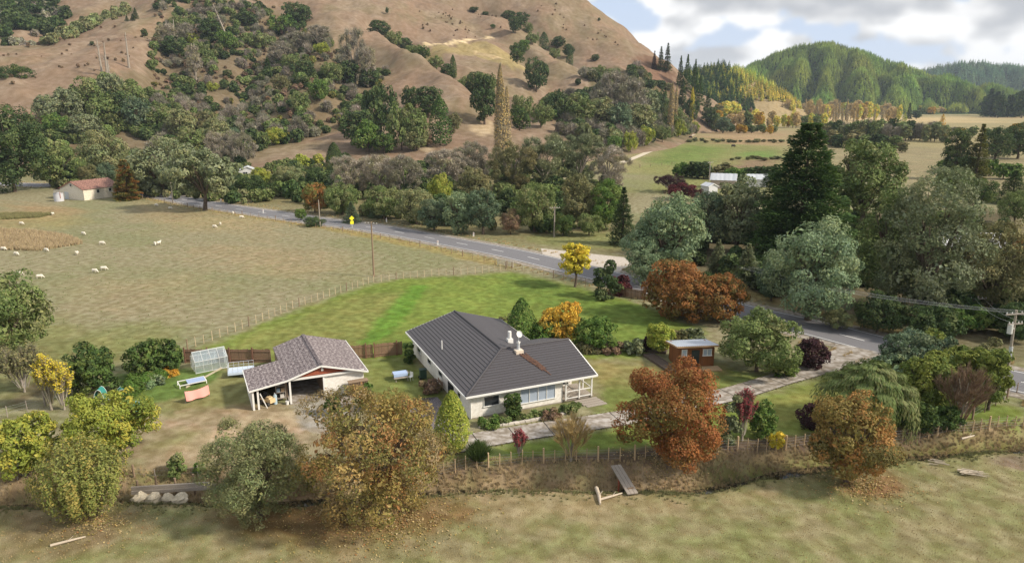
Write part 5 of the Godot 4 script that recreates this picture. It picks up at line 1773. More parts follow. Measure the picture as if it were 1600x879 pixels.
	for q in [["pale round boulder at the bush end of the retaining wall", -28.65, -48.75, 1.15, 1.0], ["tan boulder second along from the bush below the wall", -27.61, -48.84, 1.2, 0.9], ["small cracked grey stone between the boulders below the wall", -26.53, -48.84, 0.95, 0.85], ["flat brownish boulder last along the retaining wall", -25.50, -48.75, 1.15, 0.85]]:
		var b := tag(obj("boulder", rock(40 + bi, q[3], q[4]), M.stone, self, Vector3(q[1], -1.15, q[2])), q[0], "boulder")
		b.rotation.y = bi * 1.3
		bi += 1
	# footbridge, and driftwood beside it
	var f0 := Vector3(8.4786, -0.02, -52.53)
	var f1 := Vector3(9.3450, -0.55, -49.07)
	var fd := f1 - f0
	var fb := thing("footbridge", "weathered grey plank footbridge across the ditch", "footbridge", f0, atan2(fd.x, fd.z))
	var ln := Vector2(fd.x, fd.z).length()
	for i in 3:
		var b := MB.new()
		var k := 0.9 + 0.12 * i
		b.col = Color(k, k, k)
		b.beam(Vector3(-0.3 + i * 0.3, 0.05, 0), Vector3(-0.3 + i * 0.3, fd.y + 0.05, ln), 0.275, 0.08)
		obj("plank", b.mesh(), M.grey_wood, fb)
	var cl := MB.new()
	cl.box(Vector3(0.05, fd.y * 0.82 + 0.13, ln * 0.84), Vector3(0.5, 0.06, 0.09))
	obj("cleat", cl.mesh(), M.timber, fb)
	for i in 2:
		var b := MB.new()
		b.tube(Vector3(-0.35 + i * 0.7, -1.7, ln * 0.45), Vector3(-0.35 + i * 0.7, -0.2, ln * 0.45), 0.08, 0.08, 7)
		obj("post", b.mesh(), M.brick_red, fb)
	for q in [["bleached white log lying crosswise by the footbridge end", Vector3(6.64, -0.6, -50.1), Vector3(6.67, -0.6, -47.82), 0.16], ["thin pale branch pointing from the log to the footbridge", Vector3(6.75, -0.6, -48.44), Vector3(8.55, -0.6, -49.35), 0.10], ["fallen grey branch on the grass below the yellow green bush", Vector3(-31.67, -0.62, -42.68), Vector3(-29.86, -0.62, -43.71), 0.10], ["white plank lying below the new post fence", Vector3(39.85, -0.1, -57.49), Vector3(41.37, -0.1, -58.11), 0.10]]:
		var a: Vector3 = q[1]
		var c: Vector3 = q[2]
		var lg := thing("fallen_log", q[0], "log", a)
		var b := MB.new()
		var e := c - a
		var m := e * 0.5 + Vector3(0.05, 0.06, 0.08)
		b.tube(Vector3.ZERO, m, q[3], q[3] * 0.9, 7)
		b.tube(m, e, q[3] * 0.9, q[3] * 0.55, 7)
		obj("stem", b.mesh(), mat(Color(0.66, 0.58, 0.46), 0.9, T.wood, 0.7), lg)
		var s := MB.new()
		s.tube(m, m + Vector3(0.3, 0.3, -0.2), q[3] * 0.4, q[3] * 0.15, 5)
		obj("stub", s.mesh(), mat(Color(0.6, 0.53, 0.42), 0.9, T.wood, 0.7), lg)
	for q in [["heap of pale cut branches on the grass by the ditch", Vector3(37.5, -0.6, -52.27), 1.9, 16], ["smaller grey heap of sticks beside the rushes", Vector3(35.55, -0.6, -53.95), 1.1, 9]]:
		var hp := thing("branch_heap", q[0], "branches", q[1])
		for i in int(q[3]):
			var b := MB.new()
			var t := r.randf_range(-0.35, 0.35) + 0.25
			var c := Vector3(r.randf_range(-0.5, 0.5), 0.06 + 0.05 * (i % 4), r.randf_range(-0.45, 0.45))
			var d: Vector3 = Vector3(cos(t), r.randf_range(-0.02, 0.06), sin(t)) * q[2] * r.randf_range(0.5, 1.0)
			b.tube(c - d * 0.5, c + d * 0.5, 0.05, 0.025, 5)
			obj("branch", b.mesh(), mat(Color(0.48, 0.41, 0.31), 0.95) if i == 0 else hp.get_child(0).material_override, hp)

func rock(s: int, w: float, h: float) -> ArrayMesh:
	var f := FastNoiseLite.new()
	f.seed = s
	f.frequency = 0.9
	var b := MB.new()
	var nu := 14
	var nv := 9
	var pt := func(i, j):
		var t: float = TAU * i / nu
		var p: float = PI * j / nv
		var d := Vector3(sin(p) * cos(t), cos(p), sin(p) * sin(t))
		var k := 1.0 + f.get_noise_3dv(d * 1.1) * 0.5 + f.get_noise_3dv(d * 3.0) * 0.15
		return Vector3(d.x * w * 0.5, d.y * h * 0.5, d.z * w * 0.45) * k + Vector3(0, h * 0.42, 0)
	for i in nu:
		for j in nv:
			b.quad(pt.call(i, j), pt.call(i + 1, j), pt.call(i + 1, j + 1), pt.call(i, j + 1))
	return b.mesh()

# ---------------------------------------------------------------- fences
func wire_fence(label: String, pts: Array, gap: float, heavy: int, post_h: float, post_r: float, wires: Array, m: Material, heavy_m: Material, group := "") -> void:
	var o := thing("wire_fence", label, "fence", Vector3(pts[0].x, 0, pts[0].y), 0.0, group)
	var base: Vector2 = pts[0]
	var r := RandomNumberGenerator.new()
	r.seed = int(absf(base.x) * 100) + 3
	var tops := []
	var carry := 0.0
	var n := 0
	for i in pts.size() - 1:
		var p: Vector2 = pts[i]
		var q: Vector2 = pts[i + 1]
		var l := p.distance_to(q)
		var t := carry
		while t < l:
			var c := p.lerp(q, t / l)
			var y := gy(c.x, c.y)
			var big := n % heavy == 0
			var b := MB.new()
			var k := r.randf_range(0.8, 1.2)
			b.col = Color(k, k, k)
			var rr := post_r * (1.9 if big else 1.0)
			var hh := post_h * (1.12 if big else r.randf_range(0.93, 1.03))
			var foot := Vector3(c.x - base.x, y - 0.2, c.y - base.y)
			b.tube(foot, foot + Vector3(r.randf_range(-0.03, 0.03), hh + 0.2, r.randf_range(-0.03, 0.03)), rr, rr * 0.92, 6)
			obj("post" if big else "batten", b.mesh(), heavy_m if big else m, o)
			tops.append(foot + Vector3(0, 0.2, 0))
			n += 1
			t += gap * r.randf_range(0.94, 1.06)
		carry = t - l
	for w in wires:
		var b := MB.new()
		for i in tops.size() - 1:
			b.tube(tops[i] + Vector3(0, w, 0.03), tops[i + 1] + Vector3(0, w, 0.03), 0.007, 0.007, 3, false)
		obj("wire", b.mesh(), M.wire, o)

func build_fences() -> void:
	var four := [0.25, 0.5, 0.78, 1.02]
	wire_fence("pale post and wire fence above the ditch before the house", [Vector2(-6.5, -52.44), Vector2(-4.23, -52.96), Vector2(1.59, -53.23), Vector2(9.86, -53.61)], 0.92, 5, 1.2, 0.045, four, M.new_wood, M.new_wood)
	wire_fence("pale post and wire fence running on behind the rust coloured tree", [Vector2(10.24, -53.68), Vector2(16.24, -54.61), Vector2(22.13, -55.87), Vector2(27.62, -57.06)], 0.92, 5, 1.2, 0.045, four, M.new_wood, M.new_wood)
	wire_fence("pale new post fence below the shrubs beside the road", [Vector2(27.98, -57.11), Vector2(34.16, -58.2), Vector2(40.82, -59.26), Vector2(48.26, -60.73)], 0.90, 6, 1.2, 0.045, four, M.new_wood, M.new_wood)
	wire_fence("old post and wire fence below the yellow fruit trees", [Vector2(-42.21, -50.73), Vector2(-37.74, -50.91), Vector2(-33.37, -51.31), Vector2(-30.58, -51.33)], 1.5, 3, 1.15, 0.04, [0.4, 0.75, 1.0], M.grey_wood, M.timber)
	wire_fence("short run of old posts on top of the timber retaining wall", [Vector2(-30.34, -51.35), Vector2(-27.73, -51.51), Vector2(-23.42, -51.48)], 1.7, 2, 1.0, 0.045, [0.4, 0.8], M.grey_wood, M.timber)
	wire_fence("weathered post fence at the far corner of the fruit garden", [Vector2(-48.61, -60.5), Vector2(-46.95, -62.43), Vector2(-45.5, -64.48), Vector2(-44.87, -67.96), Vector2(-45.25, -72.35)], 1.6, 3, 1.15, 0.045, [0.4, 0.75, 1.0], M.grey_wood, M.grey_wood)
	wire_fence("long batten fence between the dry paddock and the green lawn", [Vector2(-38.82, -80.3), Vector2(-35.12, -88.39), Vector2(-31.49, -97.15), Vector2(-27.39, -104.67), Vector2(-22.71, -112.51), Vector2(-16.15, -115.97), Vector2(-4.42, -119.15), Vector2(-0.9, -122.02)], 1.25, 8, 1.2, 0.042, [0.3, 0.7, 1.0], mat(Color(0.60, 0.47, 0.30), 0.9), M.timber)
	wire_fence("dark post fence along the far edge of the dry paddock by the road", [Vector2(-0.91, -123), Vector2(-12.47, -135.5), Vector2(-21.1, -143.69), Vector2(-34.05, -155.15), Vector2(-44.68, -163.24), Vector2(-58.61, -174.07), Vector2(-80.4, -188.59), Vector2(-112.99, -213.89)], 3.2, 4, 1.1, 0.05, [0.4, 0.75, 1.0], M.timber, M.timber)
	wire_fence("roadside post fence between the green lawn and the road", [Vector2(0, -122.02), Vector2(5.44, -117.31), Vector2(10.39, -111.68), Vector2(15.91, -106.54)], 2.4, 4, 1.1, 0.05, [0.4, 0.75, 1.0], M.timber, M.timber)
	wire_fence("post fence on the grass corner below the power pole", [Vector2(43.11, -61.18), Vector2(51.88, -67.63), Vector2(57.81, -71.43)], 2.6, 3, 1.15, 0.05, [0.4, 0.75, 1.0], M.timber, M.timber)
	wire_fence("thin field fence across the far green valley paddock", [Vector2(55.96, -313.17), Vector2(77.07, -332.22), Vector2(94.25, -310.2), Vector2(117.32, -301.62)], 8.0, 4, 1.3, 0.09, [0.6, 1.1], M.timber, M.timber)
	var gt := thing("farm_gate", "pale bleached timber gate at the paddock corner by the road", "gate", Vector3(-2.5429, 0, -125.02), -0.62)
	for i in 5:
		var b := MB.new()
		b.box(Vector3(1.7, 0.25 + i * 0.22, 0), Vector3(3.4, 0.10, 0.05))
		obj("rail", b.mesh(), mat(Color(0.55, 0.52, 0.45), 0.9) if i == 0 else gt.get_child(0).material_override, gt)
	for x in [0.0, 1.7, 3.4]:
		var b := MB.new()
		b.box(Vector3(x, 0.66, 0.05), Vector3(0.1, 1.3, 0.05))
		obj("upright", b.mesh(), gt.get_child(0).material_override, gt)
	# the timber fence: every paling
	for run in [["brown paling fence between greenhouse and carport", [Vector2(-37.15, -76.03), Vector2(-32.05, -76.03), Vector2(-27.39, -76.03)]], ["brown paling fence from the carport to the house corner", [Vector2(-19.47, -77.06), Vector2(-15.97, -77.69), Vector2(-12.86, -78.76)]]]:
		var pts: Array = run[1]
		var o := thing("paling_fence", run[0], "fence", Vector3(pts[0].x, 0, pts[0].y))
		var base: Vector2 = pts[0]
		var r := RandomNumberGenerator.new()
		r.seed = 5
		for i in pts.size() - 1:
			var p: Vector2 = pts[i] - base
			var q: Vector2 = pts[i + 1] - base
			var l := p.distance_to(q)
			var d := (q - p) / l
			var bs := Basis(Vector3(d.x, 0, d.y), Vector3.UP, Vector3(-d.y, 0, d.x))
			for y in [0.4, 1.35]:
				var b := MB.new()
				b.box(Vector3((p.x + q.x) * 0.5, y, (p.y + q.y) * 0.5) + bs.z * 0.05, Vector3(l, 0.09, 0.05), bs)
				obj("rail", b.mesh(), M.paling, o)
			for k in int(l / 0.155):
				var c := p + d * (k * 0.155 + 0.07)
				var b := MB.new()
				var t := r.randf_range(0.7, 1.3)
				b.col = Color(t, t * r.randf_range(0.95, 1.08), t)
				var h := 1.6 * r.randf_range(0.96, 1.03)
				b.box(Vector3(c.x, h * 0.5, c.y), Vector3(0.14, h, 0.025), bs)
				obj("paling", b.mesh(), M.paling, o)
			for k in int(l / 2.6) + 1:
				var c := p + d * k * 2.6
				var b := MB.new()
				b.col = Color(0.75, 0.6, 0.6)
				b.box(Vector3(c.x, 0.92, c.y) + bs.z * 0.14, Vector3(0.13, 1.85, 0.13), bs)
				obj("post", b.mesh(), M.paling, o)

# ---------------------------------------------------------------- other buildings
func gabled(called: String, label: String, at: Vector3, yaw: float, w: float, d: float, eave: float, top: float, wm: Material, rm: Material, lean := 0.0) -> Node3D:
	var o := thing(called, label, "shed" if d < 14 and called != "farm_house" else "house", at, yaw)
	var h := w * 0.5
	for q in [[Vector3(0, eave * 0.5, d * 0.5), Vector3(w, eave, 0.2)], [Vector3(0, eave * 0.5, -d * 0.5), Vector3(w, eave, 0.2)], [Vector3(-h + 0.1, eave * 0.5, 0), Vector3(0.2, eave, d - 0.2)], [Vector3(h - 0.1, eave * 0.5, 0), Vector3(0.2, eave, d - 0.2)]]:
		var b := MB.new()
		b.box(q[0], q[1])
		obj("wall", b.mesh(), wm, o)
	for z in [d * 0.5, -d * 0.5]:
		var b := MB.new()
		b.tri(Vector3(-h, eave, z), Vector3(h, eave, z), Vector3(0, top - 0.05, z))
		obj("gable", b.mesh(), wm, o)
	for s in [-1, 1]:
		var b := MB.new()
		var e := Vector3(s * (h + 0.35), eave - 0.35 * (top - eave) / h, 0)
		var n := maxi(4, int(d / 1.2))
		for i in n:
			var z0 := lerpf(d * 0.5 + 0.3, -d * 0.5 - 0.3, float(i) / n)
			var z1 := lerpf(d * 0.5 + 0.3, -d * 0.5 - 0.3, float(i + 1) / n)
			var zm := (z0 + z1) * 0.5
			var k := 0.88 + 0.22 * fmod(i * 0.618, 1.0)
			b.col = Color(k, k, k)
			var up := Vector3(0, 0.06, 0)
			b.quad(Vector3(e.x, e.y, z0), Vector3(e.x, e.y, zm) + up, Vector3(0, top, zm) + up, Vector3(0, top, z0))
			b.quad(Vector3(e.x, e.y, zm) + up, Vector3(e.x, e.y, z1), Vector3(0, top, z1), Vector3(0, top, zm) + up)
		obj("roof", b.mesh(), rm, o)
		var f := MB.new()
		f.beam(Vector3(e.x, e.y - 0.1, d * 0.5 + 0.32), Vector3(0, top - 0.1, d * 0.5 + 0.32), 0.06, 0.2)
		obj("barge_board", f.mesh(), mat(Color(0.30, 0.12, 0.09), 0.8) if rm == M.rust_roof else M.white, o)
	return o

func build_far_buildings() -> void:
	var wall := mat(Color(0.80, 0.74, 0.63), 0.85, T.mottle, 6.0)
	var o := gabled("shearing_shed", "cream walled shed with rusty red roof across the dry paddock", Vector3(-128.76, 0, -217.07), -0.4200, 10.5, 12.0, 3.3, 5.4, wall, M.rust_roof)
	var lean := MB.new()
	lean.box(Vector3(-7.0, 1.3, 3.0), Vector3(3.6, 2.6, 5.6))
	obj("lean_to", lean.mesh(), wall, o)
	var lr := MB.new()
	lr.quad(Vector3(-9.0, 2.55, 6.1), Vector3(-5.2, 3.35, 6.1), Vector3(-5.2, 3.35, 0), Vector3(-9.0, 2.55, 0))
	obj("lean_to_roof", lr.mesh(), mat(Color(0.35, 0.22, 0.18), 0.8), o)
	var wing := MB.new()
	wing.box(Vector3(1.0, 1.5, -9.2), Vector3(7.0, 3.0, 6.2))
	obj("wing", wing.mesh(), wall, o)
	var wr := MB.new()
	wr.quad(Vector3(-2.8, 3.0, -6.1), Vector3(4.8, 3.0, -6.1), Vector3(4.8, 3.5, -12.5), Vector3(-2.8, 3.5, -12.5))
	obj("wing_roof", wr.mesh(), M.rust_roof, o)
	window(o, Vector3(0, 4.3, 6.12), 0.7, 0.8, 0.0, 1, M.glass_dark)
	for z in [1.5, -2.5, -4.6]:
		window(o, Vector3(5.27, 2.3, z), 0.9, 1.0, PI / 2, 1, M.glass_dark)
	var pale_door := MB.new()
	pale_door.box(Vector3(-2.4, 1.1, 6.12), Vector3(1.8, 2.2, 0.1))
	obj("sliding_door", pale_door.mesh(), mat(Color(0.50, 0.52, 0.53), 0.6), o)
	var tank := thing("water_tank", "pale grey water tank at the end of the cream shed", "water tank", Vector3(-133.31, 0, -208.32))
	var tb := MB.new()
	tb.tube(Vector3.ZERO, Vector3(0, 2.3, 0), 1.3, 1.3, 18)
	tb.tube(Vector3(0, 2.3, 0), Vector3(0, 2.55, 0), 1.35, 0.2, 18)
	obj("tank_body", tb.mesh(), mat(Color(0.5, 0.5, 0.52), 0.6), tank)
	var tp := MB.new()
	tp.tube(Vector3(1.1, 1.0, 0.9), Vector3(1.1, 2.8, 0.9), 0.08, 0.08, 6)
	obj("inlet_pipe", tp.mesh(), mat(Color(0.40, 0.16, 0.12), 0.7), tank)
	var pale := mat(Color(0.66, 0.67, 0.68), 0.6, T.mottle, 5.0)
	var hut := gabled("cottage", "small pale cottage half hidden by the yellow hedge beyond the road", Vector3(-98.67, 0, -267.00), 0.3, 6.5, 5.0, 3.6, 5.0, pale, M.zinc)
	window(hut, Vector3(-0.8, 2.4, 2.62), 1.6, 1.3, 0.0, 2, M.glass_dark)
	window(hut, Vector3(1.9, 2.4, 2.62), 0.9, 1.2, 0.0, 1, M.glass_dark)
	gabled("low_shed", "low pale shed under the dark shrubs beyond the road", Vector3(-74.39, 0, -252.45), 0.4, 5.0, 7.0, 2.4, 3.2, pale, M.zinc)
	var s1 := gabled("hay_shed", "grey roofed farm shed with pale brown wall in the valley", Vector3(71.59, 0, -241.15), 1.25, 6.0, 8.0, 3.0, 4.8, mat(Color(0.45, 0.36, 0.30), 0.8), M.zinc)
	window(s1, Vector3(0, 1.8, 4.12), 2.0, 2.0, 0.0, 1, M.glass_dark)
	gabled("white_shed", "small bright white shed standing nearer than the hay shed", Vector3(62.30, 0, -224.36), 0.35, 3.2, 4.0, 2.8, 3.6, mat(Color(0.62, 0.62, 0.62), 0.6), mat(Color(0.55, 0.57, 0.6), 0.5))
	gabled("implement_shed", "long silver roofed shed beside the tall dark conifer", Vector3(84.09, 0, -244.81), 1.4, 5.0, 6.5, 2.8, 4.2, pale, M.zinc)
	var h2 := gabled("farm_house", "house with bright metal roof showing through the willows", Vector3(85.81, 0, -131.45), 1.45, 8.0, 11.0, 2.8, 4.8, mat(Color(0.55, 0.5, 0.42), 0.8), mat(Color(0.72, 0.74, 0.77), 0.4, T.mottle, 2.0))
	window(h2, Vector3(4.02, 1.5, 1.5), 1.6, 1.2, PI / 2, 2, M.glass_dark)
	window(h2, Vector3(4.02, 1.5, -2.5), 1.6, 1.2, PI / 2, 2, M.glass_dark)

# ---------------------------------------------------------------- poles, wires and signs
var HEADS := []

func pole(label: String, x: float, z: float, h: float, arms: int, m: Material, yaw: float, lean := 0.0) -> void:
	var o := thing("power_pole", label, "power pole", Vector3(x, 0, z), yaw)
	o.rotation.z = lean
	var b := MB.new()
	b.tube(Vector3(0, -0.3, 0), Vector3(0, h, 0), 0.17, 0.11, 10)
	obj("pole_shaft", b.mesh(), m, o)
	for i in arms:
		var y := h - 0.35 - i * 1.0
		var c := MB.new()
		c.box(Vector3(0, y, 0.13), Vector3(2.3 if i == 0 else 1.5, 0.12, 0.1))
		obj("cross_arm", c.mesh(), M.grey_wood, o)
		for k in 4:
			var q := MB.new()
			var xx: float = [-1.05, -0.5, 0.5, 1.05][k] * (1.0 if i == 0 else 0.62)
			q.tube(Vector3(xx, y + 0.06, 0.13), Vector3(xx, y + 0.24, 0.13), 0.05, 0.035, 8)
			obj("insulator", q.mesh(), M.white, o)
	HEADS.append(o.transform)

func span(label: String, a: Transform3D, b: Transform3D, ha: float, hb: float, xs: Array, sag: float) -> void:
	var p0 := a * Vector3(0, ha, 0.13)
	var o := thing("power_line", label, "power line", p0)
	for x in xs:
		var p := a * Vector3(x, ha, 0.13) - p0
		var q := b * Vector3(x, hb, 0.13) - p0
		var m := MB.new()
		var prev := p
		for i in 24:
			var t := (i + 1) / 24.0
			var c := p.lerp(q, t) - Vector3(0, sag * 4.0 * t * (1.0 - t), 0)
			m.tube(prev, c, 0.010, 0.010, 4, false)
			prev = c
		obj("wire", m.mesh(), mat(Color(0.45, 0.45, 0.45), 0.6) if o.get_child_count() == 0 else o.get_child(0).material_override, o)

func build_poles() -> void:
	pole("brown timber power pole standing in the dry paddock by its fence", -23.34, -116.41, 9.3870, 1, M.timber, -0.3)
	pole("pale power pole by the clipped roadside hedge", -45.13, -164.95, 6.3287, 0, M.pale_bark, 0.2)
	pole("tall pale power pole beside the roadside paddock tree", -97.34, -203.03, 8.7491, 1, M.pale_bark, -0.4)
	pole("slim grey power pole on the verge before the willow bank", 9.1901, -152.12, 6.7106, 1, M.grey_wood, 0.2)
	pole("grey power pole with transformer and two cross arms by the drive mouth shrubs", 49.02, -65.71, 9.3180, 2, M.pale_bark, 0.1, 0.035)
	pole("thin distant power pole in the valley beside the farm sheds", 63.38, -229.15, 9.7960, 1, M.grey_wood, 0.5)
	pole("grey power pole among the dark trees across the road", 61.76, -90.58, 3.8123, 1, M.grey_wood, 0.1)
	var o := find_children("power_pole*", "Node3D", false, false)[4]
	var t := MB.new()
	t.tube(Vector3(-0.42, 7.0, 0.05), Vector3(-0.42, 7.95, 0.05), 0.24, 0.24, 14)
	t.box(Vector3(-0.2, 7.5, 0.05), Vector3(0.3, 0.1, 0.2))
	obj("transformer", t.mesh(), mat(Color(0.55, 0.55, 0.52), 0.5), o)
	var s := MB.new()
	s.tube(Vector3(0.02, 4.2, 0.0), Vector3(0.02, 5.6, 0.0), 0.185, 0.175, 10)
	obj("steel_guard", s.mesh(), M.zinc, o)
	span("power lines crossing from the transformer pole over the road to the trees", HEADS[4], Transform3D(Basis(), Vector3(34.21, 0, -101.47)), 9.1980, 5.2, [-1.05, -0.5, 0.5, 1.05], 0.9)
	span("lower service wires from the transformer pole towards the bank", HEADS[4], HEADS[6], 8.2180, 3.6123, [-0.6, 0.6], 0.5)
	span("power lines leaving the frame from the transformer pole", HEADS[4], Transform3D(Basis(), Vector3(78, 0, -52)), 9.1980, 9.0, [-1.05, -0.5, 0.5, 1.05], 0.5)
	# signs and markers
	var sg := thing("road_sign", "yellow road warning sign facing the traffic beside the road", "road sign", Vector3(-37.42, 0, -164.09), 0.5)
	var sp := MB.new()
	sp.tube(Vector3(0, 0, 0), Vector3(0, 2.4, 0), 0.05, 0.05, 6)
	obj("sign_post", sp.mesh(), M.white, sg)
	var yel := mat(Color(0.80, 0.74, 0.02), 0.5)
	var sa := MB.new()
	sa.box(Vector3(0, 2.15, 0.06), Vector3(0.85, 0.85, 0.04), Basis(Vector3(0, 0, 1), PI / 4))
	obj("diamond_panel", sa.mesh(), yel, sg)
	var sb := MB.new()
	sb.box(Vector3(0, 1.15, 0.06), Vector3(0.8, 0.75, 0.04))
	obj("plate", sb.mesh(), yel, sg)
	var i := 0
	for q in [["white marker post on the verge before the cottage", -65.42, -185.29], ["white marker post on the outside of the road bend", -30.56, -171.24], ["white marker post beside the road near the red brown bush", -8.3546, -152.12], ["white roadside post at the paddock fence", -15.2313, -143.03], ["white marker post beyond the road above the cream shed", -159.13, -256.45], ["white marker post on the verge near the curved road", -84.61, -205.64]]:
		var mk := thing("marker_post", q[0], "marker post", Vector3(q[1], 0, q[2]))
		var b := MB.new()
		b.box(Vector3(0, 0.5, 0), Vector3(0.28, 1.0, 0.16))
		obj("post", b.mesh(), M.white, mk)
		var c := MB.new()
		c.box(Vector3(0, 0.8, 0.09), Vector3(0.18, 0.12, 0.02))
		obj("reflector", c.mesh(), mat(Color(0.5, 0.08, 0.05), 0.4), mk)
		i += 1
	var lb := thing("letterbox", "white letterbox on a post under the rust coloured trees by the road", "letterbox", Vector3(29.15, 0, -92.87), 0.6)
	var l1 := MB.new()
	l1.box(Vector3(0, 0.95, 0), Vector3(0.9, 0.45, 0.6))
	obj("box_body", l1.mesh(), M.white, lb)
	var l2 := MB.new()
	l2.box(Vector3(0, 1.2, 0), Vector3(1.0, 0.06, 0.7))
	obj("lid", l2.mesh(), M.white, lb)
	var l3 := MB.new()
	l3.box(Vector3(0, 0.36, 0), Vector3(0.12, 0.72, 0.12))
	obj("post", l3.mesh(), M.timber, lb)
	var fs := thing("board_fence", "old dark board fence under the maroon shrub by the roadside", "fence", Vector3(16.3827, 0, -104.31), -0.6)
	for k in 22:
		var b := MB.new()
		var kk := 0.6 + 0.5 * fmod(k * 0.618, 1.0)
		b.col = Color(kk, kk, kk)
		b.box(Vector3(k * 0.2, 0.7, 0), Vector3(0.17, 1.4, 0.03))
		obj("board", b.mesh(), M.paling, fs)
	var frl := MB.new()
	frl.box(Vector3(2.1, 1.1, -0.05), Vector3(4.4, 0.1, 0.06))
	obj("rail", frl.mesh(), M.paling, fs)

# ---------------------------------------------------------------- animals: one skin round a skeleton of tapered bones
func skin(bones: Array, cell: float, blend: float) -> ArrayMesh:
	var lo := Vector3.ONE * 1e9
	var hi := -lo
	for b in bones:
		for e in [0, 1]:
			lo = lo.min(b[e] - Vector3.ONE * (b[2 + e] + cell * 2))
			hi = hi.max(b[e] + Vector3.ONE * (b[2 + e] + cell * 2))
	var n := Vector3i(((hi - lo) / cell).ceil()) + Vector3i.ONE
	var f := PackedFloat32Array()
	f.resize(n.x * n.y * n.z)
	for k in n.z:
		for j in n.y:
			for i in n.x:
				var p := lo + Vector3(i, j, k) * cell
				var s := 0.0
				for b in bones:
					var ab: Vector3 = b[1] - b[0]
					var t := clampf((p - b[0]).dot(ab) / ab.length_squared(), 0, 1)
					var d: float = p.distance_to(b[0] + ab * t) - lerpf(b[2], b[3], t)
					s += exp(-d / blend)
				f[(k * n.y + j) * n.x + i] = -blend * log(maxf(s, 1e-30))
	var id := {}
	var v := PackedVector3Array()
	var ix := PackedInt32Array()
	var at := func(i, j, k): return f[(k * n.y + j) * n.x + i]
	for k in n.z - 1:
		for j in n.y - 1:
			for i in n.x - 1:
				var sum := Vector3.ZERO
				var cnt := 0
				for e in [[0,0,0,1,0,0],[0,1,0,1,1,0],[0,0,1,1,0,1],[0,1,1,1,1,1],[0,0,0,0,1,0],[1,0,0,1,1,0],[0,0,1,0,1,1],[1,0,1,1,1,1],[0,0,0,0,0,1],[1,0,0,1,0,1],[0,1,0,0,1,1],[1,1,0,1,1,1]]:
					var a: float = at.call(i + e[0], j + e[1], k + e[2])
					var b: float = at.call(i + e[3], j + e[4], k + e[5])
					if (a < 0) != (b < 0):
						sum += Vector3(e[0], e[1], e[2]).lerp(Vector3(e[3], e[4], e[5]), a / (a - b))
						cnt += 1
				if cnt:
					id[Vector3i(i, j, k)] = v.size()
					v.append(lo + (Vector3(i, j, k) + sum / cnt) * cell)
	for q in id:
		for ax in 3:
			var d := Vector3i.ZERO
			d[ax] = 1
			var u := Vector3i.ZERO
			u[(ax + 1) % 3] = 1
			var w := Vector3i.ZERO
			w[(ax + 2) % 3] = 1
			var p: Vector3i = q
			var a: float = at.call(p.x, p.y, p.z)
			var e := p + d
			var b: float = at.call(e.x, e.y, e.z)
			if (a < 0) != (b < 0) and id.has(p - u) and id.has(p - w) and id.has(p - u - w):
				var c := [id[p], id[p - u], id[p - u - w], id[p - w]]
				if a < 0:
					c.reverse()
				ix.append_array(PackedInt32Array([c[0], c[1], c[2], c[0], c[2], c[3]]))
	var st := SurfaceTool.new()
	st.begin(Mesh.PRIMITIVE_TRIANGLES)
	st.set_smooth_group(0)
	for p in v:
		st.set_color(Color(1, 1, 1))
		st.add_vertex(p)
	for k in ix:
		st.add_index(k)
	st.generate_normals()
	return st.commit()

func beast(graze: bool, k: float) -> Array:
	var V := func(x, y, z): return Vector3(x, y, z) * k
	var head := [V.call(0, 0.35, 0.62), V.call(0, 0.16, 0.80)] if graze else [V.call(0, 0.86, 0.62), V.call(0, 0.80, 0.86)]
	var b := [
		[V.call(0, 0.58, -0.36), V.call(0, 0.60, 0.30), 0.25 * k, 0.24 * k], [V.call(0, 0.50, -0.1), V.call(0, 0.50, 0.2), 0.22 * k, 0.24 * k],
		[V.call(0, 0.66, 0.34), head[0], 0.15 * k, 0.10 * k], [head[0], head[1], 0.10 * k, 0.055 * k],
		[V.call(0, 0.62, -0.58), V.call(0, 0.42, -0.66), 0.045 * k, 0.03 * k],
	]
	for s in [-1, 1]:
		b.append([V.call(0.13 * s, 0.45, 0.30), V.call(0.13 * s, 0.22, 0.31), 0.085 * k, 0.045 * k])
		b.append([V.call(0.13 * s, 0.22, 0.31), V.call(0.13 * s, 0.03, 0.31), 0.042 * k, 0.04 * k])
		b.append([V.call(0.13 * s, 0.48, -0.38), V.call(0.13 * s, 0.27, -0.47), 0.11 * k, 0.05 * k])
		b.append([V.call(0.13 * s, 0.27, -0.47), V.call(0.13 * s, 0.03, -0.42), 0.045 * k, 0.04 * k])
		b.append([head[0] + Vector3(0.06 * s, 0.04, 0) * k, head[0] + Vector3(0.17 * s, 0.04, 0) * k, 0.035 * k, 0.025 * k])
	return b

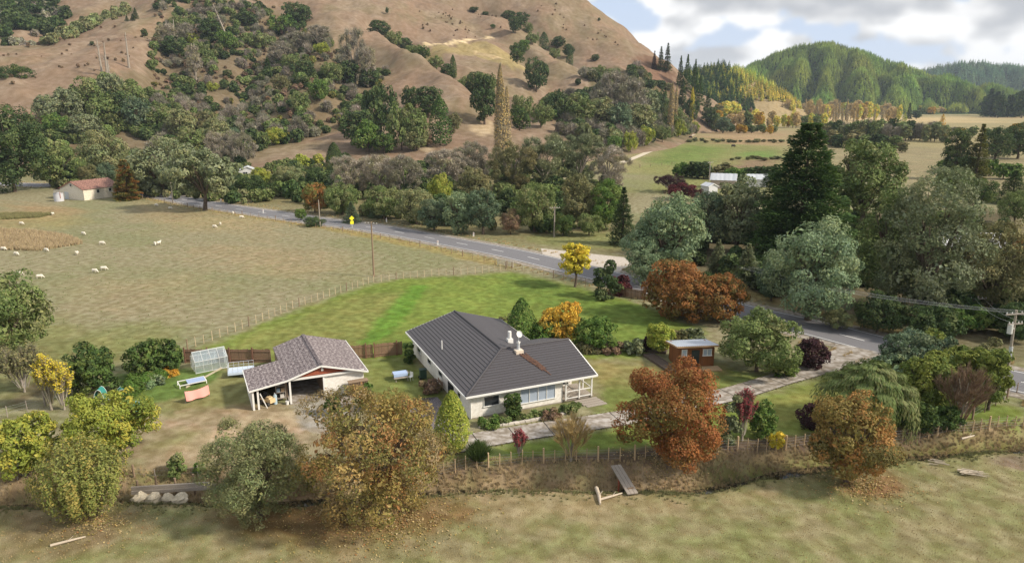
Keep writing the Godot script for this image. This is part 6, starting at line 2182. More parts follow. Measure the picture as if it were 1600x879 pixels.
func build_animals() -> void:
	var graze := skin(beast(true, 0.88), 0.05, 0.03)
	var stand := skin(beast(false, 0.88), 0.05, 0.03)
	var rows := [
		["white sheep highest in the paddock beside the tall pale pole", -99.67, -197.98, 1.2, 0], ["white sheep grazing under the paddock tree edge", -92.95, -192.01, 1.6, 0],
		["white sheep near the road fence past the paddock tree", -72.52, -183.15, 0.2, 1], ["white sheep grazing alone closest to the road fence", -68.08, -177.00, 1.7, 0],
		["white sheep with a lamb close behind in mid paddock", -69.26, -163.24, 1.4, 0], ["small sheep following another in mid paddock", -69.30, -166.70, 0.3, 1],
		["white sheep of the pair grazing mid paddock, the one towards the sedge", -73.27, -143.03, 0.6, 0], ["white sheep of the pair grazing mid paddock, the one towards the road", -72.80, -143.69, 2.8, 1],
		["white sheep by the brown strip below the cream shed", -118.76, -182.10, 0.1, 1], ["white sheep alone on the pale grass below the cream shed", -117.15, -167.59, 1.5, 0],
		["white sheep above the tip of the brown sedge patch", -94.61, -154.38, 1.2, 0], ["white sheep just past the tip of the brown sedge patch", -84.54, -143.69, 1.7, 0],
		["white sheep walking below the tip of the sedge patch", -83.78, -133.74, 0.2, 1], ["white sheep grazing at the lower edge of the sedge", -91.57, -136.70, 1.2, 0],
		["white sheep lying nose to the sedge patch", -95.09, -133.16, 1.3, 0], ["white sheep half in the sedge patch", -100.85, -137.93, 1.5, 0],
		["white sheep standing beside its grazing twin, nearest the camera", -72.03, -119.15, 1.4, 0], ["white sheep grazing behind its twin in the near paddock", -71.54, -121.05, 1.8, 0],
		["white sheep just beyond the big dark bush", -78.91, -115.08, 1.9, 0], ["white sheep behind the top of the big dark bush", -83.72, -117.31, 1.5, 0],
	]
	for q in rows:
		var o := tag(obj("sheep", stand if q[4] == 1 else graze, M.wool, self, Vector3(q[1], 0, q[2])), q[0], "sheep", "sheep grazing the dry paddock")
		o.rotation.y = q[3]
	var cow := skin(beast(true, 2.1), 0.12, 0.06)
	for q in [["black cow by the track hedge in the far paddock", 136.93, -554.94, 1.0], ["black cow beside another near the far track", 136.38, -537.09, 2.0], ["lone black cow mid way across the far paddock", 143.88, -504.58, 0.4], ["lone black cow furthest from the track in the far paddock", 138.11, -449.96, 1.6]]:
		var o := tag(obj("cow", cow, M.cow, self, Vector3(q[1], 0, q[2])), q[0], "cow", "cattle in the far paddock")
		o.rotation.y = q[3]

# ---------------------------------------------------------------- planting
# plants that share a label: kind and palette, place, height, width of each
func put(detail: int, called: String, label: String, category: String, alike: String, rows: Array) -> void:
	for i in range(0, rows.size(), 5):
		var q: PackedStringArray = rows[i].split("|")  # kind and palette | words before the label | words after it
		var k: PackedStringArray = q[0].split(" ")
		var own := label if q.size() < 3 else (q[1] + " " + label + " " + q[2]).strip_edges()
		T_(k[0], k[1], rows[i + 1], rows[i + 2], rows[i + 3], rows[i + 4], detail, called, own, category, label if alike == "y" else "")

func plant_near() -> void:
	put(0, "autumn_tree", "large spreading tree with thin ochre and orange leaves before the drive", "tree", "", ["lacy autumn", -10, -46.7, 9.4, 11.6])
	put(0, "dull_tree", "broad drab olive tree beside the ochre autumn tree, hiding the wall end", "tree", "", ["lacy drab", -18.5, -46.2, 7.5, 7.4])
	put(0, "hazel_bush", "big upright yellow green bush of many stems at the ditch", "bush", "", ["upright hazel", -31.4, -46.4, 6.4, 6.5])
	put(0, "fig_tree", "broad yellow green fruit tree behind the upright ditch bush", "tree", "", ["round fig", -33.4, -54.2, 6.1, 7.4])
	put(0, "fruit_tree", "yellowing fruit tree with gold leaf tips at the picture edge", "tree", "", ["round fig", -38.8, -51.2, 5.4, 5.6])
	put(0, "yellow_poplar", "thin bright yellow young tree at the garden corner", "tree", "", ["thinleaf yellow", -44.4, -63.3, 6.1, 2.3])
	put(0, "yellow_sapling", "short yellow sapling next to the thin yellow tree", "tree", "", ["thinleaf yellow", -43.2, -63.3, 5, 2.4])
	put(0, "dark_shrub", "round dark green shrub behind the vegetable garden", "shrub", "", ["dome deep", -42.8, -67.6, 5.3, 5.7])
	put(0, "dark_shrub", "dark green shrub between the round shrub and the hedge", "shrub", "", ["dome deep", -39.5, -72.3, 4, 5])
	put(0, "dark_shrub", "dark green shrub next to the greenhouse roof", "shrub", "", ["dome deep", -37.5, -73.3, 3.9, 3.5])
	put(0, "pine_tree", "big green pine with upswept branch tips at the frame edge", "tree", "", ["spread olive", -58, -76.9, 10.9, 11.3])
	put(0, "wispy_shrub", "thin wispy bush growing under the big green pine", "shrub", "", ["thinleaf khaki", -49.9, -67.6, 5, 4.5])
	put(0, "lime_shrub", "clipped lime green column shrub at the house corner", "shrub", "", ["column lime", -5.1, -55.5, 5.3, 3.3])
	put(0, "wall_creeper", "dark climbing shrub against the cream front wall between windows", "shrub", "", ["dome deep", 0.2, -61.5, 2.8, 2])
	put(0, "flax_bush", "dark green spiky flax clump by the front fence", "shrub", "", ["tuft deep", -2.8, -53.7, 2, 2.8])
	put(0, "bare_sapling", "slender pale sapling with few leaves before the porch", "tree", "", ["bare tan", 4.9, -53.5, 4.3, 3.8])
	put(0, "red_sapling", "tiny red leaved sapling by the front fence", "tree", "", ["thinleaf red", 0.6, -54.2, 2.6, 1.4])
	put(0, "rust_maple", "big rust orange maple with low crown in front of the studio", "tree", "", ["round maple", 12.9, -53.1, 9.3, 9.3])
	put(0, "variegated_shrub", "pale variegated green shrub beside the red sapling", "shrub", "", ["shrub sage", 19, -56.7, 4.7, 2.4])
	put(0, "red_maple", "slim crimson sapling between two green shrubs", "tree", "", ["thinleaf red", 20.2, -56.9, 5.3, 2])
	put(0, "round_shrub", "round mid green shrub right beside the crimson sapling", "shrub", "", ["dome green", 22.1, -57.9, 3.4, 2.8])
	put(0, "yellow_shrub", "small golden shrub in the fence border", "shrub", "", ["shrub yellow", 23, -56.4, 1.3, 1.7])
	put(0, "russet_tree", "rounded russet and olive tree standing at the ditch", "tree", "", ["round russet", 26.8, -51.2, 7.7, 7.4])
	put(0, "dusky_shrub", "dark reddish shrub behind the russet ditch tree", "shrub", "", ["shrub plum", 27.4, -59.4, 2.9, 3])
	put(0, "weeping_tree", "soft weeping olive green tree above the new post fence", "tree", "", ["weep olive", 32.1, -59.4, 6.3, 8.6])
	put(0, "pale_shrub", "pale grey green shrub topping the weeping tree", "shrub", "", ["round silver", 38.8, -67.6, 4.2, 3.9])
	put(0, "grey_green_tree", "grey green bushy tree at the drive mouth", "tree", "", ["spread blue", 41.2, -68.8, 5.9, 7.2])
	put(0, "lime_bush", "bright green bush amid the drive mouth shrubs", "shrub", "", ["round moss", 39.7, -63.3, 6.2, 5.4])
	put(0, "dark_bush", "dark glossy bush low behind the new post fence", "shrub", "", ["shrub deep", 36.9, -59.5, 2.9, 4.1])
	put(0, "dark_bush", "small dark bush next to the bare brown shrub", "shrub", "", ["shrub deep", 39.8, -59.7, 2.4, 2.9])
	put(0, "brown_shrub", "leafless red brown shrub below the power pole", "shrub", "", ["bare bracken", 41.2, -60, 5.8, 5])
	put(0, "lime_shrub", "fresh green shrub at the road side of the shrub bank", "shrub", "", ["round moss", 48.4, -77.3, 3.5, 4.4])
	put(0, "leafy_shrub", "leafy bright green shrub beside the power pole", "shrub", "", ["round moss", 45.5, -65.6, 5.7, 4.4])
	put(0, "leafy_shrub", "mottled green shrub touching the transformer pole", "shrub", "", ["round moss", 46, -63.3, 6.5, 3.5])
	put(0, "olive_shrub", "olive flushed shrub behind the leafy ones near the pole", "shrub", "", ["shrub khaki", 51.8, -73.3, 3.9, 4.2])
	put(0, "leafy_shrub", "leafy yellow green shrub in the middle of the shrub bank", "shrub", "", ["round moss", 46.4, -69.7, 4.3, 4.7])
	put(0, "olive_shrub", "rounded olive shrub behind the mottled one near the pole", "shrub", "", ["round olive", 48.7, -68, 4.5, 3.9])
	put(0, "grey_green_shrub", "grey green shrub behind the fresh green shrubs at the road", "shrub", "", ["round blue", 47.2, -73.3, 3.9, 4.2])
	put(0, "olive_shrub", "olive shrub between weeping tree and bright green bush", "shrub", "", ["shrub olive", 37, -63.3, 3.3, 3.7])
	put(0, "cone_tree", "clipped dome shaped green conifer behind the dark roof", "tree", "", ["column green", 1.2, -82.6, 5.8, 4.1])
	put(0, "golden_tree", "rounded golden orange tree beyond the house ridge", "tree", "", ["round gold", 6.1, -82.6, 5.2, 5.8])
	put(0, "leafy_shrub", "green bush between clipped conifer and golden tree", "shrub", "", ["dome green", 3.9, -81.7, 3.3, 3.9])
	put(0, "broad_shrub", "broad bright green bush behind the gable end", "shrub", "", ["dome green", 10, -80.5, 4, 5.8])
	put(0, "hedge_shrub", "straggly yellowish shrub at the foot of the clipped conifer", "shrub", "", ["shrub khaki", -0.4, -86.6, 2.6, 3.3])
	put(0, "yellow_shrub", "yellow green shrub on the garden border near the studio", "shrub", "", ["round lime", 17.3, -79, 3.9, 3.4])
	put(0, "border_shrub", "pale feathery shrub low in the garden border", "shrub", "", ["shrub sage", 14.3, -79, 1.9, 3])
	put(0, "border_shrub", "very dark small shrub in the garden border", "shrub", "", ["shrub plum", 15.8, -79.9, 1.9, 1.5])
	put(0, "border_shrub", "brown dying shrub in the border beyond the broad bush", "shrub", "", ["shrub bracken", 12.1, -79.4, 1.4, 3.8])
	put(0, "border_shrub", "rust tinged shrub behind the studio", "shrub", "", ["shrub khaki", 20.4, -81.7, 2.3, 2.6])
	put(0, "border_shrub", "grey green shrub rising behind the studio roof", "shrub", "", ["shrub sage", 22.2, -81.7, 2.6, 3.1])
	put(0, "large_bush", "very large olive green bush between the studio and the road", "shrub", "", ["round olive", 26.9, -73.3, 6.9, 10.2])
	put(0, "maroon_shrub", "dark maroon shrub at the drive entrance", "shrub", "", ["dome plum", 33.3, -74.4, 3.5, 4.1])
	put(0, "fern_shrub", "low bright green bush at the foot of the large olive bush", "shrub", "", ["shrub green", 29.8, -72.3, 2, 3.2])
	put(0, "copper_tree", "broad rust orange tree at the back of the lawn", "tree", "", ["dome rust", 22.5, -93.2, 8.1, 11.5])
	put(0, "copper_tree", "lower rust orange tree joined to the broad one, towards the road", "tree", "", ["dome rust", 27.8, -92, 6.8, 8.3])
	put(0, "dark_hedge_shrub", "dark green hedge shrub at the back lawn corner", "shrub", "", ["shrub dark", 14, -103.2, 6.2, 4.8])
	put(0, "maroon_bush", "deep maroon bush above the old board fence", "shrub", "", ["shrub maroon", 16.5, -105, 3.6, 3.9])
	put(0, "yellow_road_tree", "bright yellow slim young tree beside the road", "tree", "", ["airy yellow", 10, -109.6, 7.3, 4.9])
	put(0, "corner_shrub", "small green shrub at the far house corner", "shrub", "", ["shrub deep", -11.7, -76, 2.9, 1.5])
	put(0, "pot_plants", "brown leaved shrub beside the bench on the house wall", "shrub", "", ["shrub bracken", -8.4, -67.6, 1.5, 2.5])
	put(0, "yard_shrub", "small green shrub before the woodpile", "shrub", "", ["round green", -14.1, -63.3, 2.8, 2])
	put(0, "yard_shrub", "dark green shrub at the shed jamb", "shrub", "", ["round deep", -17, -62.2, 2.3, 1.8])
	put(0, "yard_shrub", "flowering grey shrub at the paving edge", "shrub", "", ["shrub khaki", -11.4, -62.2, 1.8, 2.1])
	put(0, "yard_shrub", "tiny bright green shrub inside the wall top fence", "shrub", "", ["shrub green", -25.3, -51.8, 1, 0.9])
	put(0, "yard_shrub", "straggly green plant over the retaining wall", "shrub", "", ["shrub olive", -27.1, -51.7, 2, 1.7])
	put(0, "bed_plants", "low bright green plants under the small front window", "shrub", "", ["shrub green", -1.8, -60, 0.9, 2.9])
	put(0, "bed_plants", "purple brown low plants in the front bed", "shrub", "", ["shrub bracken", 3.6, -61.6, 1, 2.4])
	put(0, "bed_plants", "small olive plant at the porch trellis", "shrub", "", ["shrub olive", 5.5, -62.6, 1, 1.5])

func plant_middle() -> void:
	put(0, "dark_tree", "huge dark tree at the frame edge above the paddock", "tree", "", ["spread dark", -160.6, -229.2, 26.5, 24.4])
	put(0, "paddock_tree", "wide olive tree with visible trunk at the paddock roadside", "tree", "", ["airy sage", -83.1, -190.9, 16.4, 20.5])
	put(0, "willow", "very broad pale olive tree behind the tall pole", "tree", "", ["spread sage", -108.8, -221.3, 16.3, 23.7])
	put(0, "lime_hedge", "long bright yellow green hedge on the lower slope", "hedge", "", ["shrub lime", -86.1, -310.7, 6, 23.8])
	put(0, "bare_willow", "broad greenish bare willow below the slope of scrub", "tree", "", ["haze sage", 10.7, -237.6, 17.8, 20.3])
	put(0, "bare_willow", "large hazy grey willow at the hill foot", "tree", "", ["haze sage", 23.3, -246.7, 18.4, 19.8])
	put(0, "silver_willow", "big pale silver green willow behind the copper trees", "tree", "", ["spread silver", 25.8, -114.6, 14.1, 13.9])
	put(0, "grey_green_tree", "grey green tree between silver willow and dark conifer", "tree", "", ["spread sage", 43.7, -135.5, 14.8, 10.3])
	put(0, "tall_conifer", "very tall dark green conifer rising above the valley trees", "tree", "", ["spruce conifer", 52.4, -127.1, 25.4, 19.2])
	put(0, "leaning_tree", "tall olive tree with curved bare trunk", "tree", "", ["airy olive", 74.5, -150.7, 20.9, 15.7])
	put(0, "grey_willow", "huge grey olive tree in the middle of the wooded bank", "tree", "", ["lacy sage", 55.5, -92, 21.1, 12.7])
	put(0, "forked_tree", "olive tree with forking dark trunk", "tree", "", ["lacy olive", 53.9, -98.1, 16.6, 9.9])
	put(0, "silver_tree", "large silver leaved tree at the road side", "tree", "", ["spread silver", 40.1, -92, 13.2, 12.6])
	put(0, "khaki_tree", "yellowish khaki tree before the bright roofed house", "tree", "", ["lacy khaki", 65.6, -93.5, 13.3, 13])
	put(0, "ochre_tree", "ochre tinged tree at the frame edge across the road", "tree", "", ["lacy autumn", 75.1, -101.5, 10.6, 8.4])
	put(0, "thicket", "dark thicket on the bank below the huge grey olive tree", "shrub", "", ["round dark", 51.9, -84, 5, 8.7])
	put(0, "fern_bank", "bright green ferny bush on the dark bank", "shrub", "", ["round green", 59, -87.9, 3.2, 7.5])
	put(1, "red_conifer", "conical red brown and green conifer by the cream shed", "tree", "", ["spruce cypress", -114.4, -211.1, 12.2, 7.6])
	put(1, "olive_tree", "olive tree on the verge above the cream shed roof", "tree", "", ["spread olive", -154.1, -243, 13.8, 16.5])
	put(1, "blue_shrub", "bluish grey bush beyond the cream shed", "shrub", "", ["round blue", -153.5, -246.7, 8.8, 9.7])
	put(1, "yellow_shrub", "yellowing bush behind the cream shed chimney", "shrub", "", ["round khaki", -143.8, -243, 7.4, 7.8])
	put(1, "blue_shrub", "pale bluish bush between yellowing bush and red conifer", "shrub", "", ["round blue", -140.8, -246.7, 8.3, 7.9])
	put(1, "olive_tree", "brownish olive tree on the bank above the cream shed", "tree", "", ["spread drab", -152.1, -267, 17.6, 19])
	put(1, "olive_tree", "round olive tree behind the red conifer", "tree", "", ["round olive", -125.6, -243, 11.2, 13])
	put(1, "bare_tree", "leafless brown tree above the pale cottage", "tree", "", ["haze ash", -118.7, -312.5, 15.6, 17.2])
	put(1, "bare_tree", "grey leafless tree left standing above the paddock tree", "tree", "", ["haze grey", -132.2, -325.7, 14.2, 14.4])
	put(1, "lime_tree", "bright yellow green round tree low on the bushy slope", "tree", "", ["round lime", -119.9, -363.6, 8.8, 12.8])
	put(1, "yellow_hedge", "yellow green hedge shrub before the cottage window", "shrub", "", ["round lime", -85.7, -243, 6.5, 8.7])
	put(1, "dark_hedge", "dark hedge below the pale cottage", "shrub", "", ["shrub dark", -81.9, -224.4, 6.6, 12.5])
	put(1, "yellow_hedge", "yellow green shrub at the cottage corner", "shrub", "", ["shrub lime", -94.9, -246.7, 5.3, 5.3])
	put(1, "drab_shrub", "brown grey bush hiding the low shed", "shrub", "", ["round drab", -74.3, -239.4, 8.3, 12])
	put(1, "dark_shrub", "dark bush behind the red leaved tree", "shrub", "", ["shrub dark", -65.8, -235.9, 8, 10.1])
	put(1, "red_leaved_tree", "orange red leaved tree beside the pale roadside pole", "tree", "", ["round cypress", -52.1, -186.4, 8.1, 7.7])
	put(1, "dark_cypress", "dark cypress at the foot of the central spur", "tree", "", ["column dark", -68.3, -276.1, 13.1, 8.4])
	put(1, "blue_conifer", "small bluish conifer beside the bare willows", "tree", "", ["fir silver", -55.9, -221.3, 7.9, 6])
	put(1, "bare_willow", "pale leafless willow at the cypress end of the bank", "tree", "", ["haze grey", -49.3, -213.9, 13.7, 10.7])
	put(1, "bare_willow", "pale grey leafless willow in the middle of the bank", "tree", "", ["haze grey", -41.1, -216.8, 13.1, 15.5])
	put(1, "bare_willow", "brownish leafless willow behind the paddock power pole", "tree", "", ["haze ash", -31.9, -213.9, 13.3, 12.6])
	put(1, "bare_willow", "tall pale leafless willow below the dark pine clump", "tree", "", ["haze grey", -21.7, -229.2, 14.6, 14.3])
	put(1, "bare_willow", "tall ashen willow before the yellow poplar", "tree", "", ["haze ash", -14.4, -246.7, 14.8, 16.7])
	put(1, "bare_willow", "grey willow right of the tall poplar foot", "tree", "", ["haze khaki", 0, -229.2, 15.8, 16.4])
	put(1, "bare_willow", "grey willow nearest the farm track", "tree", "", ["haze grey", 31, -229.2, 15.8, 14.3])
	put(1, "olive_tree", "olive bush on the road bank behind the yellow sign", "tree", "", ["spread olive", -44.1, -183.1, 8.3, 10.3])
	put(1, "olive_tree", "olive tree behind the road by the paddock pole", "tree", "", ["spread olive", -32, -176, 8.3, 11.1])
	put(1, "olive_tree", "drab olive tree mid way along the road bank", "tree", "", ["spread drab", -23, -168.5, 8.9, 10.7])
	put(1, "young_pine", "young bluish pine at the road edge behind the sign", "tree", "", ["fir blue", -38.8, -170.3, 5.3, 4.9])
	put(1, "young_pine", "pale young pine at the road edge by the tall pole", "tree", "", ["fir silver", -34.3, -178, 5.8, 4.2])
	put(1, "roadside_bush", "small green bush at the road bend", "shrub", "", ["round green", -52.3, -174.1, 3, 3.2])
	put(1, "roadside_hedge", "clipped dark hedge by the roadside pale pole", "hedge", "", ["shrub dark", -46.9, -165.8, 2.7, 5.7])
	put(1, "blue_pine", "grey green pine at the road edge, first of three", "tree", "", ["spread blue", -17.8, -159.9, 7.6, 7.3])
	put(1, "silver_pine", "silvery green pine at the road edge, second of three", "tree", "", ["spread silver", -12, -156.7, 9.2, 7.7])
	put(1, "blue_pine", "tall grey green pine at the road edge, third of three", "tree", "", ["spread blue", -6.4, -155.1, 10.2, 8.2])
	put(1, "red_brown_bush", "red brown bush at the road edge", "shrub", "", ["round bracken", -0.3, -155.1, 5.4, 5.1])
	put(1, "khaki_tree", "khaki tree with yellow tops behind the pines", "tree", "", ["round khaki", -10.9, -200.5, 10.4, 10.8])
	put(1, "yellow_green_tree", "yellowish tree on the bank behind the first pine", "tree", "", ["round lime", -19.4, -194.4, 9.3, 7.7])
	put(1, "olive_tree", "olive tree beside the slim grey verge pole", "tree", "", ["spread olive", 5.1, -158.3, 11, 10.6])
	put(1, "ochre_tree", "tall ochre green tree behind the verge pole", "tree", "", ["round khaki", 15.6, -163.2, 12.1, 10])
	put(1, "green_tree", "mid green tree with dark trunk by the gravel pull off", "tree", "", ["spread green", 21.4, -161.6, 10.9, 8.2])
	put(1, "verge_bush", "dark green bush on the verge by the slim pole", "shrub", "", ["round deep", 11.2, -153.6, 4.8, 6.7])
	put(1, "verge_bush", "olive bush on the verge before the ochre tree", "shrub", "", ["round olive", 16.9, -153.6, 5.1, 6.2])
	put(1, "dark_conifer", "dark conifer at the end of the gravel pull off", "tree", "", ["fir dark", 22.7, -143.7, 12.1, 6.5])
	put(1, "maroon_tree", "maroon leaved spreading tree by the white farm shed", "tree", "", ["round maroon", 51.1, -211.1, 5.3, 12.5])
	put(1, "bare_maroon_tree", "purple brown leafless tree behind the maroon one", "tree", "", ["haze plum", 50.6, -229.2, 5.7, 12.3])
	put(1, "silver_willow", "low silver green willow shoot by the maroon bush", "tree", "", ["spread silver", 21.1, -110.5, 7.1, 6.1])
	put(1, "grey_green_tree", "bluish green tree right behind the silver willow", "tree", "", ["spread blue", 38.9, -138.5, 12.1, 7.8])
	put(1, "pale_conifer", "pale open young conifer in the roadside thicket", "tree", "", ["fir sage", 37.6, -110.5, 7.1, 5.5])
	put(1, "pale_conifer", "pale small conifer beside the copper tree top", "tree", "", ["fir sage", 34.6, -116.4, 6.6, 4.7])
	put(1, "silver_shrub", "bluish shrub at the foot of the silver tree", "shrub", "", ["spread blue", 38.5, -101.5, 6.8, 4.7])
	put(1, "green_tree", "rounded bright green tree behind the huge grey olive tree", "tree", "", ["round green", 125.2, -200.5, 10.4, 11.9])
	put(1, "deep_green_tree", "deep green tree between two brighter green trees", "tree", "", ["round deep", 128.6, -194.4, 8.2, 8.8])
	put(1, "green_conifer", "broad green conifer at the frame edge near the tan field", "tree", "", ["fir deep", 143.3, -203, 9.8, 11])
	put(1, "olive_tree", "olive tree below the broad green conifer", "tree", "", ["round olive", 120.5, -168.5, 8.3, 9.2])
	put(1, "golden_green_conifer", "pointed golden green conifer on the tan field", "tree", "", ["fir conegold", 170.7, -262.7, 21.2, 9.3])
	put(1, "dark_conifer", "dark bushy conifer leaning on the golden green one", "tree", "", ["spread dark", 165.7, -267, 19.2, 10.9])
	put(1, "dark_pine", "dark pine at the frame edge beyond the tan field", "tree", "", ["spread dark", 254.3, -361.4, 18.2, 17.9])
	put(1, "dark_pine", "dark trunked pine beside the golden green conifer", "tree", "", ["spread dark", 237.9, -353.7, 15.4, 13.8])
	put(1, "thicket", "dark thicket on the bank beneath the forking tree", "shrub", "", ["round dark", 46.8, -86.6, 5.5, 6.5])
	put(1, "thicket", "dark thicket beside the transformer pole top", "shrub", "", ["round dark", 62.3, -84, 5, 5.5])
	put(1, "thicket", "dark thicket below the tall conifer", "shrub", "", ["round dark", 42, -112.9, 4.8, 6.3])
	put(1, "thicket", "dark undergrowth bush behind the lower copper tree", "shrub", "", ["round dark", 29.5, -101.5, 4.4, 4.7])
	put(1, "thicket", "brown bush between silver tree and road", "shrub", "", ["round drab", 42.4, -87.9, 3, 4.1])

func spar(x: float, z: float, h: float, s: int, label: String) -> void:
	var o := thing("dead_tree", label, "dead tree", Vector3(x, gy(x, z) - 0.2, z))
	var r := RandomNumberGenerator.new()
	r.seed = s + 50
	var b := MB.new()
	var lean := Vector3(r.randf_range(-0.06, 0.06) * h - (h * 0.35 if s == 6 else 0.0), h, 0)
	b.tube(Vector3.ZERO, lean, 0.75, 0.25, 7)
	obj("trunk", b.mesh(), M.pale_bark, o)
	for i in 5:
		var c := MB.new()
		var p := lean * r.randf_range(0.35, 0.9)
		c.tube(p, p + Vector3(r.randf_range(-1, 1), 0.9, r.randf_range(-1, 1)) * h * 0.13, 0.28, 0.08, 5)
		obj("branch", c.mesh(), M.pale_bark, o)

func plant_hill() -> void:
	put(2, "scrub_bush", "dark green bush in the grove at the foot of the grass slope", "bush", "", ["shrub dark", -292.3, -425, 7.1, 9.6])
	put(2, "scrub_bush", "deep green bush on the upper grass slope over the dry paddock", "bush", "", ["shrub deep", -290.6, -435.5, 7.9, 15.1])
	put(2, "hill_conifer", "dark pointed conifer on the open grass shoulder of the hill", "tree", "y", ["fir conifer|highest|", -301.2, -602.7, 8.7, 5.1, "fir conifer|middle|", -305.8, -597.4, 4.8, 4.1, "fir conifer|lowest|", -298.8, -593.3, 5.2, 5])
	put(2, "hill_tree", "dark green round tree on the open grass shoulder of the hill", "tree", "", ["round dark", -275.2, -560.6, 6.8, 5.3])
	put(2, "hill_tree", "brown round tree on the upper grass slope over the dry paddock", "tree", "y", ["round bracken|middle|", -344.3, -530.7, 3.9, 3.2, "round bracken|highest|", -344.7, -543.4, 3.5, 3.2, "round bracken|lowest|", -255.5, -440.4, 1.5, 2.3])
	put(2, "scrub_bush", "dark green bush on the upper grass slope over the dry paddock", "bush", "", ["shrub dark", -348.2, -594.1, 3.8, 8.1])
	put(2, "hill_tree", "dark green round tree on the upper grass slope over the dry paddock", "tree", "y", ["round dark|highest|", -348.7, -607.9, 3.4, 3.1, "round dark|lowest|", -296.4, -526.6, 3.4, 3.6, "round dark|middle|", -329, -558.4, 1.8, 2.4])
	put(2, "hill_tree", "pale olive spreading tree in the grove at the foot of the grass slope", "tree", "y", ["spread sage|second lowest|", -234.4, -367.5, 13.1, 14.8, "spread sage|second highest|", -229, -376.4, 15.3, 15.1, "spread sage|highest|", -223.1, -410.1, 16.9, 15.7, "spread sage|lowest|", -208.5, -354.2, 13.4, 15.6])
	put(2, "hill_tree", "olive spreading tree in the grove at the foot of the grass slope", "tree", "y", ["spread olive|middle|", -224.4, -387.3, 19.6, 17.6, "spread olive|lowest|", -207.4, -370.3, 17.4, 16.2, "spread olive|highest|", -214.4, -411.8, 17.3, 17.2])
	put(2, "hill_tree", "bluish green spreading tree in the grove at the foot of the grass slope", "tree", "", ["spread blue", -194.8, -377.5, 17.7, 15.2])
	put(2, "hill_tree", "dark green spreading tree in the grove at the foot of the grass slope", "tree", "", ["spread dark", -204.7, -377.6, 19.3, 15.2])
	put(2, "hill_tree", "green spreading tree in the grove at the foot of the grass slope", "tree", "", ["spread green", -220.7, -351.5, 11.2, 13.6])
	put(2, "hill_tree", "olive spreading tree on the open grass shoulder of the hill", "tree", "", ["spread olive", -185.4, -382, 14.7, 14.8])
	put(2, "hill_tree", "drab brown green spreading tree on the bushy slope above the roadside willows", "tree", "y", ["spread drab|upper|", -171, -375.6, 16.1, 15.2, "spread drab|lower|", -144.9, -354.8, 15.3, 13.8])
	put(2, "hill_tree", "khaki spreading tree on the bushy slope above the roadside willows", "tree", "", ["spread khaki", -166.9, -394.6, 13.5, 15.2])
	put(2, "hill_tree", "olive spreading tree on the bushy slope above the roadside willows", "tree", "", ["spread olive", -152.5, -342.6, 13.4, 13.4])
	put(2, "hill_tree", "bluish green round tree on the bushy slope above the roadside willows", "tree", "", ["round blue", -142.6, -367.5, 9.5, 11])
	put(2, "hill_tree", "dark green round tree on the bushy slope above the roadside willows", "tree", "", ["round dark", -206, -462.5, 10.8, 12])
	put(2, "hill_tree", "yellow green round tree in the scrubby gully above the cottage", "tree", "y", ["round lime|lower|", -199.8, -490, 6.5, 10.2, "round lime|upper|", -245.5, -574.2, 8.3, 14.7])
	put(2, "hill_conifer", "dark pointed conifer in the scrubby gully above the cottage", "tree", "", ["fir conifer", -171.6, -519.6, 14.5, 8.1])
	put(2, "hill_tree", "dark green round tree in the scrubby gully above the cottage", "tree", "y", ["round dark|middle|", -232.8, -579.2, 16.3, 19.7, "round dark|highest|", -221, -626.1, 12.5, 21.2, "round dark|lowest|", -243.7, -535.3, 16.1, 18.3])
	put(2, "hill_tree", "green round tree in the scrubby gully above the cottage", "tree", "y", ["round green|lower|", -214.5, -561.9, 13.7, 17.3, "round green|upper|", -192.5, -628, 16, 24.5])
	put(2, "hill_tree", "olive round tree in the scrubby gully above the cottage", "tree", "y", ["round olive|second highest|", -199.5, -590.5, 14.3, 22.1, "round olive|second lowest|", -225.2, -534, 12.2, 18.3, "round olive|highest|", -266.6, -601.8, 15.4, 18.4, "round olive|lowest|", -152, -508.7, 10.5, 14.9])
	put(2, "hill_tree", "dark green spreading tree in the scrubby gully above the cottage", "tree", "", ["spread dark", -182.8, -641.6, 17.9, 27.2])
	put(2, "hill_tree", "brown round tree in the scrubby gully above the cottage", "tree", "", ["round bracken", -224, -519.4, 8.5, 13.4])
	put(2, "hill_tree", "dark green round tree on the bush covered flank beside the bare spur", "tree", "y", ["round dark|lowest|", -128.8, -461.7, 12.4, 13.6, "round dark|middle|", -107.6, -486.1, 16.1, 16.8, "round dark|second highest|", -95, -487.2, 12.1, 15.2, "round dark|second lowest|", -82.8, -453.5, 10.6, 13.4, "round dark|highest|", -111.6, -627.3, 14.2, 19.3])
	put(2, "hill_tree", "olive round tree on the bush covered flank beside the bare spur", "tree", "", ["round olive", -115.2, -473.1, 13.8, 16.4])
	put(2, "hill_tree", "green round tree on the bush covered flank beside the bare spur", "tree", "", ["round green", -112.2, -427, 12.6, 14.9])
	put(2, "hill_tree", "olive round tree on the bush covered flank above the cottage", "tree", "", ["round olive", -119.6, -412.7, 12.3, 14.4])
	put(2, "hill_tree", "yellow green round tree on the bush covered flank beside the bare spur", "tree", "", ["round lime", -135.9, -534.2, 8.8, 13.8])
	put(2, "hill_tree", "khaki round tree on the bush covered flank above the cottage", "tree", "", ["round khaki", -141.3, -449.3, 11.3, 13.3])
	put(2, "hill_tree", "dark green spreading tree in the dark clump below the bare spur", "tree", "y", ["spread dark|second lowest|", -66, -366, 24.9, 19.9, "spread dark|lowest|", -74.2, -348.3, 18.6, 17.2, "spread dark|highest|", -56.3, -401.7, 11.9, 11.9, "spread dark|second highest|", -45.4, -391.8, 16.9, 16.4])
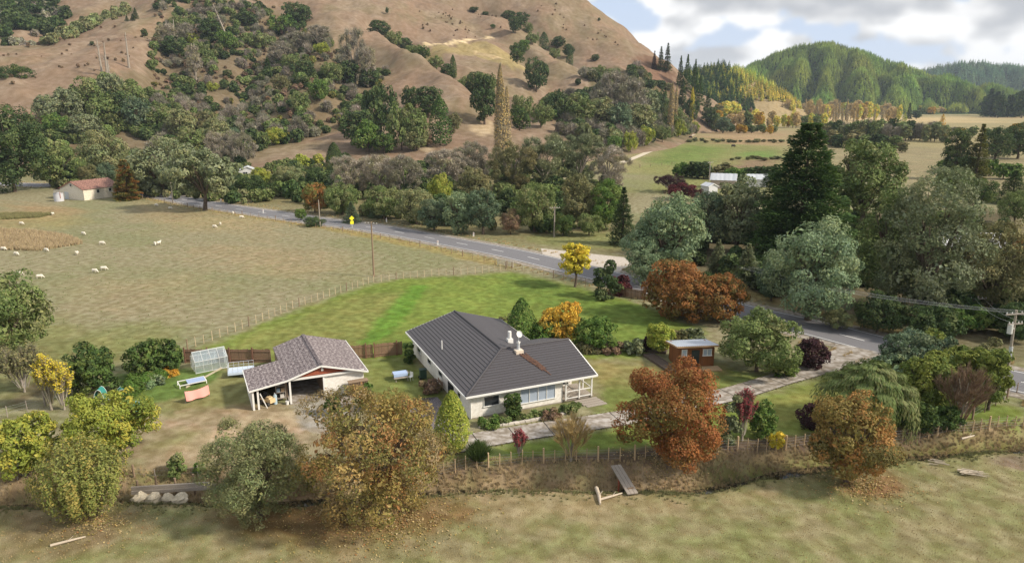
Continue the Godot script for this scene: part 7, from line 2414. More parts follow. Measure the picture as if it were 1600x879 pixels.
	put(2, "hill_tree", "olive round tree in the dark clump below the bare spur", "tree", "", ["round olive", -52.3, -342.1, 22.1, 15.7])
	put(2, "hill_tree", "green spreading tree in the dark clump below the bare spur", "tree", "", ["spread green", -67.8, -339.1, 14.1, 15.6])
	put(2, "hill_tree", "olive spreading tree in the dark clump below the bare spur", "tree", "", ["spread olive", -45, -342.3, 18.6, 13.3])
	put(2, "hill_conifer", "dark column shaped tree in the dark clump below the bare spur", "tree", "", ["column conifer", -35, -352.2, 23.5, 11.8])
	put(2, "hill_tree", "brown round tree in the dark clump below the bare spur", "tree", "", ["round bracken", -40.9, -349.7, 6.7, 8])
	put(2, "hill_tree", "drab brown green round tree in the dark clump below the bare spur", "tree", "", ["round drab", -46.1, -341.2, 11.2, 12.7])
	put(2, "hill_tree", "yellow green round tree in the dark clump below the bare spur", "tree", "", ["round lime", -55.9, -398.4, 4.4, 7])
	put(2, "hill_tree", "khaki round tree in the dark clump below the bare spur", "tree", "", ["round khaki", -29.7, -374.2, 10.6, 7.9])
	put(2, "hill_tree", "deep green round tree in the dark clump below the bare spur", "tree", "", ["round deep", -59.9, -336.8, 10.2, 13.1])
	put(2, "hill_tree", "olive round tree in the small grove below the clay track", "tree", "", ["round olive", -101.1, -628.2, 14.2, 19.3])
	put(2, "hill_tree", "dark green round tree in the small grove below the clay track", "tree", "y", ["round dark|lower|", -93.4, -649.9, 11.5, 16.6, "round dark|upper|", -116.6, -704.2, 6.2, 3.6])
	put(2, "hill_tree", "drab brown green round tree in the small grove below the clay track", "tree", "", ["round drab", -87.2, -636, 10.3, 14.1])
	put(2, "hill_tree", "olive round tree in the gully line behind the bare spur", "tree", "y", ["round olive|highest|", -72, -550.1, 9.9, 14.2, "round olive|second highest|", -53, -519.7, 9.4, 11.7, "round olive|second lowest|", -32.5, -505.7, 15.5, 14, "round olive|lowest|", -17.5, -528.4, 15.8, 14.7])
	put(2, "hill_tree", "deep green round tree in the gully line behind the bare spur", "tree", "y", ["round deep|lower|", -63.4, -532.1, 10.5, 11, "round deep|upper|", -19.4, -757.8, 4.9, 6.5])
	put(2, "hill_tree", "dark green round tree in the gully line behind the bare spur", "tree", "y", ["round dark|second lowest|", -44.1, -508.5, 11.8, 12.3, "round dark|lowest|", -22.7, -475, 18.2, 14.8, "round dark|second highest|", -42.3, -833.3, 6.6, 12.7, "round dark|highest|", -29.8, -837.6, 5.3, 8.5])
	put(2, "hill_conifer", "deep green column shaped tree in the gully line behind the bare spur", "tree", "", ["column deep", -43.5, -547.1, 16.6, 6.1])
	put(2, "hill_tree", "green round tree in the gully line behind the bare spur", "tree", "", ["round green", -72.6, -582.5, 6.6, 11])
	put(2, "hill_tree", "dark green spreading tree by the clay bank at the foot of the bare spur", "tree", "", ["spread dark", -14.9, -393.9, 27.9, 14.4])
	put(2, "hill_tree", "dark green spreading tree in the strip of trees across the upper hillside", "tree", "", ["spread dark", 18.6, -563.2, 24.3, 20.4])
	put(2, "hill_tree", "deep green round tree in the strip of trees across the upper hillside", "tree", "", ["round deep", 4.4, -634.9, 17.6, 15.3])
	put(2, "hill_tree", "dark green round tree by the clay bank at the foot of the bare spur", "tree", "", ["round dark", -2.7, -802.4, 11.5, 17.7])
	put(2, "hill_tree", "dark green round tree in the strip of trees across the upper hillside", "tree", "y", ["round dark|highest|", 9.4, -789, 15.1, 18.7, "round dark|second highest|", 3.2, -740, 15.5, 16.4, "round dark|second lowest|", 46.4, -753.2, 12.2, 16.7, "round dark|lowest|", 55.6, -736.8, 13.1, 12.6])
	put(2, "hill_tree", "olive round tree in the strip of trees across the upper hillside", "tree", "y", ["round olive|highest|", 17.3, -783, 11.3, 12, "round olive|middle|", 19.9, -725.8, 11.8, 16.1, "round olive|lowest|", 40.3, -711.1, 11.6, 13.4])
	put(2, "hill_conifer", "dark green column shaped tree in the strip of trees across the upper hillside", "tree", "y", ["column dark|upper|", 32, -747.9, 16.9, 12.1, "column dark|lower|", 53, -683.6, 19, 7.6])
	put(2, "hill_tree", "dark green round tree near the skyline end of the hillside trees", "tree", "y", ["round dark|lowest|", 72.3, -669.6, 14.3, 16.2, "round dark|middle|", 81, -723.7, 7.1, 10, "round dark|highest|", 94.9, -820, 3.9, 3.5])
	put(2, "hill_tree", "olive round tree near the skyline end of the hillside trees", "tree", "", ["round olive", 76.8, -641.9, 15.9, 18.9])
	put(2, "hill_tree", "green round tree in the strip of trees across the upper hillside", "tree", "", ["round green", 10.7, -692.9, 11.3, 14.2])
	put(2, "hill_tree", "olive round tree in the woods low on the hill over the willows", "tree", "y", ["round olive|upper|", 5.6, -426.8, 14.4, 14.9, "round olive|lower|", 16.1, -405.2, 14.5, 14.2])
	put(2, "hill_tree", "deep green round tree in the woods low on the hill over the willows", "tree", "", ["round deep", 4.2, -395, 13.5, 12.5])
	put(2, "hill_tree", "dark green spreading tree in the woods low on the hill over the willows", "tree", "", ["spread dark", 26.6, -432.6, 16.2, 17.4])
	put(2, "hill_tree", "olive spreading tree in the woods low on the hill over the willows", "tree", "", ["spread olive", 39.9, -431, 18.4, 18.1])
	put(2, "hill_tree", "drab brown green spreading tree in the woods low on the hill over the willows", "tree", "", ["spread drab", 52.1, -437.5, 20.5, 19.2])
	put(2, "bare_tree", "ashen leafless tree in the woods between hill and farm track", "tree", "y", ["haze ash|upper|", 67, -491.6, 35.2, 25.7, "haze ash|lower|", 79.6, -488.4, 33.1, 25.6])
	put(2, "hill_tree", "bluish green spreading tree in the woods between hill and farm track", "tree", "", ["spread blue", 63.2, -433.2, 20.4, 18.3])
	put(2, "hill_tree", "drab brown green spreading tree in the woods between hill and farm track", "tree", "", ["spread drab", 80.7, -456.2, 21.5, 20])
	put(2, "hill_tree", "pale olive spreading tree in the woods between hill and farm track", "tree", "", ["spread sage", 100.8, -545.3, 25.5, 21])
	put(2, "hill_tree", "dark green spreading tree in the woods between hill and farm track", "tree", "", ["spread dark", 119.3, -589.9, 25, 22.7])
	put(2, "hill_tree", "olive spreading tree in the woods between hill and farm track", "tree", "", ["spread olive", 118.1, -534.9, 20.6, 18.8])
	put(2, "hill_tree", "yellow green round tree at the wooded end of the hill by the valley fields", "tree", "y", ["round lime|lower|", 121.3, -527.8, 12.7, 12.1, "round lime|upper|", 159.7, -634.9, 8.7, 11.2])
	put(2, "hill_tree", "yellow green round tree in the woods between hill and farm track", "tree", "y", ["round lime|upper|", 78.8, -427.3, 11.8, 12.1, "round lime|lower|", 65.4, -398, 11.1, 9.9])
	put(2, "hill_tree", "green round tree in the woods between hill and farm track", "tree", "", ["round green", 54.6, -384, 9.4, 10.2])
	put(2, "hill_tree", "olive round tree in the woods between hill and farm track", "tree", "", ["round olive", 96.5, -463.6, 10.4, 12.3])
	put(2, "hill_conifer", "bright yellow column shaped tree at the wooded end of the hill by the valley fields", "tree", "", ["column yellow", 161.1, -654.2, 31.1, 4.6])
	put(2, "hill_conifer", "dark green pointed conifer on the skyline where the hill drops away", "tree", "y", ["fir dark|upper|", 145.3, -724.3, 22.6, 8.7, "fir dark|lower|", 152, -725.6, 27.4, 9.4])
	put(2, "hill_conifer", "reddish dark pointed conifer on the skyline where the hill drops away", "tree", "", ["fir plum", 138.9, -724.1, 17.9, 6.2])
	put(2, "hill_conifer", "dark pointed conifer at the wooded end of the hill by the valley fields", "tree", "y", ["fir conifer|highest|", 161.9, -710.3, 28.3, 8.6, "fir conifer|second highest|", 167.6, -706.8, 35.3, 9.8, "fir conifer|middle|", 176, -709.7, 35.6, 9.9, "fir conifer|second lowest|", 179, -700.1, 29.4, 11, "fir conifer|lowest|", 184.8, -689.7, 25.1, 12.1])
	put(2, "hill_conifer", "deep green pointed conifer at the wooded end of the hill by the valley fields", "tree", "", ["fir deep", 155.7, -671, 28.2, 11.7])
	put(2, "hill_tree", "dark green spreading tree at the wooded end of the hill by the valley fields", "tree", "y", ["spread dark|upper|", 161.8, -657, 22.3, 15, "spread dark|lower|", 181.5, -668.9, 18.8, 15.3])
	put(2, "hill_tree", "olive spreading tree at the wooded end of the hill by the valley fields", "tree", "", ["spread olive", 188.4, -667.4, 15.4, 16.4])
	put(2, "hill_tree", "bluish green spreading tree at the wooded end of the hill by the valley fields", "tree", "", ["spread blue", 186.4, -639.8, 14.3, 14.6])
	put(2, "bare_tree", "ashen leafless tree on the bush covered flank beside the bare spur", "tree", "y", ["haze ash|lower|", -104.8, -493.5, 37.1, 18.6, "haze ash|upper|", -143.8, -557.5, 18.1, 19.1])
	put(2, "bare_tree", "pale grey leafless tree on the bush covered flank beside the bare spur", "tree", "", ["haze grey", -95, -487.2, 28, 12.6])
	put(2, "bare_tree", "ashen leafless tree in the scrubby gully above the cottage", "tree", "y", ["haze ash|middle|", -160.3, -565.6, 20.6, 24.2, "haze ash|lowest|", -170.4, -550, 17.9, 20.7, "haze ash|highest|", -249.6, -572.5, 17.5, 14.6])
	put(2, "bare_tree", "pale grey leafless tree in the scrubby gully above the cottage", "tree", "y", ["haze grey|upper|", -250.8, -543.5, 24.1, 15.8, "haze grey|lower|", -215.3, -502.6, 25.9, 11.2])
	put(0, "hill_poplar", "straw coloured tall poplar by the clay bank at the foot of the bare spur", "tree", "", ["poplar poplar", -4.9, -307.3, 43.1, 5.9])
	put(0, "hill_poplar", "tan tall poplar by the clay bank at the foot of the bare spur", "tree", "", ["poplar tan", -2.3, -319.6, 33.8, 4.5])
	put(0, "hill_poplar", "straw coloured tall poplar in the woods between hill and farm track", "tree", "", ["poplar poplar", 113, -517.8, 37, 5])
	put(0, "hill_poplar", "tan tall poplar in the woods between hill and farm track", "tree", "", ["poplar tan", 118.9, -529.7, 35.2, 3.7])
	spar(-246.11, -443.92, 21.95, 0, "white dead tree trunk behind the paddock grove")
	spar(-246.25, -449.47, 18.53, 1, "white dead tree trunk beside its twin spar behind the grove")
	spar(-244.04, -471.98, 21.65, 2, "white dead tree trunk alone higher than the grove")
	spar(-241.13, -442.17, 13.2, 3, "white dead tree trunk low and split, behind the grove")
	spar(-251.67, -548.74, 25.19, 4, "white dead tree trunk tall in the upper gully")
	spar(-255.63, -565.96, 20.02, 5, "white dead tree trunk thinner, in the upper gully")
	spar(-220.44, -580.37, 26.07, 6, "white dead tree trunk leaning in the scrubby gully")
	spar(-217.33, -505.75, 25.66, 7, "white dead tree trunk on the clay slope in the gully")

func plant_far() -> void:
	put(3, "hedgerow_tree", "khaki round tree in the hedgerow across the valley field", "tree", "y", ["round khaki|first|from the hill", 241.4, -561.5, 10.7, 6.8, "round khaki|second|from the hill", 244.9, -560.9, 9.9, 5.8, "round khaki|third|from the hill", 264.3, -550.1, 11.9, 7.9, "round khaki|fourth|from the hill", 296.7, -532.4, 13, 8.8])
	put(3, "hedgerow_tree", "olive round tree in the hedgerow across the valley field", "tree", "y", ["round olive|first|from the hill", 250, -567.5, 13.5, 8.3, "round olive|second|from the hill", 255.6, -550.8, 12.2, 7.7, "round olive|third|from the hill", 259.2, -544.7, 14.5, 9, "round olive|fourth|from the hill", 265.7, -532.4, 14.6, 7.8, "round olive|fifth|from the hill", 281.3, -554.9, 15.5, 9.7, "round olive|sixth|from the hill", 286.7, -533.3, 14.7, 10.9, "round olive|seventh|from the hill", 295.9, -514.5, 10.8, 6])
	put(3, "hedgerow_tree", "dark green round tree in the hedgerow across the valley field", "tree", "y", ["round dark|first|from the hill", 249.1, -555.2, 13.8, 9, "round dark|second|from the hill", 264.7, -533.5, 13.3, 7.7, "round dark|third|from the hill", 283.8, -540.4, 15.6, 9.1, "round dark|fourth|from the hill", 289.6, -528, 15, 8.7, "round dark|fifth|from the hill", 302.1, -502.3, 9.3, 5.3])
	put(3, "hedgerow_tree", "drab brown round tree in the hedgerow across the valley field", "tree", "y", ["round drab|first|from the hill", 249.8, -550.8, 10.7, 5.6, "round drab|second|from the hill", 261.2, -537.1, 14.8, 10.1, "round drab|third|from the hill", 274.6, -537.5, 9.7, 5.1, "round drab|fourth|from the hill", 285.3, -547.9, 11.6, 7.7, "round drab|fifth|from the hill", 281.5, -517.2, 12.8, 8.2, "round drab|sixth|from the hill", 290, -507.5, 12.4, 6.4, "round drab|seventh|from the hill", 297.8, -509.2, 14.7, 8, "round drab|eighth|from the hill", 298.3, -498.7, 12.2, 8.4])
	put(3, "hedgerow_tree", "ashen leafless tree in the hedgerow across the valley field", "tree", "y", ["haze ash|first|from the hill", 254.8, -555.1, 12.8, 9.5, "haze ash|second|from the hill", 266.5, -566.9, 10.6, 6, "haze ash|third|from the hill", 263.1, -538.5, 15.5, 10.2, "haze ash|fourth|from the hill", 272.9, -527.2, 12.6, 7.4, "haze ash|fifth|from the hill", 277.8, -520.5, 11, 8.2, "haze ash|sixth|from the hill", 291.4, -526.8, 9.3, 6.2, "haze ash|seventh|from the hill", 295.8, -524.4, 13.3, 9.3, "haze ash|eighth|from the hill", 301.9, -521, 14.2, 10.2, "haze ash|ninth|from the hill", 306.8, -518.6, 10.5, 6.6, "haze ash|tenth|from the hill", 312.7, -514.4, 10.4, 6.7])
	put(3, "autumn_tree", "golden round tree on the valley floor past the plough", "tree", "y", ["round gold|first|from the hill", 195.4, -691, 15.4, 10.5, "round gold|second|from the hill", 264.2, -776.6, 17.6, 11, "round gold|third|from the hill", 296.3, -776.9, 13, 7.6])
	put(3, "autumn_tree", "olive round tree on the valley floor past the plough", "tree", "y", ["round olive|first|from the hill", 206.7, -715, 14.1, 8.6, "round olive|second|from the hill", 255, -786.3, 17.7, 12.3, "round olive|third|from the hill", 317.3, -792.6, 12.4, 7.2, "round olive|fourth|from the hill", 318.3, -782.9, 13.7, 7.8, "round olive|fifth|from the hill", 315.6, -753, 13.9, 8.6])
	put(3, "autumn_tree", "straw coloured round tree on the valley floor past the plough", "tree", "y", ["round tan|first|from the hill", 240.5, -801.8, 13.9, 8.2, "round tan|second|from the hill", 246.8, -810.8, 12.6, 9, "round tan|third|from the hill", 246.3, -784.6, 15.2, 10, "round tan|fourth|from the hill", 253.3, -801.6, 17.7, 10.8, "round tan|fifth|from the hill", 271.7, -769.9, 11.3, 5.8, "round tan|sixth|from the hill", 291.3, -815.2, 17.8, 9.6, "round tan|seventh|from the hill", 295.5, -755.2, 17.6, 8.9])
	put(3, "autumn_tree", "yellow green round tree on the valley floor past the plough", "tree", "y", ["round sunny|first|from the hill", 277.2, -828.3, 18, 12.7, "round sunny|second|from the hill", 277.5, -808.6, 12.8, 8.2, "round sunny|third|from the hill", 280.9, -770.9, 12.2, 8.6, "round sunny|fourth|from the hill", 291.5, -777.7, 14.6, 8.5, "round sunny|fifth|from the hill", 294.4, -761.4, 16.9, 8.4, "round sunny|sixth|from the hill", 317.3, -770.2, 16.1, 8.1, "round sunny|seventh|from the hill", 325.6, -759.9, 15.2, 8.7])
	put(3, "valley_tree", "straw coloured round tree below the pine covered far hill", "tree", "y", ["round tan|first|from the hill", 411.3, -1149.5, 24.5, 9.5, "round tan|second|from the hill", 429, -1142.2, 31.2, 14.2, "round tan|third|from the hill", 472.8, -1006.2, 27.2, 10.9, "round tan|fourth|from the hill", 495.3, -1028.2, 17.4, 6.5, "round tan|fifth|from the hill", 496.3, -1025.6, 19.7, 9, "round tan|sixth|from the hill", 506.5, -981.6, 17.9, 7.5, "round tan|seventh|from the hill", 535.3, -1028.6, 19, 6.6])
	put(3, "valley_tree", "straw brown slim poplar below the pine covered far hill", "tree", "y", ["poplar poplar|first|from the hill", 418.6, -1156.2, 22.7, 3.8, "poplar poplar|second|from the hill", 440.8, -1136.3, 27.9, 4.6, "poplar poplar|third|from the hill", 474.2, -1148.9, 22.9, 3.8, "poplar poplar|fourth|from the hill", 449.3, -1073.8, 24, 4, "poplar poplar|fifth|from the hill", 492, -1097.4, 26.5, 4.4, "poplar poplar|sixth|from the hill", 478.1, -1042.3, 28.3, 4.7, "poplar poplar|seventh|from the hill", 481.6, -967.3, 16.4, 2.7])
	put(3, "valley_tree", "straw coloured slim poplar below the pine covered far hill", "tree", "y", ["poplar tan|first|from the hill", 411.7, -1113.4, 23.8, 3.9, "poplar tan|second|from the hill", 455.6, -1133.8, 29, 4.8, "poplar tan|third|from the hill", 470.8, -1059.7, 22.5, 3.7, "poplar tan|fourth|from the hill", 478.8, -1057, 19.5, 3.2, "poplar tan|fifth|from the hill", 499.5, -1073.1, 21, 3.5, "poplar tan|sixth|from the hill", 496, -975.5, 23.3, 3.9, "poplar tan|seventh|from the hill", 520.8, -1021.1, 26.6, 4.4])
	put(3, "valley_tree", "straw coloured tree below the pine covered far hill", "tree", "y", ["haze tan|first|from the hill", 422.9, -1120.4, 30.2, 13.6, "haze tan|second|from the hill", 444.2, -1091, 28.3, 12.7, "haze tan|third|from the hill", 479.8, -1143.1, 30.8, 11.3, "haze tan|fourth|from the hill", 478.5, -1120.5, 21.6, 7.7, "haze tan|fifth|from the hill", 482.1, -1101.6, 22.9, 10.6, "haze tan|sixth|from the hill", 527.6, -1002.9, 18, 8.3])
	put(3, "valley_tree", "yellow green round tree below the pine covered far hill", "tree", "y", ["round sunny|first|from the hill", 427.4, -1111.5, 26.7, 10.8, "round sunny|second|from the hill", 462.1, -1173.7, 20.1, 6.7, "round sunny|third|from the hill", 462.7, -1069.4, 20.8, 9.7, "round sunny|fourth|from the hill", 487.5, -1024.4, 23.8, 11.2, "round sunny|fifth|from the hill", 512.4, -1045.2, 25.5, 10.4, "round sunny|sixth|from the hill", 487.1, -974.9, 24.7, 8, "round sunny|seventh|from the hill", 511.6, -962.9, 22.2, 7])
	put(3, "golden_poplar", "straw coloured slim poplar in the poplar row under the pine hill", "tree", "y", ["poplar tan|first|from the hill", 434.7, -1004.9, 19.3, 3.5, "poplar tan|second|from the hill", 417.4, -945.5, 18.3, 3.3, "poplar tan|third|from the hill", 421.2, -945.6, 15.3, 2.7, "poplar tan|fourth|from the hill", 404.2, -889.7, 14.6, 2.6, "poplar tan|fifth|from the hill", 425.6, -923.7, 21.4, 3.8, "poplar tan|sixth|from the hill", 404.4, -861.1, 14.2, 2.6])
	put(3, "golden_poplar", "golden slim poplar in the poplar row under the pine hill", "tree", "", ["poplar gold", 418.1, -881.1, 19.6, 3.5])
	put(3, "autumn_tree", "golden round tree at the foot of the far forest slope", "tree", "y", ["round gold|first|from the hill", 774.9, -1471.5, 15, 14.7, "round gold|second|from the hill", 829.9, -1443.5, 16.1, 17.6, "round gold|third|from the hill", 917.5, -1503.2, 10.8, 14, "round gold|fourth|from the hill", 925.7, -1492.1, 12.7, 13.2])
	put(3, "autumn_tree", "yellow green round tree at the foot of the far forest slope", "tree", "y", ["round sunny|first|from the hill", 813.9, -1519, 11.7, 15.4, "round sunny|second|from the hill", 848.9, -1546.5, 13.9, 13.7, "round sunny|third|from the hill", 867.1, -1546, 16.2, 16.5, "round sunny|fourth|from the hill", 923.3, -1563.8, 12.4, 15.2, "round sunny|fifth|from the hill", 920.7, -1533.4, 11.6, 15, "round sunny|sixth|from the hill", 939.2, -1547.9, 14.6, 14.5, "round sunny|seventh|from the hill", 1015.1, -1626.2, 16.7, 21.4, "round sunny|eighth|from the hill", 982.6, -1558.1, 12.3, 11.7, "round sunny|ninth|from the hill", 983.3, -1531.7, 12.3, 16.1])
	put(3, "autumn_tree", "straw coloured round tree at the foot of the far forest slope", "tree", "y", ["round tan|first|from the hill", 851.1, -1572.7, 17.9, 18.7, "round tan|second|from the hill", 883, -1593.8, 16.5, 16.1, "round tan|third|from the hill", 861.6, -1521.2, 11, 11.1, "round tan|fourth|from the hill", 853.4, -1467.7, 12.8, 12.1, "round tan|fifth|from the hill", 893.3, -1527.1, 15.6, 20.4, "round tan|sixth|from the hill", 1015.1, -1590.3, 14.8, 16.4, "round tan|seventh|from the hill", 986, -1511.8, 14.6, 19, "round tan|eighth|from the hill", 1127, -1723, 17.1, 18.1, "round tan|ninth|from the hill", 1150, -1740.1, 16.3, 17.1])
	put(3, "slope_tree", "khaki round tree under the wooded knoll", "tree", "y", ["round khaki|first|from the hill", 230, -813.4, 13.7, 12.5, "round khaki|second|from the hill", 713.8, -1800.3, 34.1, 30.5, "round khaki|third|from the hill", 925.2, -2254.2, 31.2, 24.4])
	put(3, "slope_tree", "yellow green round tree under the wooded knoll", "tree", "y", ["round sunny|first|from the hill", 242.6, -830.9, 14.1, 10.6, "round sunny|second|from the hill", 260.7, -867.4, 15.7, 13.8, "round sunny|third|from the hill", 279.5, -913.4, 16, 14.6, "round sunny|fourth|from the hill", 572.3, -1607.3, 20.2, 15.8, "round sunny|fifth|from the hill", 628.2, -1728.2, 25.1, 16.4, "round sunny|sixth|from the hill", 763.1, -1974.1, 27.9, 18.3, "round sunny|seventh|from the hill", 849, -2046.8, 25.1, 16.2])
	put(3, "slope_tree", "olive round tree under the wooded knoll", "tree", "y", ["round olive|first|from the hill", 432.1, -1372.5, 21, 17.1, "round olive|second|from the hill", 461.7, -1440.6, 19.9, 17.6, "round olive|third|from the hill", 508.5, -1505, 23.3, 16.6, "round olive|fourth|from the hill", 852.9, -2105.5, 28.2, 25.4, "round olive|fifth|from the hill", 917.6, -2160.8, 25.6, 23.8])
	put(3, "slope_tree", "straw coloured tree under the wooded knoll", "tree", "y", ["haze tan|first|from the hill", 512.8, -1564.8, 23.4, 16.9, "haze tan|second|from the hill", 532.7, -1565.6, 21.1, 19.3, "haze tan|third|from the hill", 588.5, -1677.8, 22, 16.9, "haze tan|fourth|from the hill", 667.4, -1784.2, 25.9, 16.9, "haze tan|fifth|from the hill", 711, -1856.6, 24.7, 17.3])
	put(3, "field_tree", "dark green round tree along the far edge of the ploughed field", "tree", "y", ["round dark|first|from the hill", 194.5, -665.7, 7.4, 6.6, "round dark|second|from the hill", 197.8, -657.7, 7.2, 8, "round dark|third|from the hill", 202, -664.1, 6.8, 6.4, "round dark|fourth|from the hill", 212.2, -656.2, 7.7, 7.9, "round dark|fifth|from the hill", 223.9, -661.6, 6.2, 6.4])
	put(3, "field_tree", "golden round tree along the far edge of the ploughed field", "tree", "y", ["round gold|first|from the hill", 200.7, -641.6, 8.5, 7, "round gold|second|from the hill", 204.5, -638.9, 7.3, 6.5, "round gold|third|from the hill", 223.7, -641.4, 6, 4.7, "round gold|fourth|from the hill", 222.8, -625.3, 8.1, 6.2])
	put(3, "field_tree", "olive round tree along the far edge of the ploughed field", "tree", "y", ["round olive|first|from the hill", 212.3, -642.2, 7.8, 8.6, "round olive|second|from the hill", 221.1, -640.1, 8.7, 6.9, "round olive|third|from the hill", 234.2, -648.6, 7.2, 6.7])
	put(3, "dark_pine", "dark green round tree in the clump at the valley end", "tree", "y", ["round dark|first|from the hill", 859.9, -1324.5, 35.2, 20.8, "round dark|second|from the hill", 790.9, -1185.8, 38.1, 21.9, "round dark|third|from the hill", 814.2, -1163.8, 43.1, 28, "round dark|fourth|from the hill", 857, -1214.2, 39.1, 25.2])
	put(3, "dark_pine", "dark green pointed tree in the clump at the valley end", "tree", "y", ["fir dark|first|from the hill", 854.7, -1307.5, 49.5, 31.2, "fir dark|second|from the hill", 818.7, -1245.7, 38.4, 30.6, "fir dark|third|from the hill", 823.6, -1242.5, 43.3, 31.2, "fir dark|fourth|from the hill", 826.5, -1214.8, 29.9, 21.9, "fir dark|fifth|from the hill", 838.5, -1214.1, 36.1, 21])
	put(3, "dark_pine", "dark green spreading tree in the clump at the valley end", "tree", "y", ["spread dark|first|from the hill", 827.1, -1224.1, 29.7, 18.1, "spread dark|second|from the hill", 831.2, -1213.5, 39, 22.6, "spread dark|third|from the hill", 866.9, -1252.3, 42.6, 27.5])
	put(3, "field_tree", "olive round tree behind the golden green conifer", "tree", "y", ["round olive|first|from the hill", 311.4, -574.5, 8.6, 5.9, "round olive|second|from the hill", 337.6, -564, 9.6, 6, "round olive|third|from the hill", 360.6, -566.9, 9.4, 8, "round olive|fourth|from the hill", 369.2, -561.8, 8, 7.1])
	put(3, "field_tree", "golden round tree behind the golden green conifer", "tree", "y", ["round gold|first|from the hill", 310.4, -565.4, 11.9, 10.5, "round gold|second|from the hill", 322, -563.4, 9.6, 8.4, "round gold|third|from the hill", 351.5, -564.7, 7.6, 5.1, "round gold|fourth|from the hill", 390.5, -566.4, 9.2, 6.5, "round gold|fifth|from the hill", 393.5, -563.7, 12.2, 11])
	put(3, "field_tree", "khaki round tree behind the golden green conifer", "tree", "y", ["round khaki|first|from the hill", 322, -555.9, 11.5, 8.8, "round khaki|second|from the hill", 354.7, -576.5, 8.4, 7, "round khaki|third|from the hill", 368.9, -551.8, 7.9, 6.5])
	put(3, "dark_tree", "dark rounded tree alone before the forest slope", "tree", "", ["round dark", 610.3, -1099.2, 13.1, 15.4])
	put(3, "dark_conifer", "dark pointed conifer before the forest slope", "tree", "", ["fir dark", 598.7, -1099.2, 24.3, 9.6])
	put(3, "gold_tree", "single gold tree in the far valley", "tree", "", ["column gold", 467.9, -790.3, 13.5, 6.3])
	put(3, "lime_tree", "single yellow green tree in the far valley", "tree", "", ["column lime", 496, -919.7, 12.6, 6.5])
	put(3, "dark_tree", "dark tree beside the tall conifer tip", "tree", "", ["round dark", 346.8, -829.3, 12.8, 13.1])
	put(3, "rust_poplar", "rust brown poplar on the valley floor", "tree", "", ["poplar rust", 287.3, -878, 18, 7.7])
	put(3, "hedge_tree", "drab brown round tree in the low hedge by the plough", "tree", "y", ["round drab|first|from the hill", 123.5, -503.2, 2.2, 5.4, "round drab|second|from the hill", 129.3, -510.8, 2.7, 4.9, "round drab|third|from the hill", 136.3, -518.1, 2.3, 4.2, "round drab|fourth|from the hill", 142.7, -500.6, 2.3, 5, "round drab|fifth|from the hill", 150.4, -499, 2.6, 5.3, "round drab|sixth|from the hill", 159.6, -504.7, 1.7, 3.1, "round drab|seventh|from the hill", 169.6, -500.9, 2.7, 5.9, "round drab|eighth|from the hill", 187.8, -503.3, 2.2, 5.3, "round drab|ninth|from the hill", 194.2, -506.9, 2.1, 3.9])
	put(3, "hedge_tree", "khaki round tree in the low hedge by the plough", "tree", "y", ["round khaki|first|from the hill", 133.9, -498.9, 2, 4.3, "round khaki|second|from the hill", 144.8, -520.1, 1.9, 4.1, "round khaki|third|from the hill", 149.8, -512.6, 2.1, 3.9, "round khaki|fourth|from the hill", 153, -497.8, 2.2, 5, "round khaki|fifth|from the hill", 163.5, -499.4, 2.1, 5.6, "round khaki|sixth|from the hill", 167.4, -499.4, 2, 4.2, "round khaki|seventh|from the hill", 176.3, -506.6, 2, 4, "round khaki|eighth|from the hill", 182.3, -510.6, 1.8, 4.1, "round khaki|ninth|from the hill", 180.4, -496.9, 2.6, 4.8])
	put(3, "hedge_tree", "drab brown round tree in the hedge line behind the farm sheds", "tree", "y", ["round drab|first|from the hill", 108.1, -352.5, 1.3, 2.6, "round drab|second|from the hill", 113.3, -359.6, 1.4, 3.8, "round drab|third|from the hill", 117, -355.7, 1.7, 3, "round drab|fourth|from the hill", 120.6, -361, 2, 3.9, "round drab|fifth|from the hill", 129.5, -357.2, 1.5, 3.5, "round drab|sixth|from the hill", 132.7, -358.6, 1.9, 5, "round drab|seventh|from the hill", 133.7, -352.4, 1.7, 3.2])
	put(3, "hedge_tree", "khaki round tree in the hedge line behind the farm sheds", "tree", "y", ["round khaki|first|from the hill", 123.2, -360.2, 1.7, 4.1, "round khaki|second|from the hill", 122.8, -349.9, 1.9, 4.5])
	put(3, "yard_tree", "green spreading tree around the valley farm sheds", "tree", "y", ["spread green|first|from the hill", 64.2, -275, 4.9, 4.9, "spread green|second|from the hill", 66.9, -275.6, 5.5, 5.5, "spread green|third|from the hill", 81.6, -263.9, 4.6, 6.5, "spread green|fourth|from the hill", 83.1, -265, 4.2, 4.1, "spread green|fifth|from the hill", 86.8, -267.5, 4.2, 5.8])
	put(3, "yard_tree", "olive round tree around the valley farm sheds", "tree", "", ["round olive", 69.8, -276, 4.8, 4.9])
	put(3, "yard_tree", "dark green round tree around the valley farm sheds", "tree", "y", ["round dark|first|from the hill", 70.7, -271.8, 6.5, 9, "round dark|second|from the hill", 71.9, -268.2, 6.5, 7, "round dark|third|from the hill", 87.4, -261.4, 5.2, 5.2, "round dark|fourth|from the hill", 91.1, -260.7, 5.5, 7, "round dark|fifth|from the hill", 93, -257.8, 6, 6.5, "round dark|sixth|from the hill", 95.7, -258.1, 4.3, 4.5])
	put(3, "yard_tree", "khaki round tree around the valley farm sheds", "tree", "y", ["round khaki|first|from the hill", 74.7, -267.7, 4.2, 4.9, "round khaki|second|from the hill", 78.1, -268.8, 5.4, 6.6, "round khaki|third|from the hill", 80.1, -269.7, 6.1, 7.6, "round khaki|fourth|from the hill", 89.3, -261.6, 4.7, 4.9])
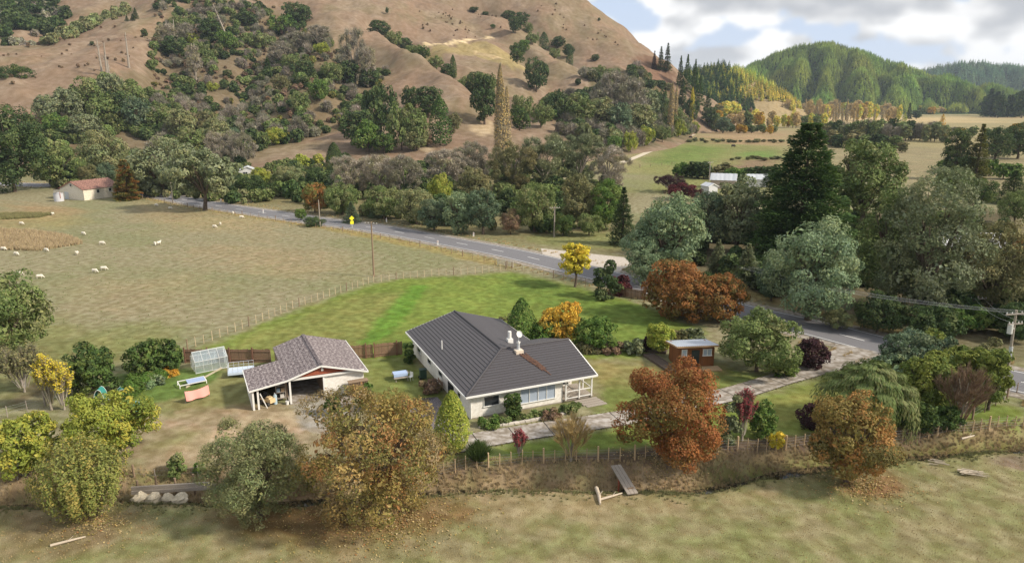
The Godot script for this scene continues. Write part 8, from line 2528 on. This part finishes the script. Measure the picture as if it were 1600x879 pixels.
	put(3, "field_tree", "khaki round tree beside the tan valley field", "tree", "y", ["round khaki|first|from the hill", 205, -461, 10.3, 13.5, "round khaki|second|from the hill", 206.9, -443.2, 9, 8.2, "round khaki|third|from the hill", 213.7, -447.6, 10.6, 13.4, "round khaki|fourth|from the hill", 219, -404, 6.4, 6.2])
	put(3, "field_tree", "dark green spreading tree beside the tan valley field", "tree", "y", ["spread dark|first|from the hill", 202.4, -447.7, 8.6, 8.2, "spread dark|second|from the hill", 216.9, -426.7, 9.9, 11.2, "spread dark|third|from the hill", 217.6, -424.8, 8.9, 9.3])
	put(3, "field_tree", "olive round tree beside the tan valley field", "tree", "y", ["round olive|first|from the hill", 214.9, -438.5, 8.5, 9.6, "round olive|second|from the hill", 223.2, -419.8, 9.2, 8.9])
	put(3, "field_tree", "green round tree along the near side of the tan field", "tree", "y", ["round green|first|from the hill", 177.9, -294, 5.2, 7, "round green|second|from the hill", 186.2, -278.6, 6.7, 6.4, "round green|third|from the hill", 183.9, -267, 6.1, 7.1, "round green|fourth|from the hill", 187.6, -267, 6.2, 7.6])
	put(3, "field_tree", "olive round tree along the near side of the tan field", "tree", "", ["round olive", 179, -287, 6.2, 8])
	put(3, "field_tree", "dark green spreading tree along the near side of the tan field", "tree", "y", ["spread dark|first|from the hill", 183, -287.8, 7.2, 9.7, "spread dark|second|from the hill", 183.9, -280.8, 5.3, 6.3])
	put(3, "autumn_tree", "golden round tree in the autumn wood below the forest", "tree", "y", ["round gold|first|from the hill", 236.7, -832.3, 12.6, 10.7, "round gold|second|from the hill", 527.4, -1694.5, 35.4, 27.5, "round gold|third|from the hill", 480.8, -1471.5, 22.3, 18.4, "round gold|fourth|from the hill", 569.1, -1596.8, 32.2, 28, "round gold|fifth|from the hill", 605.8, -1497.8, 26.7, 18, "round gold|sixth|from the hill", 585.5, -1372.5, 21.5, 16.5, "round gold|seventh|from the hill", 611.7, -1411, 22.1, 17.6, "round gold|eighth|from the hill", 688, -1523.2, 24.3, 17.6, "round gold|ninth|from the hill", 670.2, -1395.6, 23.5, 16.3, "round gold|tenth|from the hill", 697.4, -1432, 26.9, 18, "round gold|eleventh|from the hill", 699.3, -1411.2, 20.1, 13.6])
	put(3, "autumn_tree", "yellow green round tree in the autumn wood below the forest", "tree", "y", ["round sunny|first|from the hill", 251.3, -858, 14.2, 13.1, "round sunny|second|from the hill", 255.8, -865.7, 13.4, 10.9, "round sunny|third|from the hill", 557.3, -1525, 31.4, 27.6, "round sunny|fourth|from the hill", 581.2, -1574.7, 24.4, 21.8, "round sunny|fifth|from the hill", 582.1, -1538.2, 22.7, 15.6, "round sunny|sixth|from the hill", 617.2, -1348, 25.3, 20.2])
	put(3, "autumn_tree", "straw coloured round tree in the autumn wood below the forest", "tree", "y", ["round tan|first|from the hill", 278.8, -920.8, 16.8, 11.5, "round tan|second|from the hill", 541.1, -1583.7, 28.5, 24.4, "round tan|third|from the hill", 562.8, -1467.6, 22, 15.9, "round tan|fourth|from the hill", 586.4, -1421.6, 18.8, 16.6, "round tan|fifth|from the hill", 622.9, -1339.9, 23.3, 20.4, "round tan|sixth|from the hill", 675.3, -1428, 29.4, 23.2, "round tan|seventh|from the hill", 734.2, -1469.2, 20.1, 15.4, "round tan|eighth|from the hill", 746.6, -1452.4, 23.4, 16.5, "round tan|ninth|from the hill", 677.1, -1299.1, 17.9, 13.7])
	put(3, "autumn_tree", "straw coloured tree in the autumn wood below the forest", "tree", "y", ["haze tan|first|from the hill", 538, -1671.8, 29.5, 20.3, "haze tan|second|from the hill", 533.1, -1595.5, 28.1, 22.5, "haze tan|third|from the hill", 525.2, -1496.6, 24.8, 21.9, "haze tan|fourth|from the hill", 610.3, -1566.6, 24, 16.1, "haze tan|fifth|from the hill", 581, -1456.1, 21.3, 17.1, "haze tan|sixth|from the hill", 586.7, -1394, 21, 17.4, "haze tan|seventh|from the hill", 638.5, -1450.4, 28.9, 22.7, "haze tan|eighth|from the hill", 695.5, -1374.6, 18.9, 12.4])

func scatter(called: String, label: String, area: PackedVector2Array, count: int, kind: String, pal: String, size: Vector2, s: int, leaves := 150, aspect := 1.0) -> void:
	var r := RandomNumberGenerator.new()
	r.seed = s
	var lo := area[0]
	var hi := area[0]
	for p in area:
		lo = lo.min(p)
		hi = hi.max(p)
	var g := grow(kind, P[pal], s, 3.0, 3.0 * aspect, leaves, 0.62)
	var where := []
	var tint := []
	var tries := 0
	while where.size() < count and tries < count * 12:
		tries += 1
		var p := Vector2(r.randf_range(lo.x, hi.x), r.randf_range(lo.y, hi.y))
		if not Geometry2D.is_point_in_polygon(p, area) or nz2.get_noise_2d(p.x * 0.35 + s * 13, p.y * 0.35) < -0.10:
			continue
		var k := r.randf_range(size.x, size.y) / 3.0
		where.append(Transform3D(Basis(Vector3.UP, r.randf() * TAU).scaled(Vector3(k, k * r.randf_range(0.75, 1.2), k)), Vector3(p.x, gy(p.x, p.y) - 0.15 * k, p.y)))
		var t := r.randf_range(0.7, 1.3)
		tint.append(Color(t, t * r.randf_range(0.92, 1.08), t))
	stuff(many(called, g[1], M.leaf, where, tint), label, "scrub")

func forest(called: String, label: String, height: Callable, x0: float, x1: float, z0: float, z1: float, gap: float, h: float, pal: String, s: int, floor_: float) -> void:
	var r := RandomNumberGenerator.new()
	r.seed = s
	var L := Leafy.new(s)
	for i in 9:
		for j in 7:
			var t := (i + r.randf()) / 9.0
			var an := TAU * j / 7.0 + i * 0.4 + r.randf()
			var d := Vector3(cos(an), 0, sin(an))
			L.leaf(d * (1.0 - t) * 0.17 + Vector3.UP * (0.08 + t * 0.9), (d * 0.8 + Vector3.DOWN * 0.25).normalized(), (d * 0.6 + Vector3.UP).normalized(), 0.26 * (1.15 - t), 0.24 * (1.1 - t) + 0.03, hue(P[pal], r.randf(), r))
	L.twig(Vector3(0, -0.1, 0), Vector3(0, 0.95, 0), 0.025, Color(0.12, 0.09, 0.07))
	var where := []
	var tint := []
	var x := x0
	while x < x1:
		var z := z0
		while z < z1:
			var px := x + r.randf_range(-0.5, 0.5) * gap
			var pz := z + r.randf_range(-0.5, 0.5) * gap
			var y: float = height.call(px, pz)
			if y > floor_:
				var k := h * r.randf_range(0.75, 1.2)
				where.append(Transform3D(Basis(Vector3.UP, r.randf() * TAU).scaled(Vector3(k * 0.95, k, k * 0.95)), Vector3(px, y - 1.0, pz)))
				var n: float = 1.0 + nz.get_noise_2d(px * 0.2, pz * 0.2) * 0.5 + r.randf_range(-0.15, 0.15)
				tint.append(Color(n * (1.0 + nz2.get_noise_2d(px * 0.06, pz * 0.06) * 0.4), n, n))
			z += gap
		x += gap
	stuff(many(called, L.mesh(), M.leaf, where, tint), label, "forest")

func small_growth() -> void:
	forest("pine_forest", "bright green pine plantation covering the far hill, sunlight put into its colour", far_a, RA[0].x, RA[-1].x, ZA - 40, ZA + 420, 6.0, 14.0, "pine", 3, 3.0)
	forest("distant_forest", "dark bluish forest covering the hill beyond the pine plantation", far_b, RB[0].x, RB[-1].x, ZB - 60, ZB + 620, 15.0, 30.0, "farpine", 4, 3.0)
	forest("farthest_forest", "blue forest on the farthest hill at the frame edge", far_c, RC[0].x, RC[-1].x, ZC - 60, ZC + 800, 26.0, 40.0, "farpine", 5, 3.0)
	forest("knoll_forest", "mixed yellow and green wood on the small knoll behind the skyline pines", far_d, RD[0].x + 30, RD[-1].x - 40, ZD - 60, ZD + 120, 8.0, 15.0, "sunny", 6, 14.0)
	forest("knoll_pines", "dark pines along the hill end of the small knoll", far_d, RD[0].x, RD[3].x + 10, ZD - 60, ZD + 170, 8.0, 19.0, "conifer", 7, 4.0)
	# scrub that clothes the slopes
	var gully := PackedVector2Array([Vector2(-319.93, -682.72), Vector2(-193.81, -695.57), Vector2(-164.4, -600.81), Vector2(-109.13, -527.23), Vector2(-84.38, -514.41), Vector2(-87.25, -415.23), Vector2(-105.81, -373.98), Vector2(-126.6, -338.67), Vector2(-170.73, -342.53), Vector2(-202.76, -390.8), Vector2(-243.57, -499.88)])
	var flank := PackedVector2Array([Vector2(23.67, -543.06), Vector2(93.47, -675.19), Vector2(152.08, -699.33), Vector2(164.48, -642.86), Vector2(72.66, -409.06), Vector2(44.98, -390.03), Vector2(17.61, -399.26)])
	var grove := PackedVector2Array([Vector2(-235.89, -356.89), Vector2(-243.09, -429.93), Vector2(-224.62, -462.1), Vector2(-165.22, -337.14), Vector2(-212.41, -321.78)])
	var top_left := PackedVector2Array([Vector2(-629.9, -931.56), Vector2(-425.9, -699.85), Vector2(-387.19, -662.5), Vector2(-345.43, -546.13), Vector2(-369.3, -539.62)])
	var top_line := PackedVector2Array([Vector2(-348.95, -551.94), Vector2(-368.08, -637.74), Vector2(-353.87, -681.2), Vector2(-335.89, -679.74), Vector2(-330.62, -587.81), Vector2(-328.75, -525.98)])
	scatter("olive_scrub", "olive scrub clothing the gully above the cottage", gully, 320, "round", "olive", Vector2(3.0, 7.0), 11)
	scatter("dark_scrub", "dark green scrub clothing the gully above the cottage", gully, 230, "round", "dark", Vector2(3.0, 7.0), 12)
	scatter("bracken_scrub", "brown bracken and dry bushes in the gully above the cottage", gully, 650, "round", "bracken", Vector2(1.2, 3.6), 13)
	scatter("bare_scrub", "grey leafless bushes in the gully above the cottage", gully, 260, "haze", "ash", Vector2(3.0, 7.0), 14, 330)
	scatter("yellow_scrub", "yellow green bushes in the gully above the cottage", gully, 70, "round", "hazel", Vector2(2.5, 5.0), 24)
	scatter("flank_scrub", "drab scrub on the flank above the farm track", flank, 230, "round", "drab", Vector2(4.0, 9.0), 15)
	scatter("flank_dark_scrub", "dark scrub on the flank above the farm track", flank, 200, "round", "dark", Vector2(4.0, 9.0), 16)
	scatter("flank_bare_scrub", "ashen leafless trees on the flank above the farm track", flank, 150, "haze", "ash", Vector2(5.0, 10.0), 17, 330)
	scatter("grove_scrub", "undergrowth under the grove at the foot of the grass slope", grove, 150, "round", "olive", Vector2(3.0, 7.0), 18)
	scatter("upper_scrub", "dark bush along the top gully at the frame corner", top_left, 150, "round", "dark", Vector2(5.0, 11.0), 19)
	scatter("upper_grey_scrub", "grey bushes along the top gully at the frame corner", top_left, 90, "round", "ash", Vector2(4.0, 9.0), 20)
	scatter("ridge_scrub", "line of dark bushes along the upper grass ridge", top_line, 130, "round", "drab", Vector2(4.0, 9.0), 21)
	scatter("hill_tussock", "tiny dark bushes dotted over the dry hill face", PackedVector2Array([Vector2(-348.72, -508.15), Vector2(-328.16, -645.06), Vector2(-269.72, -563.27), Vector2(-245.68, -473.78), Vector2(-246.39, -390.86), Vector2(-267.81, -381.94)]), 50, "round", "bracken", Vector2(0.8, 2.2), 22)
	scatter("skyline_tussock", "tiny bushes dotted over the upper hill below the skyline", PackedVector2Array([Vector2(-107.75, -796.94), Vector2(49.69, -840.08), Vector2(133.37, -737.2), Vector2(83.27, -746.67), Vector2(20.71, -814), Vector2(-24.74, -723.17), Vector2(-82.5, -690.58)]), 70, "round", "bracken", Vector2(0.8, 2.4), 23)
	var bank := PackedVector2Array([Vector2(-161.71, -242.97), Vector2(-86.32, -203.03), Vector2(-39.7, -182.1), Vector2(-14.46, -158.29), Vector2(8.51, -155.15), Vector2(22.49, -153.62), Vector2(35.1, -229.15), Vector2(27.98, -313.17), Vector2(-55.96, -313.17), Vector2(-139.89, -313.17), Vector2(-192.64, -290.87)])
	scatter("roadside_undergrowth", "low mixed undergrowth on the bank behind the road", bank, 330, "round", "olive", Vector2(2.0, 5.0), 31)
	scatter("roadside_brush", "brown dry brush on the bank behind the road", bank, 240, "round", "drab", Vector2(1.5, 4.0), 32)
	scatter("dark_undergrowth", "dark undergrowth below the bank trees", bank, 200, "round", "dark", Vector2(2.5, 6.0), 33)
	var wood := PackedVector2Array([Vector2(27.33, -141.72), Vector2(37.92, -106.92), Vector2(44.48, -90.58), Vector2(52.97, -84.54), Vector2(61.41, -80.53), Vector2(102.64, -132.59), Vector2(110.3, -173.12), Vector2(78.78, -173.12), Vector2(44.12, -173.12)])
	scatter("wood_undergrowth", "dark undergrowth across the road beneath the big trees", wood, 210, "round", "dark", Vector2(2.0, 4.5), 34)
	scatter("wood_brush", "olive undergrowth across the road beneath the big trees", wood, 150, "round", "olive", Vector2(1.5, 4.0), 35)
	# rank grass, reeds, fallen leaves
	grass("bank_grass", "long dry brown grass on the ditch bank", 5200, 2, Vector2(0.22, 0.48), "marram", func(r: RandomNumberGenerator):
		var x := r.randf_range(-44, 50)
		return Vector2(x, lip(x) + r.randf_range(-3.9, -0.9)))
	grass("lip_grass", "dry straw grass hanging over the near lip of the ditch", 2600, 3, Vector2(0.2, 0.42), "khaki", func(r: RandomNumberGenerator):
		var x := r.randf_range(-44, 50)
		return Vector2(x, lip(x) + r.randf_range(-0.5, 1.1) * absf(r.randfn(0, 0.8))))
	grass("field_grass", "short tufts of dull green grass over the near field", 9000, 4, Vector2(0.06, 0.15), "marram", func(r: RandomNumberGenerator):
		var x := r.randf_range(-44, 48)
		return Vector2(x, lip(x) + r.randf_range(0.4, 17)))
	grass("dry_field_grass", "short tufts of straw grass over the near field", 7000, 5, Vector2(0.06, 0.15), "tan", func(r: RandomNumberGenerator):
		var x := r.randf_range(-44, 48)
		return Vector2(x, lip(x) + r.randf_range(0.4, 17)))
	grass("sedge_patch", "brown sedge patch in the dry paddock", 2600, 6, Vector2(0.7, 1.25), "marram", inside(PackedVector2Array([Vector2(-122.4, -161.56), Vector2(-109.72, -159.09), Vector2(-98.39, -153.62), Vector2(-88.75, -145.03), Vector2(-91.37, -141.07), Vector2(-93.48, -137.31), Vector2(-101.91, -138.54), Vector2(-104.84, -137.31)])))
	grass("sedge_tips", "straw coloured sedge among the brown patch", 1400, 7, Vector2(0.6, 1.1), "khaki", inside(PackedVector2Array([Vector2(-137.28, -182.1), Vector2(-128.78, -184.21), Vector2(-119.58, -184.21), Vector2(-119.75, -178), Vector2(-130.78, -173.12)])))
	grass("verge_grass", "dry yellow grass along the road verges", 4200, 8, Vector2(0.3, 0.6), "tan", func(r: RandomNumberGenerator):
		var k := r.randi() % (ROAD.size() - 2)
		var p: Vector2 = ROAD[k]
		var n: Vector2 = (ROAD[k + 1] - p).normalized().orthogonal()
		return p + n * (5.6 + absf(r.randfn(0, 1.2))) * (1.0 if r.randf() < 0.5 else -1.0))
	var drive := curve([Vector2(35.09, -74.64), Vector2(28.77, -71.07), Vector2(23.63, -67.8), Vector2(17.65, -64.79), Vector2(12.14, -62.15), Vector2(7.1, -60.36), Vector2(2.9, -59.05), Vector2(-3.36, -56.81), Vector2(-6.56, -55.17)], 0.5)
	grass("drive_edge_grass", "grass creeping over the edges of the concrete driveway", 1500, 9, Vector2(0.08, 0.2), "hazel", func(r: RandomNumberGenerator):
		var k := r.randi() % (drive.size() - 2)
		var p: Vector2 = drive[k]
		var n: Vector2 = (drive[k + 1] - p).normalized().orthogonal()
		return p + n * (1.5 + r.randfn(0, 0.12)) * (1.0 if r.randf() < 0.5 else -1.0))
	grass("paddock_tufts", "darker rank tufts dotted over the dry paddock", 1300, 10, Vector2(0.12, 0.32), "olive", inside(PackedVector2Array([Vector2(-55.17, -69.66), Vector2(-50.27, -77.27), Vector2(-39.15, -80.53), Vector2(-31.78, -98.12), Vector2(-23.04, -114.21), Vector2(-4.49, -121.05), Vector2(-20.56, -139.8), Vector2(-43.81, -159.91), Vector2(-78.17, -183.15), Vector2(-108.11, -183.15), Vector2(-92.64, -122.02)])))
	var fallen := Leafy.new(3)
	fallen.leaf(Vector3(0, 0.02, 0), Vector3(1, 0, 0), Vector3(0.2, 1, 0.1), 0.13, 0.10, Color(1, 1, 1))
	for q in [["fallen_leaves", "fallen orange and tan leaves under the large ochre autumn tree", -9.8722, -46.28, 8.0, 3600], ["fallen_leaves", "fallen rust leaves under the rounded russet ditch tree", 27.66, -50.58, 4.0, 1300], ["fallen_leaves", "fallen yellow leaves round the upright ditch bush", -30.09, -45.47, 5.0, 900], ["fallen_leaves", "fallen orange leaves under the big rust maple", 12.9287, -53.28, 4.5, 900]]:
		var r := RandomNumberGenerator.new()
		r.seed = int(q[2] * 10) + 400
		var where := []
		var tint := []
		for i in int(q[5]):
			var d := Vector2.from_angle(r.randf() * TAU) * absf(r.randfn(0, 0.55)) * float(q[4])
			var x: float = q[2] + d.x
			var z: float = q[3] + d.y * 0.75
			var k := r.randf_range(0.6, 1.5)
			where.append(Transform3D(Basis.from_euler(Vector3(r.randf_range(-0.4, 0.4), r.randf() * TAU, r.randf_range(-0.4, 0.4))).scaled(Vector3.ONE * k), Vector3(x, gy(x, z) + 0.03, z)))
			tint.append(hue(P.autumn if r.randf() < 0.7 else P.tan, r.randf(), r))
		stuff(many(q[0], fallen.mesh(), M.leaf, where, tint), q[1], "leaves")
	# flowers and vegetables in the garden
	scatter("vegetable_rows", "green vegetable plants in the garden before the greenhouse", PackedVector2Array([Vector2(-40.37, -69.66), Vector2(-35.86, -72.35), Vector2(-33.93, -68.8), Vector2(-35.9, -66.02), Vector2(-38.46, -66.02)]), 230, "shrub", "green", Vector2(0.5, 1.2), 41, 60)
	scatter("marigolds", "orange flowers along the vegetable garden", PackedVector2Array([Vector2(-40.26, -71.43), Vector2(-37.51, -73.67), Vector2(-36.4, -72.16), Vector2(-38.84, -69.31)]), 110, "shrub", "gold", Vector2(0.5, 0.9), 42, 50)
	scatter("silver_herbs", "grey leaved herbs in the vegetable garden", PackedVector2Array([Vector2(-38.86, -70), Vector2(-37.68, -71.07), Vector2(-36.5, -69.31), Vector2(-37.8, -68.29)]), 16, "shrub", "silver", Vector2(0.6, 1.1), 43, 60)
	scatter("border_plants", "low mixed plants in the bed under the front windows", PackedVector2Array([Vector2(-3.23, -59.96), Vector2(0, -60.9), Vector2(3.66, -62.43), Vector2(6.56, -64.18), Vector2(6.51, -63.59), Vector2(3.62, -61.73), Vector2(0, -60.36), Vector2(-3.03, -59.44)]), 60, "shrub", "olive", Vector2(0.35, 0.8), 44, 60)
	scatter("fence_border_plants", "low mixed plants in the dark border inside the front fence", PackedVector2Array([Vector2(-5.28, -52.99), Vector2(1.6, -53.68), Vector2(10.02, -54.6), Vector2(16.66, -56.21), Vector2(28.05, -58.16), Vector2(27.68, -57.22), Vector2(9.89, -53.84), Vector2(-5.26, -52.63)]), 55, "shrub", "sage", Vector2(0.3, 0.8), 45, 50)
	scatter("lawn_border_plants", "mixed low plants along the garden border beyond the lawn", PackedVector2Array([Vector2(7.68, -80.53), Vector2(18.66, -79.86), Vector2(18.29, -78.11), Vector2(7.54, -78.98)]), 50, "shrub", "khaki", Vector2(0.5, 1.3), 46, 60)

func inside(area: PackedVector2Array) -> Callable:
	var lo := area[0]
	var hi := area[0]
	for p in area:
		lo = lo.min(p)
		hi = hi.max(p)
	return func(r: RandomNumberGenerator):
		for k in 60:
			var p := Vector2(r.randf_range(lo.x, hi.x), r.randf_range(lo.y, hi.y))
			if Geometry2D.is_point_in_polygon(p, area):
				return p
		return area[0]

func grass(called: String, label: String, count: int, s: int, size: Vector2, pal: String, spot: Callable) -> void:
	var r := RandomNumberGenerator.new()
	r.seed = s + 900
	var m := tuft(s, 0.9, 1.0, 14, 0.035, P[pal])
	var where := []
	var tint := []
	for i in count:
		var p: Vector2 = spot.call(r)
		var k := r.randf_range(size.x, size.y)
		where.append(Transform3D(Basis(Vector3.UP, r.randf() * TAU).scaled(Vector3(k * 1.2, k, k * 1.2)), Vector3(p.x, gy(p.x, p.y) - 0.02, p.y)))
		var t := r.randf_range(0.75, 1.3)
		tint.append(Color(t, t, t))
	stuff(many(called, m, M.grass, where, tint), label, "grass")
